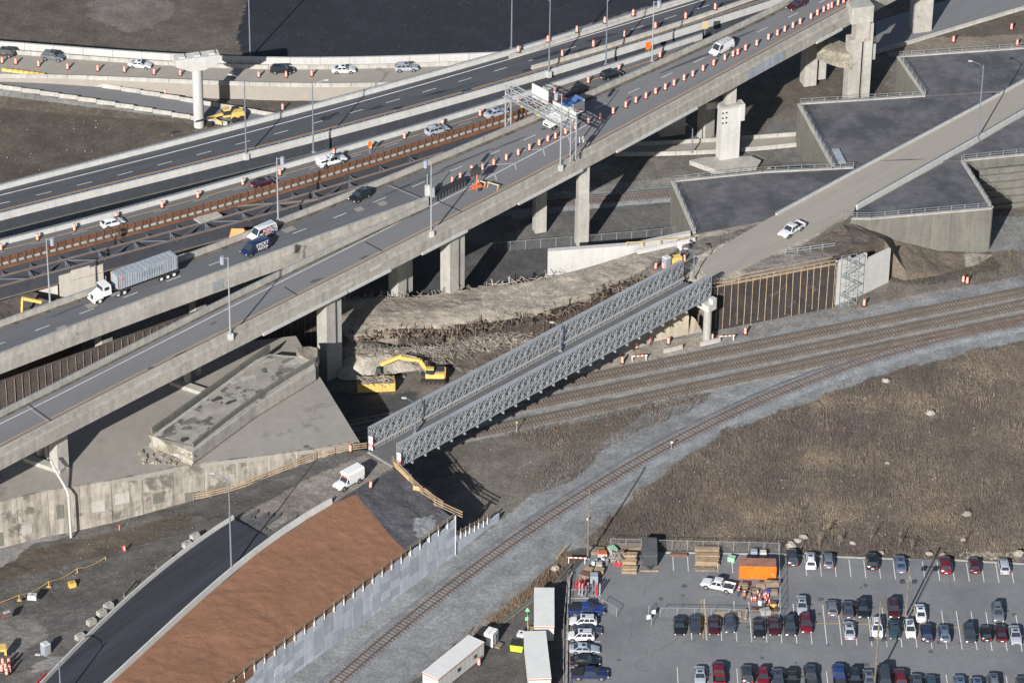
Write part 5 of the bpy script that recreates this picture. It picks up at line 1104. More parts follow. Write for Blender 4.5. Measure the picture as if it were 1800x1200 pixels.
# -- jersey barriers
def jersey(path, fmt, group, cat='concrete barrier', m='conc', ln=3.6, z_off=0, prof=JB2, gap=.03, name='jersey_barrier'):
    P = dens(path, ln); cache = None
    for i, (p, q) in enumerate(zip(P, P[1:])):
        d = q-p; an = math.atan2(d.y, d.x)
        if cache is None: cache = obj(name, MB().sweep([Vector((gap, 0, 0)), Vector((d.length-gap, 0, 0))], prof), M[m], None); o = cache
        else: o = cache.copy(); COL.objects.link(o)
        o.location = (p.x, p.y, p.z+z_off); o.rotation_euler = (0, 0, an+random.uniform(-.008, .008)); tag(o, fmt.format(ordn(i)), cat, group)
jersey([p+Vector((0, 0, -.8)) for p in E_front], 'pale concrete barrier on the near edge of the service road, {} from the west', 'service road near barriers', ln=4)
jersey([p+Vector((0, -1.4, -.9)) for p in E_back if pix(*p)[0] > 20], 'pale concrete barrier before the long white wall of the service road, {} from west', 'service road far barriers', ln=4)
jersey([p+Vector((0, 0, -.9)) for p in F_up], 'concrete barrier on the upper side of the low ramp road, {} from the west', 'low road upper barriers', ln=4)
jersey([p+Vector((0, 0, -.9)) for p in F_lo], 'concrete barrier on the lower side of the low ramp road, {} from the west', 'low road lower barriers', ln=4)
jersey([p+Vector((0, 0, -.8)) for p in G_up], 'concrete barrier on the far side of the underpass road, {} from the west', 'underpass far barriers', ln=4)
jersey([p+Vector((0, 0, -.8)) for p in G_lo], 'concrete barrier on the near side of the underpass road, {} from the west', 'underpass near barriers', ln=4)
jersey([p+Vector((0, 0, -.8)) for p in TA], 'concrete barrier along the far road at the top right, {} from the west', 'top right barriers', ln=4)
jersey(L([(934, 122), (1050, 90), (1160, 55), (1260, 22), (1340, -6)], ZD, 40, 2), 'concrete barrier standing on the black highway lane near its front rail, {} from west', 'highway front lane barriers')
jersey(L([(895, 103), (960, 82), (1060, 50), (1150, 22), (1230, -4)], ZD, 40, 2), 'concrete barrier along the back of the black highway, {} from the west', 'highway back barriers')
jersey(PL([(1120, 446, 9), (1172, 434, 9), (1222, 424, 9)]), 'white concrete barrier on the mound behind the light tower, {} from the west', 'mound barriers', m='wall_w', ln=4.5)
for (x0, y0, x1, y1, lb) in ((1166, 620, 1200, 612, 'lone concrete barrier by the far track, left of the striped barricade'), (1230, 608, 1264, 600, 'lone concrete barrier by the far track near the bridge bent'), (940, 1072, 969, 1050, 'x')):
    if lb == 'x': continue
    jersey([W(x0, y0, 0), W(x1, y1, 0)], lb, 'lone barriers', ln=30)
jersey(PL([(1002, 1000, 0), (990, 1018, 0), (967, 1034, 0), (946, 1050, 0), (923, 1065, 0), (893, 1088, 0), (865, 1110, 0), (812, 1150, 0), (760, 1178, 0), (742, 1196, 0), (720, 1216, 0)]), 'weathered concrete barrier between the weeds and the site offices, {} from the top', 'site office barriers', m='conc_grey', ln=4)
# white parapet of the haul road
def lay(path, name, label, m='conc_new', prof=((0, 0), (0, .85), (-.2, .85), (-.45, 0)), ln=6):
    t = thing(name, label, 'road barrier', path[len(path)//2]); P = dens(path, ln/4)
    for i in range(0, len(P)-1, 4):
        s_ = P[i:i+5]
        if len(s_) > 1: obj('barrier_section', MB().sweep(s_, [(a, b-.3 if b == 0 else b) for a, b in prof]), M[m], t)
lay([p+Vector((0, 0, .15)) for p in RL], 'haul_road_barrier', 'white barrier on the upper left side of the black haul road', prof=((.35, 0), (.2, .85), (0, .85), (-.15, 0)))
lay([p+Vector((0, 0, .15)) for p in RR], 'haul_road_barrier', 'white barrier between the black haul road and the brown fabric slope', prof=((.2, 0), (.15, .85), (-.1, .85), (-.35, 0)))
a, b = RL[3], RL[9]
solo('red_rail', MB().bar(a+Vector((-.4, .2, .9)), b+Vector((-.4, .2, .9)), .15, .5), M['red'], 'red strip on the lower end of the haul road barrier', 'rail')
# -- lamps
def mast(px, py, z, h, kind, label, group='street lamps', arm=2.2, base=None, flip=-1):
    p = W(px, py, z); t = thing('street_lamp' if kind == 'lamp' else 'sensor_pole' if kind == 'cam' else 'utility_pole', label, {'lamp': 'street lamp', 'cam': 'pole', 'pole': 'utility pole'}[kind], p, 0, group)
    m = M['galv_d'] if kind == 'cam' else M['rail_blue'] if kind == 'lamp' else M['wood_pole']
    obj('pole', MB().tube(p, p+Vector((0, 0, h)), (.17 if kind != 'pole' else .17), 8, .09 if kind != 'pole' else .13), m, t, smooth=True)
    obj('pole_base', MB().box(p+Vector((0, 0, -.35 if base else .1)), (.8, .8, 1.2) if base else (.5, .5, .3), .5), M['conc_new'] if base else M['galv_d'], t)
    if kind == 'lamp':
        pts = [p+Vector((0, 0, h-.8)), p+Vector((flip*arm*.35, 0, h+.1)), p+Vector((flip*arm, 0, h+.75))]
        for a, b in zip(pts, pts[1:]): obj('arm', MB().tube(a, b, .06, 6), m, t)
        obj('lamp_head', MB().bar(pts[-1], pts[-1]+Vector((flip*.8, 0, .05)), .35, .16), M['conc_new'], t)
    if kind == 'cam':
        obj('cross_arm', MB().bar(p+Vector((0, 0, h-.2)), p+Vector((-flip*.9, 0, h-.2)), .08), m, t)
        obj('drum_light', MB().tube(p+Vector((-flip*1.0, 0, h-1.3)), p+Vector((-flip*1.0, 0, h+.1)), .38, 12), M['grey_box'], t, smooth=False)
    return t
mast(433, 272, ZD+.5, 16, 'lamp', 'tall blue grey lamp post on the near edge of the black highway, west one', base=1)
mast(551, 268, ZC+.9, 14.5, 'lamp', 'blue grey lamp post at the white barrier behind the pickup with cap', flip=1)
mast(965, 128, ZD+.5, 16, 'lamp', 'lamp post on a pale block at the near edge of the black highway', base=1)
mast(1065, 114, ZC+.9, 14.5, 'lamp', 'lamp post between the black highway and the narrow carriageway, upper middle', flip=1)
mast(440, 101, 0, 19, 'lamp', 'tall thin lamp post in front of the dark soil at the top')
mast(899, 86, 0+18, 16, 'lamp', 'lamp post behind the black highway cut by the top edge')
mast(1718, 247, ZS+.3, 16.5, 'lamp', 'tall lamp post standing at the near barrier of the concrete ramp')
mast(407, 1004, 7.8, 18.5, 'lamp', 'tall lamp post between the haul road and the brown fabric slope', flip=-1)
mast(108, 1235, 6, 8.6, 'lamp', 'curved lamp post at the bottom left over the haul road barrier', arm=2.8)
mast(730, 762, ZB, 6.5, 'lamp', 'short dark lamp post at the near truss, west end of the bridge', arm=1.5)
mast(985, 617, ZB, 5.2, 'lamp', 'short dark lamp post at the near truss, middle of the bridge', arm=1.2)
mast(1219, 490, ZB, 5.6, 'lamp', 'short dark lamp post at the near truss, east end of the bridge', arm=1.2)
mast(88, 532, ZD+.4, 13, 'cam', 'grey pole with drum shaped lamp behind the white semi truck', 'drum lamp poles')
mast(489, 386, ZD+.9, 12.8, 'cam', 'grey pole with drum shaped lamp behind the white van with graphics', 'drum lamp poles')
mast(405, 588, ZD+.5, 15.5, 'cam', 'grey pole with drum shaped lamp on the near viaduct parapet, west', 'drum lamp poles', base=1, flip=1)
mast(758, 408, ZD+.5, 14.6, 'cam', 'grey pole with drum shaped lamp on the near parapet by the gore', 'drum lamp poles', base=1, flip=1)
mast(985, 292, ZD+.5, 15.2, 'cam', 'grey pole with drum shaped lamp beside the sign gantry', 'drum lamp poles', base=1, flip=1)
mast(1146, 108, ZD+.9, 13, 'cam', 'grey pole with drum shaped lamp behind the orange sign', 'drum lamp poles')
mast(1033, 982, 0, 14.3, 'pole', 'tall bare utility pole at the corner of the storage yard', 'wooden poles')
mast(1216, 268, .5, 5.5, 'lamp', 'small dark lamp post beside the underpass road', arm=1)
for x, y, h, lb in ((1592, 1083, 10.2, 'wooden light pole in the middle of the car park, farther one'), (1537, 1206, 17, 'wooden light pole in the car park rising from the bottom edge')):
    t = mast(x, y, 0, h, 'pole', lb, 'wooden poles'); p = W(x, y, 0); zz = h-3 if h < 12 else 9.5
    for s_ in (-1, 1): obj('floodlight', MB().box(p+Vector((s_*1.0, -.2, zz if h < 12 else 9.6)), (.75, .5, .55), .3), M['dark'], t)
    obj('cross_bar', MB().bar(p+Vector((-1, 0, zz+.1)), p+Vector((1, 0, zz+.1)), .08), M['galv_d'], t)
# -- sign gantry
gt = thing('sign_gantry', 'grey lattice sign gantry spanning the viaduct lanes seen from behind', 'gantry', W(950, 250, ZD))
gl, gr = W(893, 221, ZD+1), W(1007, 288, ZD+.2); gd = (gr-gl); gd.z = 0; gd.normalize(); gn = Vector((-gd.y, gd.x, 0)); H_ = 8.6
def vz(p, z): return Vector((p.x, p.y, z))
for e_, zb in ((gl, ZD+.9), (gr, ZD+.9)):
    for s_ in (-.7, .7): obj('gantry_leg', MB().tube(vz(e_+gn*s_, zb), vz(e_+gn*s_, ZD+H_+1.2), .14, 8), M['galv'], gt)
    for k in range(5):
        z = zb+k*1.7; s1 = .7 if k % 2 else -.7; obj('leg_brace', MB().bar(vz(e_+gn*s1, z), vz(e_-gn*s1, z+1.7), .09), M['galv'], gt)
lg = (vz(gr, 0)-vz(gl, 0)).length; nb_ = 14
for s_ in (-.7, .7):
    for z in (ZD+H_-.6, ZD+H_+1.1): obj('gantry_chord', MB().tube(vz(gl+gn*s_, z), vz(gr+gn*s_, z), .1, 6), M['galv'], gt)
for k in range(nb_):
    a, b = gl+gd*(lg*k/nb_), gl+gd*(lg*(k+1)/nb_); z0_, z1_ = (ZD+H_-.6, ZD+H_+1.1) if k % 2 else (ZD+H_+1.1, ZD+H_-.6)
    for s_ in (-.7, .7): obj('gantry_brace', MB().bar(vz(a+gn*s_, z0_), vz(b+gn*s_, z1_), .07), M['galv'], gt)
    for z in (z0_, z1_): obj('gantry_brace', MB().bar(vz(a-gn*.7, z), vz(b+gn*.7, z), .06), M['galv'], gt)
for u0, u1, z0_, z1_ in ((.3, .55, .2, 3.2), (.62, .97, -.4, 1.8)):
    a, b = gl+gd*lg*u0+gn*1.0, gl+gd*lg*u1+gn*1.0; obj('sign_back', MB().hexa([vz(v, ZD+H_+z) for z in (z0_, z1_) for v in (a, b, b+gn*.12, a+gn*.12)]), M['conc_new'], gt)
obj('walkway', MB().bar(vz(gl-gn*1.1, ZD+H_-.9), vz(gr-gn*1.1, ZD+H_-.9), .7, .1), M['galv'], gt)
for u in (.3, .55, .8, .95): obj('sign_light', MB().box(vz(gl+gd*lg*u-gn*1.5, ZD+H_-.8), (.5, .25, .2)), M['yellow'], gt)
for x, y, z, m, lb, cat, w_, h_ in ((1139, 98, ZD+.9, 'sign_o', 'orange temporary sign on the shoulder of the narrow carriageway', 'sign', 1.1, 1.6), (1239, 62, ZD+.9, 'sign_y', 'pale yellow back of a sign on the far parapet', 'sign', 1.2, 1.7), (650, 270, ZC+.5, 'sign_o', 'small orange diamond sign behind the timber barrier', 'sign', .7, 1.2), (1022, 262, ZD+.5, 'conc_new', 'small white sign on the right leg of the gantry', 'sign', 1, 1.3)):
    p = W(x, y, z); t = thing('road_sign', lb, cat, p); obj('sign_post', MB().bar(p, p+Vector((0, 0, 2.2)), .08), M['galv_d'], t)
    obj('sign_panel', MB().box(p+Vector((0, -.08, 1.4+h_/2)), (w_, .06, h_), .3 if m != 'sign_o' else .5), M[m], t)
for x, y, lb in ((751, 345, 'grey traffic cabinet beside the pole at the gore'), ):
    p = W(x, y, ZD+.9); t = thing('traffic_cabinet', lb, 'cabinet', p); obj('cabinet_box', MB().box(p+Vector((0, 0, 1.2)), (.8, .5, 2.2), .4), M['conc_new'], t); obj('cabinet_box', MB().box(p+Vector((.9, -.3, 1.0)), (.8, .5, 1.9), .4), M['galv'], t); obj('post', MB().bar(p+Vector((0, 0, 0)), p+Vector((0, 0, 4.6)), .14), M['galv_d'], t)
# -- crash cushion: black barrels
def mk_cush():
    t = thing('crash_barrel', '', 'crash barrel'); obj('barrel', MB().lathe([(.44, 0), (.46, .5), (.44, 1.05)], n=12), M['dark'], t, world=False)
    obj('lid', MB().lathe([(.47, 1.05), (.47, 1.12), (.3, 1.17)], n=12), M['black'], t, world=False); obj('strap', MB().lathe([(.465, .72), (.465, .78)], n=12), M['black'], t, world=False); return Proto(t)
cush = mk_cush()
for r_ in range(2):
    for i in range(10 if r_ == 0 else 9):
        cush.put(W(766+i*5.6+(r_*4), 352-i*2.9-r_*7.5, ZD), 0, 'black crash barrel in the {} row at the gore, {} from the pole'.format('nearer' if r_ == 0 else 'farther', ordn(i)), 'crash cushion barrels')
# arrow board trailer
p = W(838, 332, ZD); t = thing('arrow_board', 'orange trailer mounted message board standing in the gore', 'message board', p)
obj('trailer_bed', MB().box(p+Vector((0, 0, .55)), (1.9, 1.0, .25), .5), M['orange'], t); obj('mast', MB().bar(p+Vector((0, 0, .6)), p+Vector((0, 0, 3.0)), .2), M['orange'], t)
obj('board', MB().box(p+Vector((-.2, 0, 3.4)), (2.2, .25, 1.3), .5), M['dark'], t); obj('board_frame', MB().box(p+Vector((-.2, .2, 3.4)), (2.3, .1, 1.4), .5), M['orange'], t); obj('solar_panel', MB().box(p+Vector((-.3, 0, 4.25)), (1.8, .8, .06), .5), M['dark'], t)
obj('outrigger', MB().bar(p+Vector((-1.4, -.9, .25)), p+Vector((1.4, .9, .25)), .15), M['orange'], t)
for s_ in (-1, 1): obj('wheel', MB().tube(p+Vector((s_*.4*-.5+.3, s_*.8, .32)), p+Vector((s_*.4*-.5+.3, s_*.95, .32)), .32, 10), M['tyre'], t)
def barricade(px, py, z, lb, m='yellow', ln=2.4, rz=-.2, board=None):
    p = W(px, py, z); t = thing('barricade', lb, 'barricade', p, 0); d = Vector((math.cos(rz), math.sin(rz), 0)); n_ = Vector((-d.y, d.x, 0))
    for s_ in (-1, 1):
        for q in (-.35, .35): obj('leg', MB().bar(p+d*s_*ln*.42+n_*q, p+d*s_*ln*.42+Vector((0, 0, 1.05)), .09), M[m], t)
    nseg = 8
    for k in range(nseg):
        a, b = p+d*(ln*(k/nseg-.5))+Vector((0, 0, .95)), p+d*(ln*((k+1)/nseg-.5))+Vector((0, 0, .95)); obj('board_stripe', MB().bar(a, b, .06, .25), M[(board or ('orange', 'white'))[k % 2]], t)
barricade(867, 331, ZD, 'yellow barricade standing alone right of the message board', board=('conc', 'sign_y'), rz=-.5)
barricade(847, 327, ZD, 'yellow barricade close behind the message board trailer', board=('conc', 'sign_y'), rz=-.5, ln=1.6)
barricade(1277, 598, 0, 'orange and white striped barricade near the wire wall', 'white', 3, .15)
barricade(1123, 633, 0, 'orange and white striped barricade next to the truss bridge', 'white', 3, .15)
barricade(1014, 988, 0, 'orange and white striped barricade closing the yard corner', 'white', 3.2, -.05)
# yellow water barriers
for i in range(8):
    p = W(8+i*9.5, 128+i*1.2, 2.6)
    t = thing('water_barrier', 'yellow plastic water barrier in the row at the far left, {} from the west'.format(ordn(i)), 'plastic barrier', p, 0, 'yellow water barriers')
    obj('shell', MB().sweep([p+Vector((-.5, .05, 0)), p+Vector((.5, -.05, 0))], [(-.25, 0), (-.2, .4), (-.1, .6), (-.1, 1), (.1, 1), (.1, .6), (.2, .4), (.25, 0)]), M['yellow'], t); obj('fork_slot', MB().box(p+Vector((0, -.24, .2)), (.4, .06, .15)), M['dark'], t)
# orange tarp
p = W(418, 412, ZD-1.2)
solo('tarpaulin', MB().add([(p.x-1.6, p.y-.6, p.z-.6), (p.x+1.4, p.y-.8, p.z-.2), (p.x+1.8, p.y+.9, p.z+.1), (p.x-1.2, p.y+1, p.z-.2), (p.x-1.1, p.y, p.z+1.2), (p.x+1.1, p.y+.1, p.z+1.15)], [(3, 2, 1, 0), (0, 1, 5, 4), (1, 2, 5), (2, 3, 4, 5), (3, 0, 4)]), M['tarp'], 'bundled orange tarpaulin behind the parapet beside the white van', 'tarpaulin')
# ================================================================== vehicles
# local frame: +x = front
SPEC = dict(
 sedan=dict(L=4.75, W=1.84, st=[(-2.37, .72, .35, .86), (-2.2, .86, .28, .98), (-1.6, .91, .25, 1.0), (0, .92, .22, .98), (1.0, .92, .22, .95), (1.7, .9, .25, .82), (2.2, .82, .28, .68), (2.37, .62, .35, .55)], cab=(1.05, .35, -.95, -1.75, 1.44, .98), wx=(-1.38, 1.4), r=.33),
 hatch=dict(L=4.3, W=1.8, st=[(-2.12, .74, .35, .9), (-2.0, .86, .28, 1.02), (0, .9, .22, 1.0), (1.0, .9, .22, .98), (1.6, .88, .25, .86), (2.0, .8, .28, .7), (2.15, .62, .35, .55)], cab=(1.15, .4, -1.55, -2.0, 1.5, 1.0), wx=(-1.25, 1.3), r=.33),
 suv=dict(L=4.65, W=1.9, st=[(-2.32, .8, .45, 1.0), (-2.2, .92, .36, 1.14), (0, .95, .32, 1.12), (1.05, .95, .32, 1.1), (1.8, .93, .34, 1.0), (2.2, .86, .38, .86), (2.34, .7, .45, .7)], cab=(1.15, .45, -1.75, -2.15, 1.72, 1.12), wx=(-1.38, 1.42), r=.38),
 pickup=dict(L=5.8, W=2.02, st=[(-.95, .98, .45, 1.15), (0, 1.0, .42, 1.18), (1.2, 1.0, .42, 1.18), (2.3, .97, .44, 1.12), (2.75, .92, .48, 1.0), (2.9, .8, .5, .8)], cab=(1.3, .65, -.7, -.9, 1.9, 1.18), wx=(-1.75, 1.85), r=.43, bed=(-2.9, -.97)),
 van=dict(L=5.7, W=2.05, st=[(-2.85, .95, .4, 1.2), (-2.7, 1.0, .35, 1.22), (1.6, 1.0, .35, 1.2), (2.1, .98, .36, 1.1), (2.6, .92, .4, .95), (2.85, .78, .45, .8)], cab=(1.95, 1.2, -2.65, -2.8, 2.15, 1.2), wx=(-1.7, 1.85), r=.38),
)
def mk_car(kind, cover=False, cargo=False):
    sp = SPEC[kind]; t = thing('parked_car', '', {'pickup': 'pickup truck', 'van': 'van'}.get(kind, 'car')); mb = MB(); N = 11
    V = []
    for x, w_, z0, z1 in sp['st']:
        half = [(w_*.86, z0), (w_, z0+.18), (w_, (z0+z1)/2), (w_*.97, z1-.1), (w_*.86, z1)]
        V += [(x, y, z) for y, z in half]+[(x, 0, z1+.04)]+[(x, -y, z) for y, z in half[::-1]]
    F = [(i*N+j, i*N+j+1, (i+1)*N+j+1, (i+1)*N+j) for i in range(len(sp['st'])-1) for j in range(N-1)]+[(i*N, (i+1)*N, (i+1)*N+N-1, i*N+N-1) for i in range(len(sp['st'])-1)]
    F += [tuple(range(N-1, -1, -1)), tuple((len(sp['st'])-1)*N+j for j in range(N))]
    mb.add(V, F)
    xa, xb, xc, xd, zr, zb = sp['cab']; w0_ = sp['W']/2*.93; w1_ = sp['W']/2*.74
    B = [(xd, -w0_, zb-.05), (xa, -w0_, zb-.05), (xa, w0_, zb-.05), (xd, w0_, zb-.05), (xc, -w1_, zr-.03), (xb, -w1_, zr-.03), (xb, w1_, zr-.03), (xc, w1_, zr-.03)]
    mb.add(B, [(0, 1, 5, 4), (1, 2, 6, 5), (2, 3, 7, 6), (3, 0, 4, 7), (4, 5, 6, 7)])
    mb.add([(xc+.1, -w1_*.85, zr-.03), (xb-.1, -w1_*.85, zr-.03), (xb-.1, w1_*.85, zr-.03), (xc+.1, w1_*.85, zr-.03), (xc+.2, -w1_*.7, zr+.02), (xb-.2, -w1_*.7, zr+.02), (xb-.2, w1_*.7, zr+.02), (xc+.2, w1_*.7, zr+.02)], [(0, 1, 5, 4), (1, 2, 6, 5), (2, 3, 7, 6), (3, 0, 4, 7), (4, 5, 6, 7)])
    if 'bed' in sp:
        x0, x1 = sp['bed']; zf = .8
        mb.box(((x0+x1)/2, 0, .65), (x1-x0, 1.96, .3)); mb.box(((x0+x1)/2, .96, .85), (x1-x0, .1, .68)); mb.box(((x0+x1)/2, -.96, .85), (x1-x0, .1, .68)); mb.box((x0+.04, 0, .85), (.08, 1.9, .66))
    me = obj('body', mb, M['white'], t, smooth=True, world=False); bv = me.modifiers.new('round', 'BEVEL'); bv.width = .07; bv.segments = 2; bv.limit_method = 'ANGLE'; bv.angle_limit = R(32)
    def quad(a, b, c, d, k0=.06, k1=.94, l0=.1, l1=.92):
        a, b, c, d = map(Vector, (a, b, c, d))
        def P(u, v): return a.lerp(b, u).lerp(d.lerp(c, u), v)
        q = [P(k0, l0), P(k1, l0), P(k1, l1), P(k0, l1)]; n_ = (q[1]-q[0]).cross(q[3]-q[0]).normalized()*.02
        return [v+n_ for v in q]
    def glass(nm, q): obj(nm, MB().add(q, [(0, 1, 2, 3)]), M['glass'], t, world=False)
    glass('windscreen', quad(B[1], B[2], B[6], B[5], .05, .95, .05, .95)); glass('rear_window', quad(B[3], B[0], B[4], B[7], .1, .9, .15, .9))
    nw = {'sedan': 2, 'hatch': 2, 'suv': 3, 'pickup': 2, 'van': 1}[kind]
    for sgn in (0, 1):
        for k in range(nw):
            u0, u1 = (k+.06)/nw*.96+.02, (k+.94)/nw*.96+.02
            if kind == 'van': u0, u1 = .74, .97
            if sgn == 0: glass('side_window', quad(B[0], B[1], B[5], B[4], u0, u1, .12, .88))
            else: glass('side_window', quad(B[2], B[3], B[7], B[6], 1-u1, 1-u0, .12, .88))
    wm = None; rm = None; r = sp['r']
    for x in sp['wx']:
        for s_ in (-1, 1):
            y = s_*(sp['W']/2-.1)
            whl = obj('wheel', MB().tube((x, y-.11, r), (x, y+.11, r), r, 14), M['tyre'], t, world=False)
            obj('wheel_arch', MB().tube((x, y-s_*.05, r+.03), (x, y+s_*.105, r+.03), r*1.17, 14), M['black'], t, world=False)
            obj('rim', MB().tube((x, y+s_*.1, r), (x, y+s_*.125, r), r*.62, 10), M['rim'], whl, world=False)
    f = sp['st'][-1]; f2 = sp['st'][-2]; bk = sp['st'][0] if 'bed' not in sp else (sp['bed'][0], .95, .5, 1.15)
    for s_ in (-1, 1):
        hx = (f[0]+f2[0])/2; hz = (f[3]+f2[3])/2-.12
        obj('headlight', MB().box((hx+.02, s_*(f2[1]*.8), hz), (.16, .26, .12), -s_*.35), M['lamp'], t, world=False)
        obj('tail_light', MB().box((bk[0]+.03, s_*bk[1]*.86, bk[3]-.14), (.14, .26, .2), s_*.2), M['tail'], t, world=False)
        obj('wing_mirror', MB().box((xa-.25, s_*(sp['W']/2+.09), zb+.05), (.12, .22, .15)), M['dark'], t, world=False)
    obj('number_plate', MB().box((bk[0]-.02, 0, bk[3]-.3), (.03, .5, .14)), M['white'], t, world=False)
    obj('grille', MB().box((f[0]+.0, 0, f[2]+.12), (.06, f[1]*1.2, .16)), M['dark'], t, world=False)
    if kind == 'suv':
        for s_ in (-1, 1): obj('roof_rail', MB().bar((xc+.1, s_*w1_*.85, zr+.05), (xb-.1, s_*w1_*.85, zr+.05), .05), M['dark'], t, world=False)
    if kind in ('sedan', 'suv'): obj('sunroof', MB().add([(xb-.75, -.36, zr+.028), (xb-.2, -.36, zr+.028), (xb-.2, .36, zr+.028), (xb-.75, .36, zr+.028)], [(0, 1, 2, 3)]), M['glass'], t, world=False)
    if cover: obj('bed_cover', MB().box((-1.93, 0, 1.2), (1.9, 1.86, .06)), M['black'], t, world=False)
    elif kind == 'pickup': obj('bed_floor', MB().box((-1.93, 0, .82), (1.82, 1.8, .04)), M['rust_roof'] if cargo else M['dark'], t, world=False)
    return Proto(t)
PR = {k: mk_car(k) for k in ('sedan', 'hatch', 'suv', 'van')}; PR['pickup'] = mk_car('pickup'); PR['covered'] = mk_car('pickup', True)
PAINT = dict(white=(230, 230, 232), silver=(170, 176, 186), grey=(108, 113, 122), dark=(62, 66, 74), black=(34, 35, 38), red=(112, 28, 40), maroon=(72, 28, 38), blue=(40, 62, 124), navy=(40, 50, 88), teal=(56, 76, 84), bluegrey=(98, 112, 136), slate=(72, 78, 90))
def car(kind, col, px, py, z, ang, label, group='cars in the car park', name=None):
    c = PR[kind].put(W(px, py, z), ang, label, group, mats={'body': paint(*PAINT[col])})
    c.scale = (random.uniform(.95, 1.04), random.uniform(.97, 1.03), random.uniform(.94, 1.05))
    c['category'] = {'pickup': 'pickup truck', 'covered': 'pickup truck', 'van': 'van', 'suv': 'suv'}.get(kind, 'car')
    return c
UP, DN = LANG, LANG+math.pi
def row(lst, rowname, end):
    for i, (kind, col, x, y, face) in enumerate(lst):
        desc = {'sedan': 'sedan', 'hatch': 'hatchback', 'suv': 'suv', 'pickup': 'pickup', 'covered': 'pickup', 'van': 'van'}[kind]
        cn_ = {'dark': 'dark grey', 'bluegrey': 'blue grey', 'slate': 'slate grey', 'navy': 'dark blue', 'teal': 'dark teal', 'maroon': 'dark red'}.get(col, col)
        car(kind, col, x, y, .03, (UP if face == 'u' else DN)+random.uniform(-.02, .02), f'{cn_} {desc} in the {rowname} car park row, {ordn(i)} from {end}')
row([('suv', 'dark', 1392, 985, 'u'), ('suv', 'white', 1424, 990, 'u'), ('hatch', 'grey', 1455, 989, 'u'), ('suv', 'black', 1532, 991, 'u'), ('sedan', 'bluegrey', 1582, 995, 'u'), ('suv', 'red', 1661, 998, 'u'), ('hatch', 'maroon', 1712, 997, 'u'), ('hatch', 'silver', 1764, 999, 'u')], 'farthest', 'the orange container')
row([('sedan', 'silver', 1409, 1069, 'd'), ('hatch', 'grey', 1462, 1072, 'u'), ('sedan', 'slate', 1490, 1075, 'u'), ('suv', 'black', 1516, 1075, 'd'), ('suv', 'maroon', 1570, 1075, 'd'), ('sedan', 'white', 1617, 1081, 'u'), ('suv', 'grey', 1753, 1082, 'd')], 'upper middle', 'the yard fence')
row([('sedan', 'black', 1194, 1104, 'd'), ('sedan', 'dark', 1222, 1102, 'd'), ('sedan', 'maroon', 1254, 1104, 'd'), ('hatch', 'slate', 1282, 1101, 'd'), ('sedan', 'black', 1333, 1108, 'd'), ('sedan', 'maroon', 1360, 1105, 'd'), ('suv', 'dark', 1388, 1106, 'd'), ('suv', 'red', 1416, 1101, 'd'), ('sedan', 'silver', 1492, 1111, 'u'), ('suv', 'white', 1541, 1109, 'd'), ('sedan', 'teal', 1571, 1111, 'd'), ('hatch', 'white', 1599, 1110, 'd'), ('suv', 'navy', 1628, 1116, 'u'), ('suv', 'bluegrey', 1659, 1118, 'u'), ('suv', 'dark', 1704, 1118, 'd'), ('hatch', 'black', 1732, 1117, 'u'), ('sedan', 'maroon', 1759, 1116, 'u'), ('sedan', 'silver', 1784, 1121, 'd')], 'lower middle', 'the yard fence')
row([('sedan', 'silver', 1230, 1192, 'd'), ('pickup', 'red', 1263, 1189, 'u'), ('suv', 'dark', 1313, 1190, 'u'), ('hatch', 'red', 1341, 1194, 'd'), ('sedan', 'slate', 1367, 1195, 'u'), ('sedan', 'black', 1392, 1196, 'd'), ('pickup', 'dark', 1424, 1194, 'u'), ('pickup', 'blue', 1474, 1192, 'u'), ('suv', 'black', 1502, 1197, 'd'), ('sedan', 'grey', 1527, 1196, 'u'), ('van', 'dark', 1553, 1194, 'u'), ('suv', 'red', 1582, 1196, 'u'), ('sedan', 'slate', 1611, 1203, 'u'), ('hatch', 'teal', 1636, 1204, 'u'), ('sedan', 'bluegrey', 1687, 1206, 'u'), ('sedan', 'bluegrey', 1717, 1209, 'u'), ('suv', 'grey', 1746, 1203, 'u'), ('sedan', 'dark', 1797, 1208, 'u')], 'nearest', 'its western end')
XA = math.atan2(LX.y, LX.x)
for kind, col, x, y, a, lb in (('covered', 'blue', 1030, 1078, 0, 'blue pickup with black bed cover at the top of the kerbside column'), ('suv', 'white', 1025, 1097, 1, 'white suv with dark roof facing the kerb below the blue pickup'), ('sedan', 'slate', 1032, 1112, 0, 'slate grey sedan half hidden behind the white jeep by the kerb'), ('suv', 'white', 1021, 1123, 1, 'boxy white off roader facing the kerb in the kerbside column'), ('sedan', 'silver', 1027, 1145, 0, 'silver sedan below the white off roader in the kerbside column'), ('sedan', 'black', 1028, 1166, 0, 'black sedan second from the bottom of the kerbside column'), ('covered', 'navy', 1036, 1190, 0, 'dark blue covered pickup at the bottom of the kerbside column')):
    car(kind, col, x, y, .03, XA+(math.pi if a else 0), lb)
car('pickup', 'white', 1262, 1034, .03, XA+math.pi-.33, 'white crew cab pickup with rusty bed beside the orange container')
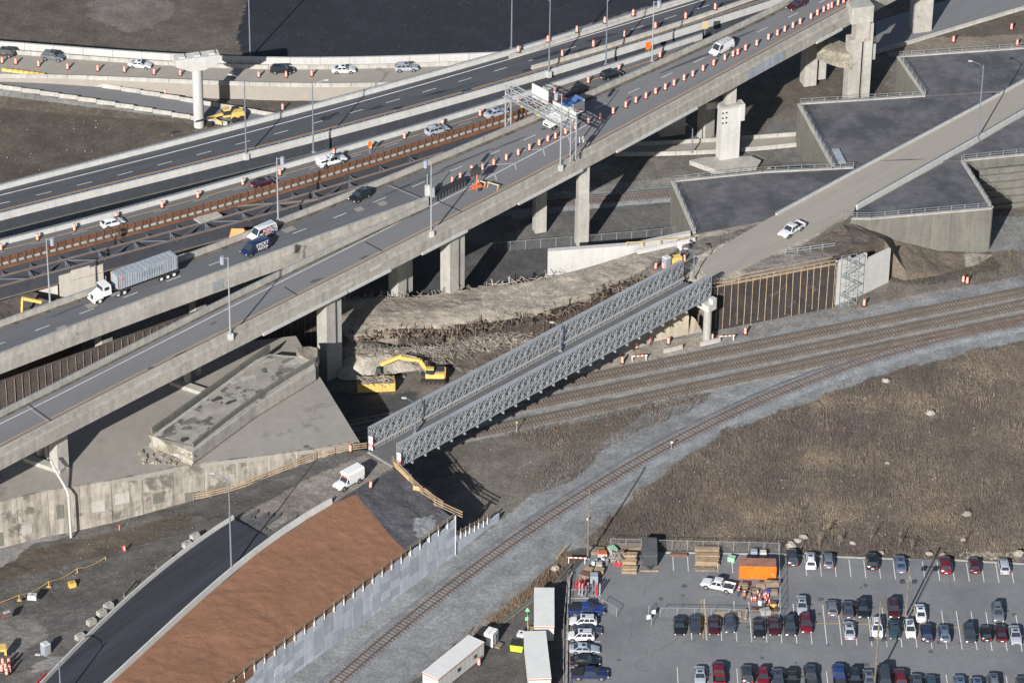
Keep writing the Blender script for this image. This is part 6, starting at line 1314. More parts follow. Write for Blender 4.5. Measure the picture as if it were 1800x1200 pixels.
# on the roads: heading from image direction
def hd(px, py, dx, dy, z): d = W(px+dx, py+dy, z)-W(px, py, z); return math.atan2(d.y, d.x)
for kind, col, x, y, z, dx, dy, lb in (('suv', 'black', 633, 350, ZD, -10, 5, 'black suv driving west on the middle viaduct deck'), ('van', 'white', 1268, 92, ZD, -10, 5, 'white van with roof rack passing the drum line on the viaduct'), ('van', 'white', 461, 415, ZD, -10, 4.5, 'white van with colourful printed sides on the middle viaduct deck'), ('van', 'navy', 449, 442, ZD, -10, 4.5, 'dark blue van with white lettering beside the printed white van'), ('sedan', 'maroon', 1400, 13, ZD, -10, 5, 'dark red sedan at the top of the viaduct'),
    ('hatch', 'white', 198, 396, ZC, 10, -2.7, 'white boxy hatchback on the narrow carriageway at the left'), ('sedan', 'maroon', 463, 325, ZC, 10, -2.8, 'dark red sedan on the narrow carriageway'), ('covered', 'white', 583, 289, ZC, 10, -2.8, 'white pickup with canopy on the narrow carriageway'), ('suv', 'silver', 768, 234, ZC, 10, -2.9, 'silver suv on the narrow carriageway behind the timber barrier'), ('sedan', 'silver', 872, 203, ZC, 10, -3, 'silver sedan on the narrow carriageway next to the gantry leg'), ('suv', 'black', 1074, 137, ZC, 10, -3.2, 'black car behind the parapet beyond the box truck'),
    ('suv', 'dark', 6, 98, ZE, -10, -.8, 'dark car cut by the left edge on the service road'), ('suv', 'grey', 93, 105, ZE, 10, 1.2, 'grey suv first in the queue on the service road'), ('sedan', 'white', 246, 118, ZE, 10, .8, 'white sedan on the service road left of the hammerhead pier'), ('suv', 'black', 496, 128, ZE, 10, 0, 'black suv on the service road right of the hammerhead pier'), ('sedan', 'white', 604, 127, ZE, 10, -.2, 'white sedan on the service road in front of the dark soil'), ('suv', 'silver', 714, 124, ZE, 10, -.4, 'silver crossover last on the service road near the black highway'),
    ('pickup', 'white', 1391, 409, ZS+.64, -10, 6.2, 'white pickup driving down the concrete ramp'), ('covered', 'white', 612, 852, 9.0, -10, 5.4, 'white pickup with tall camper body near the truss bridge mouth')):
    c = car(kind, col, x, y, z, hd(x, y, dx, dy, z), lb, 'vehicles on the roads'); c.name = 'road_vehicle'
    if 'camper' in lb: camper = c
    if 'lettering' in lb: bluev = c
    if 'colourful printed' in lb: printv = c
    if 'canopy' in lb: canopy = c
    if 'roof rack' in lb: rackv = c
def sub(par, nm, mb, m): o = obj(nm, mb, m, None); o.parent = par; return o
# camper body, canopy, roof rack
mb = MB(); mb.add([(x, y, z) for z, k in ((1.15, 1), (2.45, 1), (2.75, .82)) for x, y in ((-3.0, -1.0*k), (.4 if z < 2 else .9*k, -1.0*k), (.4 if z < 2 else .9*k, 1.0*k), (-3.0*(.98 if k < 1 else 1), 1.0*k))], [(0, 1, 5, 4), (1, 2, 6, 5), (2, 3, 7, 6), (3, 0, 4, 7), (4, 5, 9, 8), (5, 6, 10, 9), (6, 7, 11, 10), (7, 4, 8, 11), (8, 9, 10, 11)])
sub(camper, 'camper_body', mb, M['white']); sub(camper, 'beacon_bar', MB().box((.8, 0, 1.98), (.3, 1.2, .12)), M['orange'])
sub(canopy, 'canopy', MB().box((-1.9, 0, 1.55), (1.95, 1.9, .75), top=.9), M['white']); sub(canopy, 'canopy_window', MB().box((-1.9, 0, 1.55), (1.5, 1.93, .35)), M['glass'])
for s_ in (-.7, .7): sub(rackv, 'roof_rack_bar', MB().bar((-2.2, s_, 2.28), (1.0, s_, 2.28), .07), M['galv'])
for k in range(4): sub(rackv, 'roof_rack_bar', MB().bar((-2.1+k, -.7, 2.3), (-2.1+k, .7, 2.3), .06), M['galv'])
def printed():
    m = bpy.data.materials.new('colour_print'); m.use_nodes = True; n = m.node_tree; t = n.nodes.new('ShaderNodeTexNoise'); t.inputs['Scale'].default_value = 1.6; t.inputs['Detail'].default_value = 2
    g = n.nodes.new('ShaderNodeTexCoord'); n.links.new(g.outputs['Object'], t.inputs['Vector']); r = n.nodes.new('ShaderNodeValToRGB'); r.color_ramp.interpolation = 'CONSTANT'; e = r.color_ramp.elements
    e[0].color = (.04, .1, .35, 1); e[1].position = .4; e[1].color = (.6, .6, .6, 1)
    for p_, c_ in ((.46, (.5, .05, .05)), (.5, (.03, .03, .05)), (.55, (.1, .35, .6)), (.6, (.6, .4, .1))): q = e.new(p_); q.color = (*c_, 1)
    n.links.new(t.outputs['Fac'], r.inputs[0]); n.links.new(r.outputs[0], n.nodes['Principled BSDF'].inputs['Base Color']); return m
PRT = printed()
for s_ in (-1, 1): sub(printv, 'printed_side', MB().box((-.9, s_*1.012, .95), (3.2, .012, .75)), PRT)
B0 = Vector(); 
mb = MB()
for s_ in (-1, 1): mb.add([(-2.5, s_*.955, 1.22), (.9, s_*.955, 1.22), (.9, s_*.79, 2.05), (-2.4, s_*.79, 2.05)], [(0, 1, 2, 3)])
sub(printv, 'printed_side', mb, PRT)
def text(par, s, loc, size, rot, m, nm='lettering', ext=.01):
    cu = bpy.data.curves.new(nm, 'FONT'); cu.body = s; cu.size = size; cu.align_x = 'CENTER'; cu.align_y = 'CENTER'; cu.extrude = ext; cu.offset = .012*size; cu.materials.append(m)
    tmp = bpy.data.objects.new(nm, cu); COL.objects.link(tmp); bpy.context.view_layer.update(); me = bpy.data.meshes.new_from_object(tmp.evaluated_get(bpy.context.evaluated_depsgraph_get())); bpy.data.objects.remove(tmp)
    o = bpy.data.objects.new(nm, me); COL.objects.link(o); o.parent = par; o.location = loc; o.rotation_euler = rot; return o
tilt = math.atan2(.95-.76, .95)
for s_, rz_ in ((1, math.pi), (-1, 0)):
    text(bluev, 'STICKY', (-.9, s_*(.925), 1.62), .85, (math.pi/2-.2, 0, rz_), M['white']); text(bluev, 'MEDIA', (-.9, s_*1.04, .92), .8, (math.pi/2, 0, rz_), M['white'])
# semi truck with container
z = ZD; p = W(236, 505, z); a = hd(236, 505, -10, 3.6, z)
t = thing('semi_truck', 'white semi truck hauling a faded blue shipping container on the viaduct', 'semi truck', p, a)
def P_(nm, mb, m, par=None): o = obj(nm, mb, m, None); o.parent = par or t; return o
ct = P_('container', MB().box((-2.2, 0, 2.75), (12.2, 2.44, 2.6)), M['cont_blue'])
for s_ in (-1, 1):
    for k in range(24): P_('corrugation', MB().box((-2.2-6+.4+k*.5, s_*1.235, 2.75), (.26, .12, 2.25)), M['cont_blue'], ct)
for k in range(12): P_('roof_rib', MB().box((-2.2-5.6+k*1.02, 0, 4.06), (.3, 2.3, .05)), M['cont_blue'], ct)
P_('dark_band', MB().box((-3.2, 0, 2.9), (4.2, 2.57, .9)), mat('faded_band', c8(96, 112, 128), .7, .15, 3), ct)
P_('red_badge', MB().box((3.1, 0, 3.4), (.5, 2.56, .5)), M['red'], ct)
for x in (-8.28, 3.88):
    for y in (-1.2, 1.2): P_('corner_post', MB().box((x, y, 2.75), (.16, .12, 2.62)), M['rust'], ct)
P_('chassis', MB().box((-1.2, 0, 1.25), (14, 1.0, .35)), M['dark'])
P_('cab', MB().box((6.1, 0, 2.05), (1.7, 2.3, 1.9), top=.93), M['white'])
P_('cab_windscreen', MB().hexa([(x, y, z_) for z_, x0 in ((2.1, 6.97), (2.9, 6.9)) for x, y in ((x0-.1, -1), (x0, -1), (x0, 1), (x0-.1, 1))]), M['glass'])
for s_ in (-1, 1): P_('cab_side_window', MB().box((6.2, s_*1.13, 2.5), (.9, .06, .6)), M['glass']); P_('fuel_tank', MB().tube((3.6, s_*1.0, .75), (5.2, s_*1.0, .75), .33, 10), M['rim']); P_('headlight', MB().box((8.62, s_*.95, 1.15), (.12, .3, .25)), M['lamp'])
P_('bonnet', MB().hexa([(6.9, -1.0, .7), (8.6, -.95, .65), (8.6, .95, .65), (6.9, 1.0, .7), (6.9, -.95, 2.05), (8.5, -.6, 1.65), (8.5, .6, 1.65), (6.9, .95, 2.05)]), M['white'])
P_('grille', MB().box((8.62, 0, 1.15), (.06, .9, .8)), M['dark']); P_('bumper', MB().box((8.7, 0, .55), (.25, 2.3, .35)), M['white']); P_('exhaust_stack', MB().tube((5.1, -.9, 1), (5.1, -.9, 3.7), .08, 8), M['rim'])
for x in (7.7, 4.0, 2.7, -4.9, -6.2, -7.5):
    for s_ in (-1, 1): w_ = P_('wheel', MB().tube((x, s_*.85, .52), (x, s_*1.2, .52), .52, 16), M['tyre']); P_('rim', MB().tube((x, s_*1.19, .52), (x, s_*1.23, .52), .3, 12), M['white'], w_)
for s_ in (-1, 1): P_('fender', MB().box((7.7, s_*1.05, 1.1), (1.3, .45, .25)), M['white'])
# box truck
p = W(990, 214, ZD); t = thing('box_truck', 'white box truck with blue roof passing under the sign gantry', 'box truck', p, hd(990, 214, -10, 4.9, ZD))
P_('cargo_box', MB().box((-1.2, 0, 2.3), (6.6, 2.4, 2.5)), M['white']); P_('box_roof', MB().box((-1.2, 0, 3.58), (6.62, 2.42, .08)), M['box_blue'])
P_('red_stripe', MB().box((-1.8, 0, 1.7), (4.0, 2.46, .22)), M['red']); P_('cab', MB().box((3.0, 0, 1.6), (1.6, 2.1, 1.5), top=.88), M['white']); P_('bonnet', MB().box((4.1, 0, 1.15), (.9, 1.9, .8), top=.9), M['white'])
P_('windscreen', MB().box((3.72, 0, 1.95), (.08, 1.7, .6)), M['glass']); P_('chassis', MB().box((-.3, 0, .8), (8, .9, .3)), M['dark']); P_('grille', MB().box((4.56, 0, 1.1), (.05, 1.2, .4)), M['dark'])
for x in (3.6, -2.8):
    for s_ in (-1, 1): w_ = P_('wheel', MB().tube((x, s_*.8, .45), (x, s_*1.1, .45), .45, 14), M['tyre']); P_('rim', MB().tube((x, s_*1.09, .45), (x, s_*1.13, .45), .26, 10), M['rim'], w_)
# ------------------------------------------------------------------ excavator and container of scrap
p = W(762, 668, 0); t = thing('excavator', 'yellow tracked excavator lifting scrap into a yellow skip by the mound', 'excavator', p, hd(762, 668, -10, -1, 0)+.15)
for s_ in (-1, 1):
    tr = P_('track', MB().sweep([Vector((0, s_*1.2-.3, 0)), Vector((0, s_*1.2+.3, 0))], [(1.9, .1), (2.3, .45), (2.2, .85), (1.8, 1.0), (-1.8, 1.0), (-2.2, .85), (-2.3, .45), (-1.9, .1)]), M['tyre'])
    for k in range(5): P_('roller', MB().tube((-1.6+k*.8, s_*1.52, .3), (-1.6+k*.8, s_*1.55, .3), .2, 8), M['rust_d'], tr)
P_('car_body', MB().box((0, 0, .9), (1.6, 1.9, .5)), M['dark'])
P_('house', MB().add([(x, y, z_) for z_ in (1.15, 2.15) for x, y in ((-2.2, -1.0), (-1.9, -1.3), (1.4, -1.35), (1.4, 1.35), (-1.9, 1.3), (-2.2, 1.0))], [tuple(range(6)), tuple(range(11, 5, -1))]+[(i, (i+1) % 6, (i+1) % 6+6, i+6) for i in range(6)]), M['exca'])
P_('cab', MB().box((.6, .85, 2.3), (1.5, .95, 1.6), top=.9), M['exca']); P_('cab_glass', MB().box((.62, .86, 2.45), (1.53, .97, .9), top=.92), M['glass'])
P_('engine_cover', MB().box((-1.0, -.2, 2.25), (1.6, 1.6, .25)), M['dark'])
b0, b1, b2_, b3, b4 = (1.2, -.2, 1.9), (2.4, -.2, 4.0), (6.2, -.2, 4.6), (9.4, -.2, 3.0), (9.9, -.2, 2.2)
P_('boom', MB().bar(b0, b1, .5, .75), M['exca']); P_('boom', MB().bar(b1, b2_, .48, .7), M['exca']); P_('stick', MB().bar((5.6, -.2, 4.9), b3, .4, .6), M['exca'])
P_('hydraulic_ram', MB().tube((3.0, -.2, 4.7), (5.8, -.2, 5.3), .12, 8), M['rim']); P_('hydraulic_ram', MB().tube((1.4, .2, 1.8), (3.4, .2, 4.0), .12, 8), M['rim'])
P_('grapple', MB().hexa([(9.2, -.7, .9), (10.4, -.7, 1.0), (10.4, .4, 1.0), (9.2, .4, .9), (9.5, -.4, 2.4), (10.1, -.4, 2.4), (10.1, .2, 2.4), (9.5, .2, 2.4)]), M['dark'])
p = W(661, 684, 0); t = thing('scrap_skip', 'yellow ribbed skip filled with scrap rebar next to the excavator', 'skip', p, .1)
P_('skip_floor', MB().box((0, 0, .3), (6.6, 2.4, .2)), M['exca'])
for s_ in (-1, 1):
    P_('side', MB().box((0, s_*1.2, 1.1), (6.6, .1, 1.7)), M['exca'])
    for k in range(10): P_('rib', MB().box((-3+k*.66, s_*1.28, 1.1), (.14, .08, 1.6)), M['exca'])
for s_ in (-1, 1): P_('end', MB().box((s_*3.3, 0, 1.1), (.1, 2.4, 1.7)), M['exca'])
def sticks(n, fn, r=(.03, .05), ln=(1, 3), seed=1, flat=.25, bend=True):
    rr = random.Random(seed); mb = MB()
    for _ in range(n):
        c = fn(rr); an = rr.uniform(0, 6.28); el = rr.gauss(0, flat); l = rr.uniform(*ln); d = Vector((math.cos(an)*math.cos(el), math.sin(an)*math.cos(el), math.sin(el)))*l/2; w_ = rr.uniform(*r)*2
        m_ = c+Vector((rr.uniform(-.3, .3), rr.uniform(-.3, .3), rr.uniform(0, .4)))*(l*.25)
        mb.bar(c-d, m_, w_); mb.bar(m_, c+d, w_)
    return mb
o = obj('scrap', sticks(90, lambda r_: Vector((r_.uniform(-2.8, 2.8), r_.uniform(-.9, .9), r_.uniform(1.4, 2.2))), ln=(1, 3.4), seed=5), M['rebar'], None); o.parent = t; o['kind'] = 'stuff'
def inmound(r_):
    u = r_.random(); x = 610+470*u+r_.gauss(0, 10); base = 632-82*max(0, u-.25)/.75
    y = base+abs(r_.gauss(0, 13))-20+(8 if u > .3 else 0); return W(x, y, max(.3, 3.2-(y-base+20)*.085+r_.uniform(0, .8)))
tag(obj('tangled_rebar', sticks(3600, inmound, (.018, .034), (.6, 2.8), 8, .35), M['rebar']), kind='stuff')
def crest(r_):
    pts = [(600, 588, 4.4), (700, 574, 5), (780, 577, 4.9), (850, 562, 5.5), (960, 545, 6.5), (1068, 500, 8.1), (1140, 480, 8.9)]; k = r_.randrange(6); u = r_.random(); a, b = pts[k], pts[k+1]
    return W(a[0]+(b[0]-a[0])*u, a[1]+(b[1]-a[1])*u+r_.uniform(-2, 18), a[2]+(b[2]-a[2])*u-r_.uniform(0, 2))
tag(obj('torn_mesh_strips', sticks(700, crest, (.02, .06), (.8, 2.6), 15, 1.0), M['wood_g']), kind='stuff')
tag(obj('torn_mesh_rags', sticks(300, crest, (.05, .16), (.5, 1.5), 25, .6), M['torn']), kind='stuff')
def backedge(r_):
    x = r_.uniform(600, 980); return W(x, np.interp(x, [600, 660, 730, 795, 850, 980], [530, 523, 522, 513, 503, 484])+r_.uniform(-1, 2), np.interp(x, [600, 795, 980], [3.9, 5, 6.6]))
tag(obj('bent_bars', sticks(110, backedge, (.025, .05), (1.2, 3), 35, 1.1), M['rebar']), kind='stuff')
mb = MB(); rr = random.Random(44)
for _ in range(500):
    c = inmound(rr); s = rr.choice((.2, .25, .3, .5, .8)); mb.box(c-Vector((0, 0, .3)), (s, s*rr.uniform(.6, 1), s*.6), rr.random()*3)
tag(obj('concrete_chunks', mb, M['broken']), kind='stuff')
# grader behind the black highway
p = W(398, 214, 0); t = thing('road_grader', 'yellow road grader parked right of the hammerhead pier', 'grader', p, .35)
P_('rear_frame', MB().box((2.2, 0, 1.5), (2.8, 1.6, 1.2), top=.9), M['exca']); P_('cab', MB().box((0, 0, 2.2), (1.5, 1.5, 1.7), top=.92), M['exca']); P_('cab_glass', MB().box((0, 0, 2.3), (1.53, 1.53, .9), top=.93), M['glass'])
P_('front_beam', MB().bar((-.5, 0, 1.9), (-4, 0, 1.4), .4), M['exca']); P_('blade', MB().box((-2, 0, .6), (.2, 3.2, .7), .4), M['exca'])
for x in (1.4, 2.9, -3.8):
    for s_ in (-1, 1): P_('wheel', MB().tube((x, s_*.85, .65), (x, s_*1.2, .65), .65, 12), M['tyre'])
p = W(46, 552, 14.5); t = thing('digger_arm', 'raised yellow digger arm poking out above the far parapet', 'excavator', p, 0)
P_('stick', MB().bar((-.8, 0, 0), (-.5, 0, 3.4), .35, .5), M['exca']); P_('boom', MB().bar((-.6, 0, 3.3), (2.8, .2, 2.4), .35, .55), M['exca']); P_('bucket', MB().box((-.9, 0, -.1), (.8, .8, .7)), M['dark'])
# dense light tower on the mound
p = W(1192, 462, 9); t = thing('light_tower', 'yellow generator light tower with round lamps at the bridge end', 'light tower', p, .4)
P_('generator', MB().box((-.6, 0, .9), (2.2, 1.3, 1.2)), M['exca']); P_('mast', MB().bar((.3, 0, .5), (.3, 0, 4), .12), M['galv_d'])
for y, z_ in ((-.4, 3.9), (.4, 3.9), (-.4, 3.2), (.4, 3.2)): P_('floodlight', MB().tube((.3, y, z_), (.1, y-.1, z_), .26, 10), M['lamp'])
for s_ in (-1, 1): P_('wheel', MB().tube((-.6, s_*.7, .3), (-.6, s_*.85, .3), .3, 10), M['tyre'])
def toilet(px, py, z, lb, m='grey_box'):
    p = W(px, py, z); t = thing('portable_toilet', lb, 'portable toilet', p, .35); obj('cabin', MB().box(p+Vector((0, 0, 1.1)), (1.2, 1.2, 2.2), .35), M[m], t); obj('roof', MB().box(p+Vector((0, 0, 2.28)), (1.25, 1.25, .16), .35, top=.8), M['conc_new' if m == 'grey_box' else m], t)
    f = Vector((math.sin(.35), -math.cos(.35), 0)); obj('door', MB().box(p+f*.62+Vector((0, 0, 1.05)), (.85, .05, 1.8), .35), M['galv'], t)
toilet(1171, 470, 9, 'grey portable toilet on the mound left of the light tower'); toilet(81, 1150, 3.9, 'grey portable toilet in the dirt yard at lower left')
# people, posed and dressed
def person(px, py, z, rz, label, bend=0, step=.15):
    p = W(px, py, z); t = thing('person', label, 'person', p, rz)
    J = [(0, 0, .95), (bend*.15, 0, 1.2), (bend*.35, 0, 1.45-bend*.1), (bend*.42, 0, 1.56-bend*.15), (bend*.5, 0, 1.68-bend*.18),
         (bend*.3, .2, 1.42-bend*.1), (bend*.3+.1, .26, 1.15), (bend*.3+.25, .24, .98), (bend*.3, -.2, 1.42-bend*.1), (bend*.3-.02, -.27, 1.15), (bend*.3+.12, -.26, .92),
         (0, .1, .9), (step, .11, .5), (step*1.1, .11, .08), (step*1.1+.15, .11, .05), (0, -.1, .9), (-step*.4, -.11, .5), (-step, -.11, .08), (-step+.15, -.11, .05)]
    E = [(0, 1), (1, 2), (2, 3), (3, 4), (2, 5), (5, 6), (6, 7), (2, 8), (8, 9), (9, 10), (0, 11), (11, 12), (12, 13), (13, 14), (0, 15), (15, 16), (16, 17), (17, 18)]
    Rr = [.15, .15, .16, .06, .11, .08, .055, .045, .08, .055, .045, .1, .075, .055, .05, .1, .075, .055, .05]
    me = bpy.data.meshes.new('body'); me.from_pydata(J, E, []); me.materials.append(M['navy']); o = bpy.data.objects.new('body', me); COL.objects.link(o); o.parent = t
    o.modifiers.new('skin', 'SKIN')
    if not me.skin_vertices: me.attributes.new('skin', 'FLOAT2', 'POINT') if False else None
    for v, r in zip(me.skin_vertices[0].data, Rr): v.radius = (r, r)
    me.skin_vertices[0].data[0].use_root = True; s_ = o.modifiers.new('sub', 'SUBSURF'); s_.levels = s_.render_levels = 1
    P2 = lambda nm, mb, m: setattr(obj(nm, mb, m, None, smooth=True), 'parent', t)
    hx, hz = J[4][0], J[4][2]
    P2('safety_vest', MB().lathe([(.2, -.28), (.21, -.1), (.22, .15), (.17, .27)], (bend*.22, 0, 1.25-bend*.05), 12), M['vest']); P2('face', MB().lathe([(.05, -.1), (.09, -.02), (.1, .06), (.06, .12)], (hx+.02, 0, hz-.02), 10), M['skin'])
    P2('hard_hat', MB().lathe([(.15, 0), (.12, .02), (.11, .09), (.05, .14)], (hx, 0, hz+.06), 12), M['white']); P2('vest_stripe', MB().lathe([(.225, -.03), (.225, .03)], (bend*.22, 0, 1.2-bend*.05), 12), M['sign_y'])
person(1143, 607, 0, .4, 'worker in orange vest and white helmet walking near the sand cone')
person(1297, 1048, 0, 1.2, 'worker in orange vest bending beside the tailgate of the white pickup', 1)
person(1308, 1054, 0, 1.6, 'worker in orange vest standing between the pickup and the orange cones')
# ================================================================== storage yard and site offices
def boxthing(nm, label, cat, px, py, z, d, rz, m, extra=None, group=None):
    p = W(px, py, z); t = thing(nm, label, cat, p, rz, group); t['_d'] = 1; del t['_d']; globals()['t'] = t; return t
t = boxthing('storage_container', 'bright orange storage container with rusty pink roof in the yard', 'container', 1331, 1010, 0, 0, -.02, 0)
P_('shell', MB().box((0, 0, 1.3), (6.1, 2.44, 2.5)), M['orange_b']); P_('roof', MB().box((0, 0, 2.58), (6.0, 2.36, .06)), M['rust_roof'])
for k in range(22): P_('rib', MB().box((-2.85+k*.27, -1.235, 1.3), (.12, .05, 2.2)), M['orange_b'])
for x in (-3.0, 3.0): P_('corner_post', MB().box((x, -1.22, 1.3), (.14, .1, 2.52)), M['orange_b'])
def stack(label, px, py, n, layers, ln, dr, m, z=0, th=.22, wd=.5, rz=-.02, nm='lumber_stack', part='plank', jit=.12, cat='lumber stack', group='lumber stacks'):
    p = W(px, py, z); global t; t = thing(nm, label, cat, p, rz, group); rr = random.Random(int(px*7+py)); base = None
    for l in range(layers):
        for k in range(n):
            if l == layers-1 and rr.random() < .25: continue
            if base is None: base = P_(part, MB().box((0, 0, 0), (ln, wd*.92, th*.9)), M[m]); o = base
            else: o = base.copy(); COL.objects.link(o); o.parent = t
            o.location = (rr.uniform(-jit, jit), (k-(n-1)/2)*wd, th/2+l*th+.05); o.rotation_euler = (0, 0, rr.uniform(-.02, .02)+dr); o.scale = (rr.uniform(.92, 1.03), 1, 1)
    for x in (-ln*.35, ln*.35): P_('bearer', MB().box((x, 0, .03), (.12, n*wd, .1)), M['wood_g'])
    return t
stack('tall stack of pale planks left of the dark trailer in the yard', 1105, 986, 6, 5, 2.6, 0, 'wood')
stack('small low stack of pale planks nearest below the tall plank stack', 1106, 1004, 3, 3, 2.6, 0, 'wood')
stack('large stack of long planks between rusty beam and green crate', 1243, 981, 9, 5, 4.0, 0, 'wood')
stack('low bundle of grey planks just below the large plank stack', 1240, 1001, 2, 2, 3.8, 0, 'wood_g')
stack('stack of grey beams by the fence behind the dark trailer', 1106, 962, 3, 2, 5.6, 0, 'wood_g')
stack('grey beams stacked at the top left corner of the yard', 1050, 970, 4, 3, 2.6, 0, 'wood_g')
for i, (x, y, n_, l_, lb) in enumerate(((1307, 1036, 3, 5, 'left of the orange container front'), (1312, 1046, 4, 3, 'just below the leftmost grey timber pile'), (1325, 1040, 3, 2, 'on low rusty bearers in the middle'), (1337, 1032, 2, 4, 'narrow, in front of the container middle'), (1352, 1030, 2, 5, 'tall, before the right container half'), (1361, 1030, 3, 5, 'tall, against the right yard fence'), (1360, 1043, 3, 3, 'lowest, against the right yard fence'))):
    stack('brown grey timber pile ' + lb, x, y, n_, l_, 1.5, math.pi/2*0, 'wood_g', wd=.35, group='timber piles by the container')
stack('long pale frame timbers piled behind the lower middle car row', 1280, 1080, 3, 2, 4.2, .03, 'wood', wd=.45)
stack('wooden panel pile right of the long frame timbers', 1311, 1081, 3, 2, 1.6, 1.5, 'wood_g', wd=.5)
solo('rusty_beam', MB().bar(W(1178, 974, .3), W(1208, 975, .3), .5, .5), M['rust'], 'rusty brown steel beam lying at the kerb in the yard', 'beam')
t = boxthing('crate', 'pale green crate standing over a bay line', 'crate', 1286, 985, 0, 0, -.35, 0); P_('crate_box', MB().box((0, 0, .4), (1.2, .9, .8)), M['green']); P_('lid', MB().box((0, 0, .83), (1.25, .95, .07)), M['green'])
# dark enclosed trailer
t = boxthing('cargo_trailer', 'dark grey enclosed trailer with a tow bar in the yard', 'trailer', 1141, 981, 0, 0, 0, 0)
P_('box', MB().box((0, 0, 1.35), (2.5, 5.2, 2.0)), M['dark']); P_('roof', MB().box((0, 0, 2.4), (2.55, 5.25, .1)), M['roof_tar']); P_('tow_bar', MB().bar((-.7, -2.6, .5), (0, -3.8, .5), .12), M['dark']); P_('tow_bar', MB().bar((.7, -2.6, .5), (0, -3.8, .5), .12), M['dark'])
for s_ in (-1, 1): P_('marker_light', MB().box((s_*1.1, -2.62, 1.1), (.12, .05, .08)), M['orange']); P_('wheel', MB().tube((s_*1.2, .3, .35), (s_*1.35, .3, .35), .35, 12), M['tyre'])
P_('jack_block', MB().box((0, -3.6, .12), (3.0, .35, .2)), M['wood'])
def crate(px, py, w_, d_, h_, m, lb, rz=0, nm='crate', fill=None, m2=None, cat='crate'):
    t = boxthing(nm, lb, cat, px, py, 0, 0, rz, 0); P_('crate_box', MB().box((0, 0, h_/2), (w_, d_, h_)), M[m]); P_('lid', MB().box((0, 0, h_+.03), (w_*.96, d_*.96, .06)), M[m2 or m])
    for x in (-.3, .3): P_('batten', MB().box((x*w_, -d_/2-.02, h_/2), (.1, .04, h_*.95)), M[m2 or m])
    return t
crate(1059, 978, 1.5, 1.2, .9, 'conc_new', 'white and orange box in front of the grey beams', m2='trim_o')
crate(1035, 1006, 1.4, 1.2, .8, 'wood', 'pale wooden crate in the middle of the yard left side', -.4)
crate(1029, 1016, 1.7, 1.3, 1.0, 'wood_g', 'large brown wooden crate above the orange scaffold pile', -.4, m2='rust')
crate(1044, 1023, 1.3, 1.3, 1.6, 'grey_box', 'tall silver grey box behind the upright steel columns', 0)
crate(1053, 1008, 1.6, 1.2, .9, 'wood', 'plain plywood box right of the pale crate', -.2)
crate(1053, 999, 1.0, .9, 1.1, 'conc', 'pale grey wrapped pallet near the yard barrels')
crate(1087, 991, 1.5, 1.2, .8, 'red', 'red steel basket with scrap left of the plank stack', -.15, m2='dark')
crate(1077, 972, 1.2, 1.6, 1.1, 'conc', 'pallet of pale sacks left of the red basket', .5, m2='green')
crate(1325, 977, 1.1, .9, 1.2, 'grey_box', 'white grey tank behind the orange container, left one'); crate(1341, 978, 1.1, .9, 1.1, 'conc_new', 'pale crate behind the orange container, right one')
crate(1359, 1065, 1.0, .8, .7, 'yellow', 'small yellow tool box near the right yard fence', m2='rust'); crate(1345, 1078, 1.6, 1.2, .8, 'conc', 'bagged grey pallet between timber frames and yard fence', .3)
crate(1349, 1044, .9, .7, .8, 'blue', 'blue plastic tub behind the orange cones')
for i, (x, y, m, lb) in enumerate(((1043, 993, 'white', 'white bucket beside the navy barrel'), (1048, 990, 'dark', 'dark barrel beside the utility pole foot'), (1055, 993, 'navy', 'navy barrel in the middle of the barrel group'), (1060, 987, 'white', 'white jug right of the navy barrel'), (1067, 990, 'conc_grey', 'stone coloured barrel at the right of the barrel group'), (1336, 1062, 'white', 'white bucket below the timber piles'), (1343, 1064, 'dark', 'dark grey tub beside the white bucket'))):
    p = W(x, y, 0); t = thing('barrel', lb, 'barrel', p); obj('shell', MB().lathe([(.3, 0), (.33, .4), (.3, .85)], p, 12), M[m], t); obj('lid', MB().lathe([(.31, .86), (.25, .9)], p, 12), M['grey_box'], t)
for i, (x, y) in enumerate(((1018, 1044), (1023, 1046), (1029, 1050), (1033, 1044), (1041, 1046), (1046, 1044), (1049, 1047), (1054, 1046))):
    p = W(x, y, 0); t = thing('steel_column', 'upright grey steel column in the yard above the blue pickup, {} from the kerb'.format(ordn(i)), 'steel column', p, 0, 'upright steel columns')
    obj('shaft', MB().bar(p, p+Vector((0, 0, 2.4)), .22), M[('galv', 'galv', 'steel_brace', 'galv', 'steel_brace', 'conc_grey', 'red', 'galv')[i]], t); obj('foot_plate', MB().box(p+Vector((0, 0, .03)), (.5, .4, .06)), M['galv'], t)
o = obj('frame_pile', sticks(60, lambda r_: W(1021+r_.uniform(-6, 6), 1030+r_.uniform(-6, 4), r_.uniform(.2, 1.4)), (.04, .06), (.8, 1.8), 3, .5), M['red']); tag(o, 'heap of orange red scaffold frames above the upright columns', 'scaffold frames', kind='thing')
o = obj('scrap_heap', sticks(120, lambda r_: W(1084+r_.uniform(-9, 9), 977+r_.uniform(-8, 8), r_.uniform(.1, 1.3)), (.05, .12), (.4, 1.4), 4, .4), M['rebar']); tag(o, 'heap of mixed grey site scrap above the red basket', 'scrap heap', kind='thing')
o = obj('rusty_chain_heap', sticks(160, lambda r_: W(1345+r_.uniform(-22, 22), 1073+r_.uniform(-5, 3), r_.uniform(.05, .4)), (.04, .07), (.3, .9), 6, .3), M['rust']); tag(o, 'heap of rusty chain and iron below the cones', 'scrap heap', kind='thing')
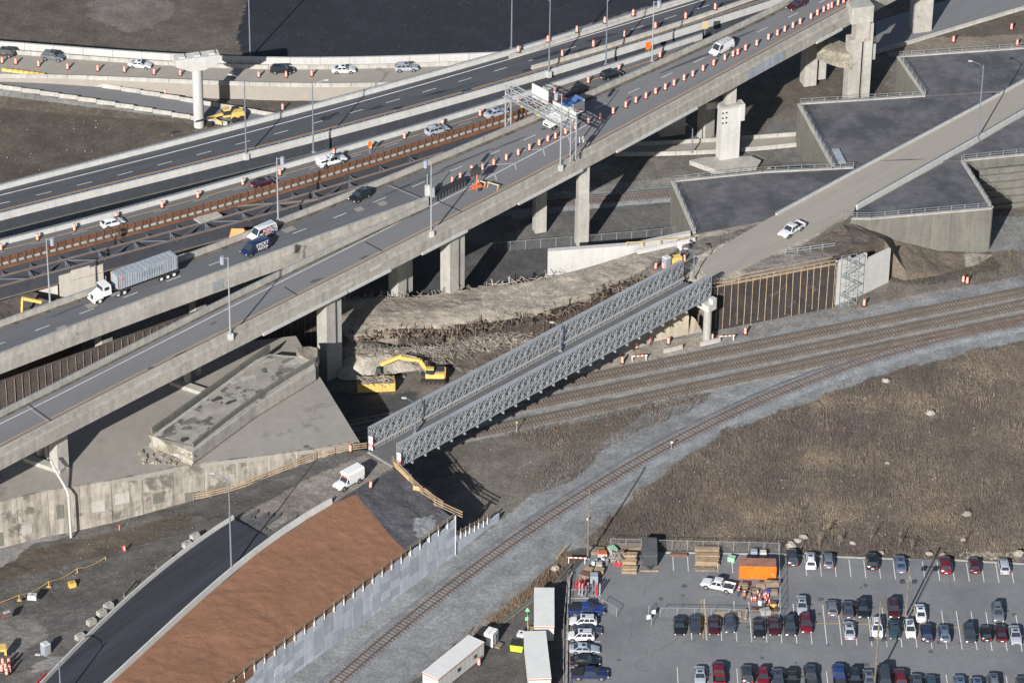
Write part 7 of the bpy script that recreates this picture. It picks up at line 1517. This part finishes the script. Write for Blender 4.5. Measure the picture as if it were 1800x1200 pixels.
def mk_cone():
    t = thing('traffic_cone', '', 'traffic cone'); obj('cone', MB().lathe([(.16, .04), (.04, 1.05), (.03, 1.1)], n=10), M['orange'], t, world=False); obj('white_band', MB().lathe([(.115, .5), (.085, .75)], n=10), M['white'], t, world=False); obj('base', MB().box((0, 0, .02), (.42, .42, .05)), M['black'], t, world=False); return Proto(t)
cone = mk_cone()
for i, (x, y) in enumerate(((1321, 1056), (1325, 1055), (1328, 1055), (1332, 1044), (1335, 1050), (1343, 1049), (1345, 1054), (1347, 1059), (1350, 1050), (1352, 1060), (1346, 1047))): cone.put(W(x, y, 0), i, 'tall orange and white cone in the yard cone group, {} from the worker'.format(ordn(i)), 'cones in the yard')
# chain link fences
def fence(label, pts, h=1.9, sp=2.6, z=0, nm='chain_link_fence'):
    P = dens([W(x, y, z) for x, y in pts], sp); t = thing(nm, label, 'fence', P[0]); t.location.z = z
    for p in P: obj('fence_post', MB().bar(p, p+Vector((0, 0, h)), .07), M['galv_d'], t)
    for a, b in zip(P, P[1:]):
        obj('mesh_panel', MB().add([a, b, b+Vector((0, 0, h)), a+Vector((0, 0, h))], [(0, 1, 2, 3)]), M['chain'], t); obj('top_rail', MB().bar(a+Vector((0, 0, h)), b+Vector((0, 0, h)), .045), M['galv_d'], t)
    return t
fence('chain link fence behind the lumber yard against the dry grass', [(1073, 963), (1170, 966), (1370, 971)], 2.0)
fence('chain link fence on the right side of the storage yard', [(1368, 968), (1370, 1020), (1371, 1092)], 2.2)
fence('short chain link fence panel left of the yard gate gap', [(1058, 1068), (1078, 1071), (1084, 1084)], 1.8, 3)
fence('chain link gate leaf with white notices at the yard opening', [(1145, 1100), (1140, 1080)], 1.9, 3)
fence('chain link fence running right from the yard gate behind parked cars', [(1160, 1084), (1190, 1084), (1290, 1086), (1371, 1092)], 1.9, 3)
fence('leaning wire fence along the kerb beside the site offices', [(994, 1280), (990, 1180), (990, 1110), (998, 1025)], 1.9, 3)
fence('long wire fence with feet under the viaduct behind the mound', [(870, 443), (1000, 432), (1110, 423), (1215, 412)], 2.0, 2.9)
for x, y, lb in ((1149, 1075, 'large white notice on the gate'), (1140, 1084, 'small white notice on the gate')):
    solo('notice_board', MB().box(W(x, y, 1.0), (.65, .05, .8), .2), M['white'], lb+' of the storage yard fence', 'notice')
# site offices
def office(label, c, ln, wd, rz, h=2.9, win=True):
    t = thing('site_office', label, 'site office', W(*c, 0), rz); globals()['t'] = t
    P_('walls', MB().box((0, 0, h/2+.25), (wd, ln, h-.1)), M['trailer_wall']); P_('roof', MB().box((0, 0, h+.27), (wd+.12, ln+.12, .12)), M['trailer_roof']); P_('fascia', MB().box((0, 0, h+.08), (wd+.06, ln+.06, .22)), M['trim_o'])
    P_('underside', MB().box((0, 0, .15), (wd*.9, ln*.95, .3)), M['dark'])
    for k in range(int(ln/1.2)):
        for s_ in (-1, 1): P_('wall_seam', MB().box((s_*(wd/2+.01), -ln/2+.6+k*1.2, h/2+.25), (.03, .05, h-.2)), M['conc_new'])
    for k in range(6): P_('roof_seam', MB().box((0, -ln/2+ln*(k+.5)/6, h+.34), (wd+.1, .05, .02)), M['conc_new'])
    P_('air_vent', MB().box((0, -ln/2-.08, h*.62), (.9, .16, .6)), M['white']); P_('vent_grille', MB().box((.05, -ln/2-.17, h*.6), (.5, .04, .35)), M['galv'])
    if win:
        for y in (-ln*.05, ln*.3): P_('window', MB().box((wd/2+.02, y, h*.6), (.05, 1.0, .8)), M['galv']); P_('window_glass', MB().box((wd/2+.04, y, h*.6), (.04, .8, .6)), M['glass'])
    return t
office('pale site office farthest up beside the car park kerb', (956, 1094), 10.5, 3.2, 0.0)
office('pale site office trailer at the bottom edge beside the kerb', (944, 1178), 12.5, 3.5, .07)
d = W(820, 1150)-W(752, 1205); d = d.normalized()
office('pale site office trailer with orange brown trim at the lower left', (797, 1182), 12.2, 3.1, math.atan2(d.y, d.x)-math.pi/2-.0)
p = W(932, 1108, 0); t = thing('wooden_steps', 'wooden steps with green signs beside the upper site office', 'steps', p)
for k in range(4): P_('step', MB().box((.2, -k*.3, .7-k*.18), (1.3, .3, .08)), M['wood'])
for x in (-.4, .8): P_('handrail', MB().bar((x, .2, 1.7), (x, -1.0, 1.2), .08), M['wood']); P_('post', MB().bar((x, -1, 0), (x, -1, 1.2), .1), M['wood'])
P_('green_sign', MB().box((-.6, .3, 2.2), (.5, .06, .7), .3), M['teal']); P_('green_sign', MB().add([(-.9, .35, 3.6), (-.1, .35, 3.6), (-.5, .35, 4.4)], [(0, 1, 2)]), M['teal']); P_('sign_post', MB().bar((-.5, .4, 0), (-.5, .4, 4), .07), M['galv_d'])
t = boxthing('garden_shed', 'white panelled cabin with four roof panels and a step', 'cabin', 863, 1130, 0, 0, -.45, 0)
P_('walls', MB().box((0, 0, 1.25), (1.7, 1.9, 2.4)), M['white']); P_('door', MB().box((.86, .2, 1.15), (.05, .8, 1.9)), M['galv']); P_('door_window', MB().box((.89, .2, 1.6), (.03, .25, .5)), M['glass'])
for x in (-.42, .42):
    for y in (-.48, .48): P_('roof_panel', MB().box((x, y, 2.5), (.76, .86, .08)), M['white'])
P_('roof_frame', MB().box((0, 0, 2.46), (1.74, 1.94, .04)), M['dark']); P_('door_step', MB().box((1.5, -.1, .15), (.9, 1.4, .3)), M['wood_g'])
for x in (-.85, .85):
    for y in (-.95, .95): P_('corner_trim', MB().box((x, y, 1.25), (.07, .07, 2.42)), M['dark'])
t = boxthing('dumpster', 'bright lime green dumpster with black lid between the offices', 'dumpster', 909, 1141, 0, 0, -.2, 0)
P_('bin_body', MB().add([(x, y, z_) for z_, k in ((.1, .9), (1.25, 1)) for x, y in ((-1.05*k, -.75), (1.05*k, -.75), (1.05*k, .75), (-1.05*k, .75))], [(3, 2, 1, 0), (0, 1, 5, 4), (1, 2, 6, 5), (2, 3, 7, 6), (3, 0, 4, 7), (4, 5, 6, 7)]), M['lime'])
for x in (-.52, .52): P_('lid', MB().hexa([(x-.5, -.78, 1.3), (x+.5, -.78, 1.3), (x+.5, .78, 1.5), (x-.5, .78, 1.5), (x-.5, -.78, 1.36), (x+.5, -.78, 1.36), (x+.5, .78, 1.56), (x-.5, .78, 1.56)]), M['black'])
t = boxthing('ibc_tank', 'white caged cube tank behind the lime green dumpster', 'tank', 916, 1123, 0, 0, -.3, 0)
P_('tank', MB().box((0, 0, .8), (1.1, 1.1, 1.1)), M['white']); P_('pallet', MB().box((0, 0, .12), (1.2, 1.2, .2)), M['wood_g']); P_('cap', MB().lathe([(.2, 0), (.2, .08)], (0, 0, 1.35), 10), M['dark'])
for x in (-.58, 0, .58): P_('cage_bar', MB().bar((x, -.58, .2), (x, -.58, 1.4), .04), M['galv']); P_('cage_bar', MB().bar((-.58, x, 1.38), (.58, x, 1.38), .04), M['galv'])
# black culvert pipe
a, b = W(838, 1128, 1.1), W(858, 1106, 1.1); t = thing('culvert_pipe', 'large black plastic culvert pipe behind the white cabin', 'pipe', (a.x, a.y, 0))
d = (b-a).normalized()
for k in range(9): obj('pipe_ring', MB().tube(a+d*k*.45-d*.7, a+d*(k*.45+.34)-d*.7, 1.1, 18), M['black'], t)
obj('pipe_wall', MB().tube(a-d*.8, a+d*3.4, 1.02, 18), M['black'], t)
# ------------------------------------------------------------------ yard objects lower left
def block(px, py, z, lb, m='conc', d=(1.5, 1.0, .85), rz=.7, nm='concrete_block', cat='concrete block', group='blocks beside the haul road'):
    p = W(px, py, z); t = thing(nm, lb, cat, p, rz, group); globals()['t'] = t
    P_('block_body', MB().box((0, 0, d[2]/2), d, top=.96), M[m]); P_('lifting_lug', MB().box((0, 0, d[2]+.04), (.3, .12, .08)), M['dark'])
for i, (x, y, z) in enumerate(((161, 1096, 5.0), (179, 1080, 5.2), (191, 1068, 5.4), (141, 1122, 4.8), (329, 960, 6.4), (343, 946, 6.6))): block(x, y, z, 'pale concrete block behind the haul road barrier, {} of six'.format(ordn(i)), rz=.75)
for i, (x0, y0, x1, y1, z) in enumerate(((274, 1000, 302, 980, 5.9), (218, 1050, 241, 1024, 5.6))): jersey([W(x0, y0, z), W(x1, y1, z)], 'old grey concrete barrier leaning by the haul road, {} of the two'.format(('upper', 'lower')[i]), 'old barriers', m='conc_grey', ln=30)
block(57, 1052, 2.2, 'white painted block with green marks in the dirt yard', 'conc_new', (1.5, .9, .9), -.1, group='blocks in the dirt yard'); block(127, 1030, 1.9, 'yellow painted block alone in the dirt yard', 'yellow', (1.2, .9, .8), .4, group='blocks in the dirt yard')
prev = None
for i, (x, y, z) in enumerate(((34, 1055, 1.7), (86, 1031, 1.3), (136, 1008, 1.2), (186, 988, 1.2))):
    p = W(x, y, z); t = thing('yellow_stake', 'yellow stake on a flat foot carrying the yellow rope, {} from the west'.format(ordn(i)), 'stake', p, 0, 'yellow rope stakes'); globals()['t'] = t
    P_('stake', MB().bar((0, 0, 0), (0, 0, 1.15), .1), M['yellow']); P_('foot', MB().box((0, 0, .05), (.7, .45, .08)), M['yellow'])
    q = p+Vector((0, 0, 1.1))
    if prev is not None:
        P = [prev.lerp(q, u)+Vector((0, 0, -.5*math.sin(u*math.pi))) for u in (0, .2, .4, .6, .8, 1)]
        mb = MB(); [mb.bar(a, b, .05) for a, b in zip(P, P[1:])]; solo('yellow_rope', mb, M['yellow'], 'yellow rope span hanging between yellow stakes, {} from the west'.format(ordn(i-1)), 'rope', 'yellow rope')
    else:
        mb = MB(); P = [q+Vector((-9, -4, -.2)), q+Vector((-4, -1.8, -.8)), q]; [mb.bar(a, b, .05) for a, b in zip(P, P[1:])]; solo('yellow_rope', mb, M['yellow'], 'yellow rope running out of the picture at the left', 'rope', 'yellow rope')
    prev = q
p = W(210, 932, .8); t = thing('yellow_stake', 'yellow stake with a red flag under the abutment wall', 'stake', p); P_('stake', MB().bar((0, 0, 0), (0, 0, 1.1), .1), M['yellow']); P_('foot', MB().box((0, 0, .05), (.7, .45, .08)), M['yellow']); P_('flag', MB().box((-.1, 0, 1.0), (.12, .12, .5)), M['red'])
p = W(219, 970, 1.6+1.1); solo('marker_tube', MB().bar(p, p+Vector((-.5, 0, 1.2)), .14), M['red'], 'red and white tube sticking out of the lone drum', 'tube')
p = W(6, 1150, 3.2); t = thing('yellow_compactor', 'small yellow machine cut by the left edge above the drum cluster', 'machine', p, .2); P_('hood', MB().box((0, 0, 1.0), (1.0, 1.6, 1.2)), M['exca']); P_('engine', MB().box((-.5, -.6, .7), (1.0, .8, 1.0)), M['dark'])
for s_ in (-1, 1): P_('wheel', MB().tube((s_*.5, 0, .35), (s_*.65, 0, .35), .35, 10), M['tyre'])
p = W(5, 1088, 2.9); t = thing('steel_pipes', 'short rusty pipe pieces lying at the left edge of the yard', 'pipes', p, .3)
for k, (x, y) in enumerate(((0, 0), (.4, .9))): P_('pipe_piece', MB().tube((x, y, .4), (x+.9, y+.3, .4), .38, 12), M[('rust', 'galv')[k]])
# yellow guard rails on the white wall
t = thing('yellow_guardrail', 'row of low yellow guard frames on the wall behind the mound', 'guard rail', W(1150, 432, 9.4)); P = PL([(1100, 434, 9.4), (1128, 433, 9.4), (1157, 430, 9.4), (1186, 428, 9.4), (1213, 424, 9.4)])
for a, b in zip(P, P[1:]):
    d = (b-a)*.04
    for u in (a+d, b-d): obj('leg', MB().bar(u, u+Vector((0, 0, 1.0)), .08), M['yellow'], t)
    obj('top_bar', MB().bar(a+d+Vector((0, 0, 1)), b-d+Vector((0, 0, 1)), .08), M['yellow'], t)
# island around the white pier, culverts, rocks
poly = [(1212, 282), (1275, 305), (1330, 295), (1338, 282), (1320, 274), (1240, 276)]
solo('concrete_island', MB().prism([(p.x, p.y) for p in [W(x, y, .9) for x, y in poly]], -.2, .9), M['conc'], 'low concrete island around the foot of the white viaduct pier', 'traffic island')
def rock(px, py, s, lb, seed, z=0, m='rock', group='rocks'):
    rr = random.Random(seed); p = W(px, py, z); mb = MB(); V = []; n = 8
    for k, (zz, r) in enumerate(((-.1, .9), (.25, 1.05), (.6, .8), (.85, .35))):
        for i in range(n): an = 2*math.pi*(i+k*.3)/n; q = r*rr.uniform(.75, 1.15); V.append((p.x+s*q*math.cos(an), p.y+s*q*.8*math.sin(an), p.z+s*zz*rr.uniform(.8, 1.1)))
    mb.add(V, [(k*n+i, k*n+(i+1) % n, (k+1)*n+(i+1) % n, (k+1)*n+i) for k in range(3) for i in range(n)]+[tuple(range(n-1, -1, -1)), tuple(range(3*n, 4*n))])
    solo('rock', mb, M[m], lb, 'rock', group)
for i, (x, y, s, lb) in enumerate(((1390, 960, 1.0, 'grey boulder behind the first car of the farthest row'), (1402, 952, .8, 'pale boulder between two others at the car park edge'), (1412, 945, .8, 'tan boulder highest of the three together'), (1549, 972, .55, 'round white boulder behind the black suv'), (1633, 974, .7, 'square pale block above the wooden light pole'), (1657, 977, .7, 'flat pale block behind the red suv'), (1693, 950, .6, 'round pale rock in the grass above the red hatchback'), (1635, 727, .9, 'white rock in the middle of the dry grass'), (1557, 671, .8, 'white rock at the grass edge beside the gravel'), (1790, 975, 1.1, 'large pale rock at the right end of the car park'), (1560, 815, .5, 'small pale rock in the upper grass field'), (1498, 955, .6, 'small light rock among twigs near the kerb'), (975, 1000, .8, 'pale block by the yard corner beside the weeds'), (1352, 300, .8, 'boulder behind the concrete island'), (1700, 905, .9, 'flat pale rock in the tall yellow grass'))): rock(x, y, s, lb, i+3)
rr = random.Random(5); mb = MB()
for _ in range(70): p = W(rr.gauss(1728, 22), rr.gauss(974, 3), .1); s = rr.uniform(.15, .6); mb.box(p, (s, s*.8, s*.7), rr.random()*3)
tag(obj('white_rubble', mb, M['rock']), kind='stuff')
mb = MB()
for _ in range(2600):
    x, y = rr.uniform(0, 1800), rr.uniform(150, 1190); ok = (x+1.1*y > 1700 and y < 760 and x > 900 and y > 560) or (x < 400 and y < 330 and y > 210) or (780 < x < 1030 and 770 < y < 940)
    if not ok: continue
    p = W(x, y, .02); s = rr.uniform(.08, .25); mb.box(p, (s, s*.8, s*.6), rr.random()*3)
tag(obj('loose_stones', mb, M['rock']), kind='stuff')
for i, (x, y, h) in enumerate(((1180, 790, 1.6), (908, 760, 2.2), (1033, 915, .4))):
    p = W(x, y, 0); t = thing('track_marker', 'small trackside marker post beside the {}'.format(('rusty siding', 'brown main line', 'gravel edge')[i]), 'marker post', p); P_('post', MB().bar((0, 0, 0), (0, 0, h), .1), M['galv_d']); P_('plate', MB().box((0, -.06, h), (.35, .05, .35)), M['sign_y' if i == 1 else 'white'])
# yellow barrier pole at the yard corner
solo('yellow_pole', MB().bar(W(978, 981, 1), W(997, 957, 1), .14), M['yellow'], 'yellow pole slanting over the weeds at the yard corner', 'pole')
# ------------------------------------------------------------------ dry grass
FIELD = [(1350, 730), (1417, 711), (1483, 685), (1537, 662), (1583, 655), (1650, 635), (1717, 619), (1800, 598), (1900, 575), (1900, 990), (1800, 984), (1600, 976), (1425, 970), (1370, 965), (1075, 960), (1040, 950), (1075, 908), (1150, 848), (1210, 803), (1290, 758)]
def grass(name, polys, n, hmin, hmax, seed, cols, wide=.05, dens_noise=0, zf=0, edge=3):
    rs = np.random.RandomState(seed); X = []; Y = []
    for poly in polys:
        P = [W(x, y, 0) for x, y in poly]; bx = [(p.x, p.y) for p in P]; x0, x1 = min(b[0] for b in bx), max(b[0] for b in bx); y0, y1 = min(b[1] for b in bx), max(b[1] for b in bx)
        m = int(n*max(1, (x1-x0)*(y1-y0))/1000); x = rs.uniform(x0, x1, m); y = rs.uniform(y0, y1, m); k = inpoly(x+fbm(x, y, 4, seed, 5)*edge, y+fbm(x, y, 4, seed+5, 5)*edge, bx)
        if dens_noise: k &= (fbm(x, y, 5, seed+2, 5)+rs.uniform(-.15, .15, m)) > dens_noise
        X.append(x[k]); Y.append(y[k])
    X = np.concatenate(X); Y = np.concatenate(Y); m = len(X)
    big = fbm(X, Y, 16, seed+1, 4)*2.2; sm = fbm(X, Y, 2.2, seed+2, 3)
    h = (hmin+(hmax-hmin)*rs.rand(m))*(1+big*.6+sm*.9); h = np.clip(h, .08, 3)
    V = np.zeros((m, 6, 3)); an = rs.uniform(0, math.pi, m); lean = rs.uniform(-.35, .35, (m, 2))
    w_ = wide*(.6+rs.rand(m)*.9)
    for b in range(2):
        a2 = an+b*1.5; ox = rs.uniform(-.15, .15, m)*b; dx, dy = np.cos(a2)*w_, np.sin(a2)*w_
        V[:, b*3+0] = np.stack([X+ox-dx, Y-dy, np.full(m, -.12)], 1); V[:, b*3+1] = np.stack([X+ox+dx, Y+dy, np.full(m, -.12)], 1)
        V[:, b*3+2] = np.stack([X+ox+lean[:, b]*h, Y+lean[:, 1-b]*h, h*(1 if b == 0 else .8)], 1)
    me = bpy.data.meshes.new(name); me.vertices.add(m*6); me.vertices.foreach_set('co', V.astype(np.float32).ravel()); me.loops.add(m*6); me.loops.foreach_set('vertex_index', np.arange(m*6, dtype=np.int32)); me.polygons.add(m*2); me.polygons.foreach_set('loop_start', np.arange(0, m*6, 3, dtype=np.int32)); me.update()
    c = np.array(cols); sel = fbm(X, Y, 9, seed+8, 6)*3.0+rs.normal(0, .3, m); idx = np.clip(((sel+1)/2*len(c)).astype(int), 0, len(c)-1)
    C = c[idx]*(.75+.5*rs.rand(m))[:, None]; setcol(me, np.repeat(C, 6, 0)); me.materials.append(M['grass'])
    o = bpy.data.objects.new(name, me); COL.objects.link(o); tag(o, kind='stuff')
GC = [c8(r, g, b, 1.35) for r, g, b in ((88, 77, 76), (94, 80, 77), (94, 87, 81), (88, 87, 80), (104, 94, 86), (110, 99, 89), (118, 106, 94), (134, 121, 104))]
grass('dry_grass', [FIELD], 60000, .1, .42, 3, GC, .034, -.2, edge=7)
grass('tall_dry_grass', [FIELD], 7000, .4, 1.0, 7, GC, .04, .04, edge=7)
grass('weeds', [[(850, 752), (900, 745), (960, 740), (1010, 715), (1130, 695), (1260, 690), (1180, 735), (1080, 780), (1000, 795), (960, 790), (900, 770)], [(990, 790), (1080, 780), (1000, 850), (950, 870), (930, 850)], [(1000, 850), (1060, 800), (1010, 800)]], 16000, .12, .45, 13, GC[1:6], .05, .0)
grass('trackside_weeds', [[(745, 1175), (800, 1125), (860, 1085), (930, 1030), (990, 975), (1012, 985), (960, 1035), (880, 1092), (810, 1145), (760, 1180)]], 14000, .2, .8, 17, [g8(100, 84, 74), g8(118, 98, 80), g8(132, 112, 88)], .045, -.08)
grass('slope_weeds', [[(1540, 500), (1650, 470), (1780, 440), (1800, 480), (1650, 500), (1550, 520)]], 6000, .15, .5, 19, [g8(96, 92, 74), g8(110, 100, 80), g8(88, 84, 66)], .06, .02)
# thin bare saplings at the field edge
for i, (x, y) in enumerate(((1440, 965), (1475, 960), (1530, 955), (1601, 970), (1455, 940), (1690, 968), (1580, 962))):
    p = W(x, y, 0); t = thing('sapling', 'thin bare sapling at the lower edge of the dry field, {} from the west'.format(ordn(i)), 'sapling', p, 0, 'bare saplings'); rr = random.Random(i); h = rr.uniform(2.2, 3.6)
    P_('trunk', MB().tube((0, 0, 0), (.1, 0, h), .05, 5, .02), M['wood_g']); mb = MB()
    for k in range(26): z_ = h*rr.uniform(.25, .95); a = rr.uniform(0, 6.3); l = rr.uniform(.4, 1.0)*(1-z_/h*.6); mb.bar((.05, 0, z_), (math.cos(a)*l, math.sin(a)*l, z_+l*.9), .035)
    P_('crown', mb, M['wood_g'])

rr = random.Random(77); mb = MB()
for _ in range(500):
    x, y = rr.uniform(-20, 560), rr.uniform(850, 1200); p = W(x, y, 3); z = yard_z(p.x, p.y)[0]
    if z != z: continue
    s = rr.uniform(.05, .14); mb.box((p.x, p.y, z+.1), (s, s*.8, s*.7), rr.random()*3)
tag(obj('yard_stones', mb, M['rock']), kind='stuff')
mb = MB()
for _ in range(80):
    p = W(rr.uniform(1100, 1800), rr.uniform(640, 960), .1)
    if not inpoly(np.array([pix(*p)[0]]), np.array([pix(*p)[1]]), FIELD)[0]: continue
    s = rr.uniform(.1, .24); mb.box((p.x, p.y, .45), (s, s*.8, .05), rr.random()*3)
tag(obj('field_litter', mb, M['conc_new']), kind='stuff')
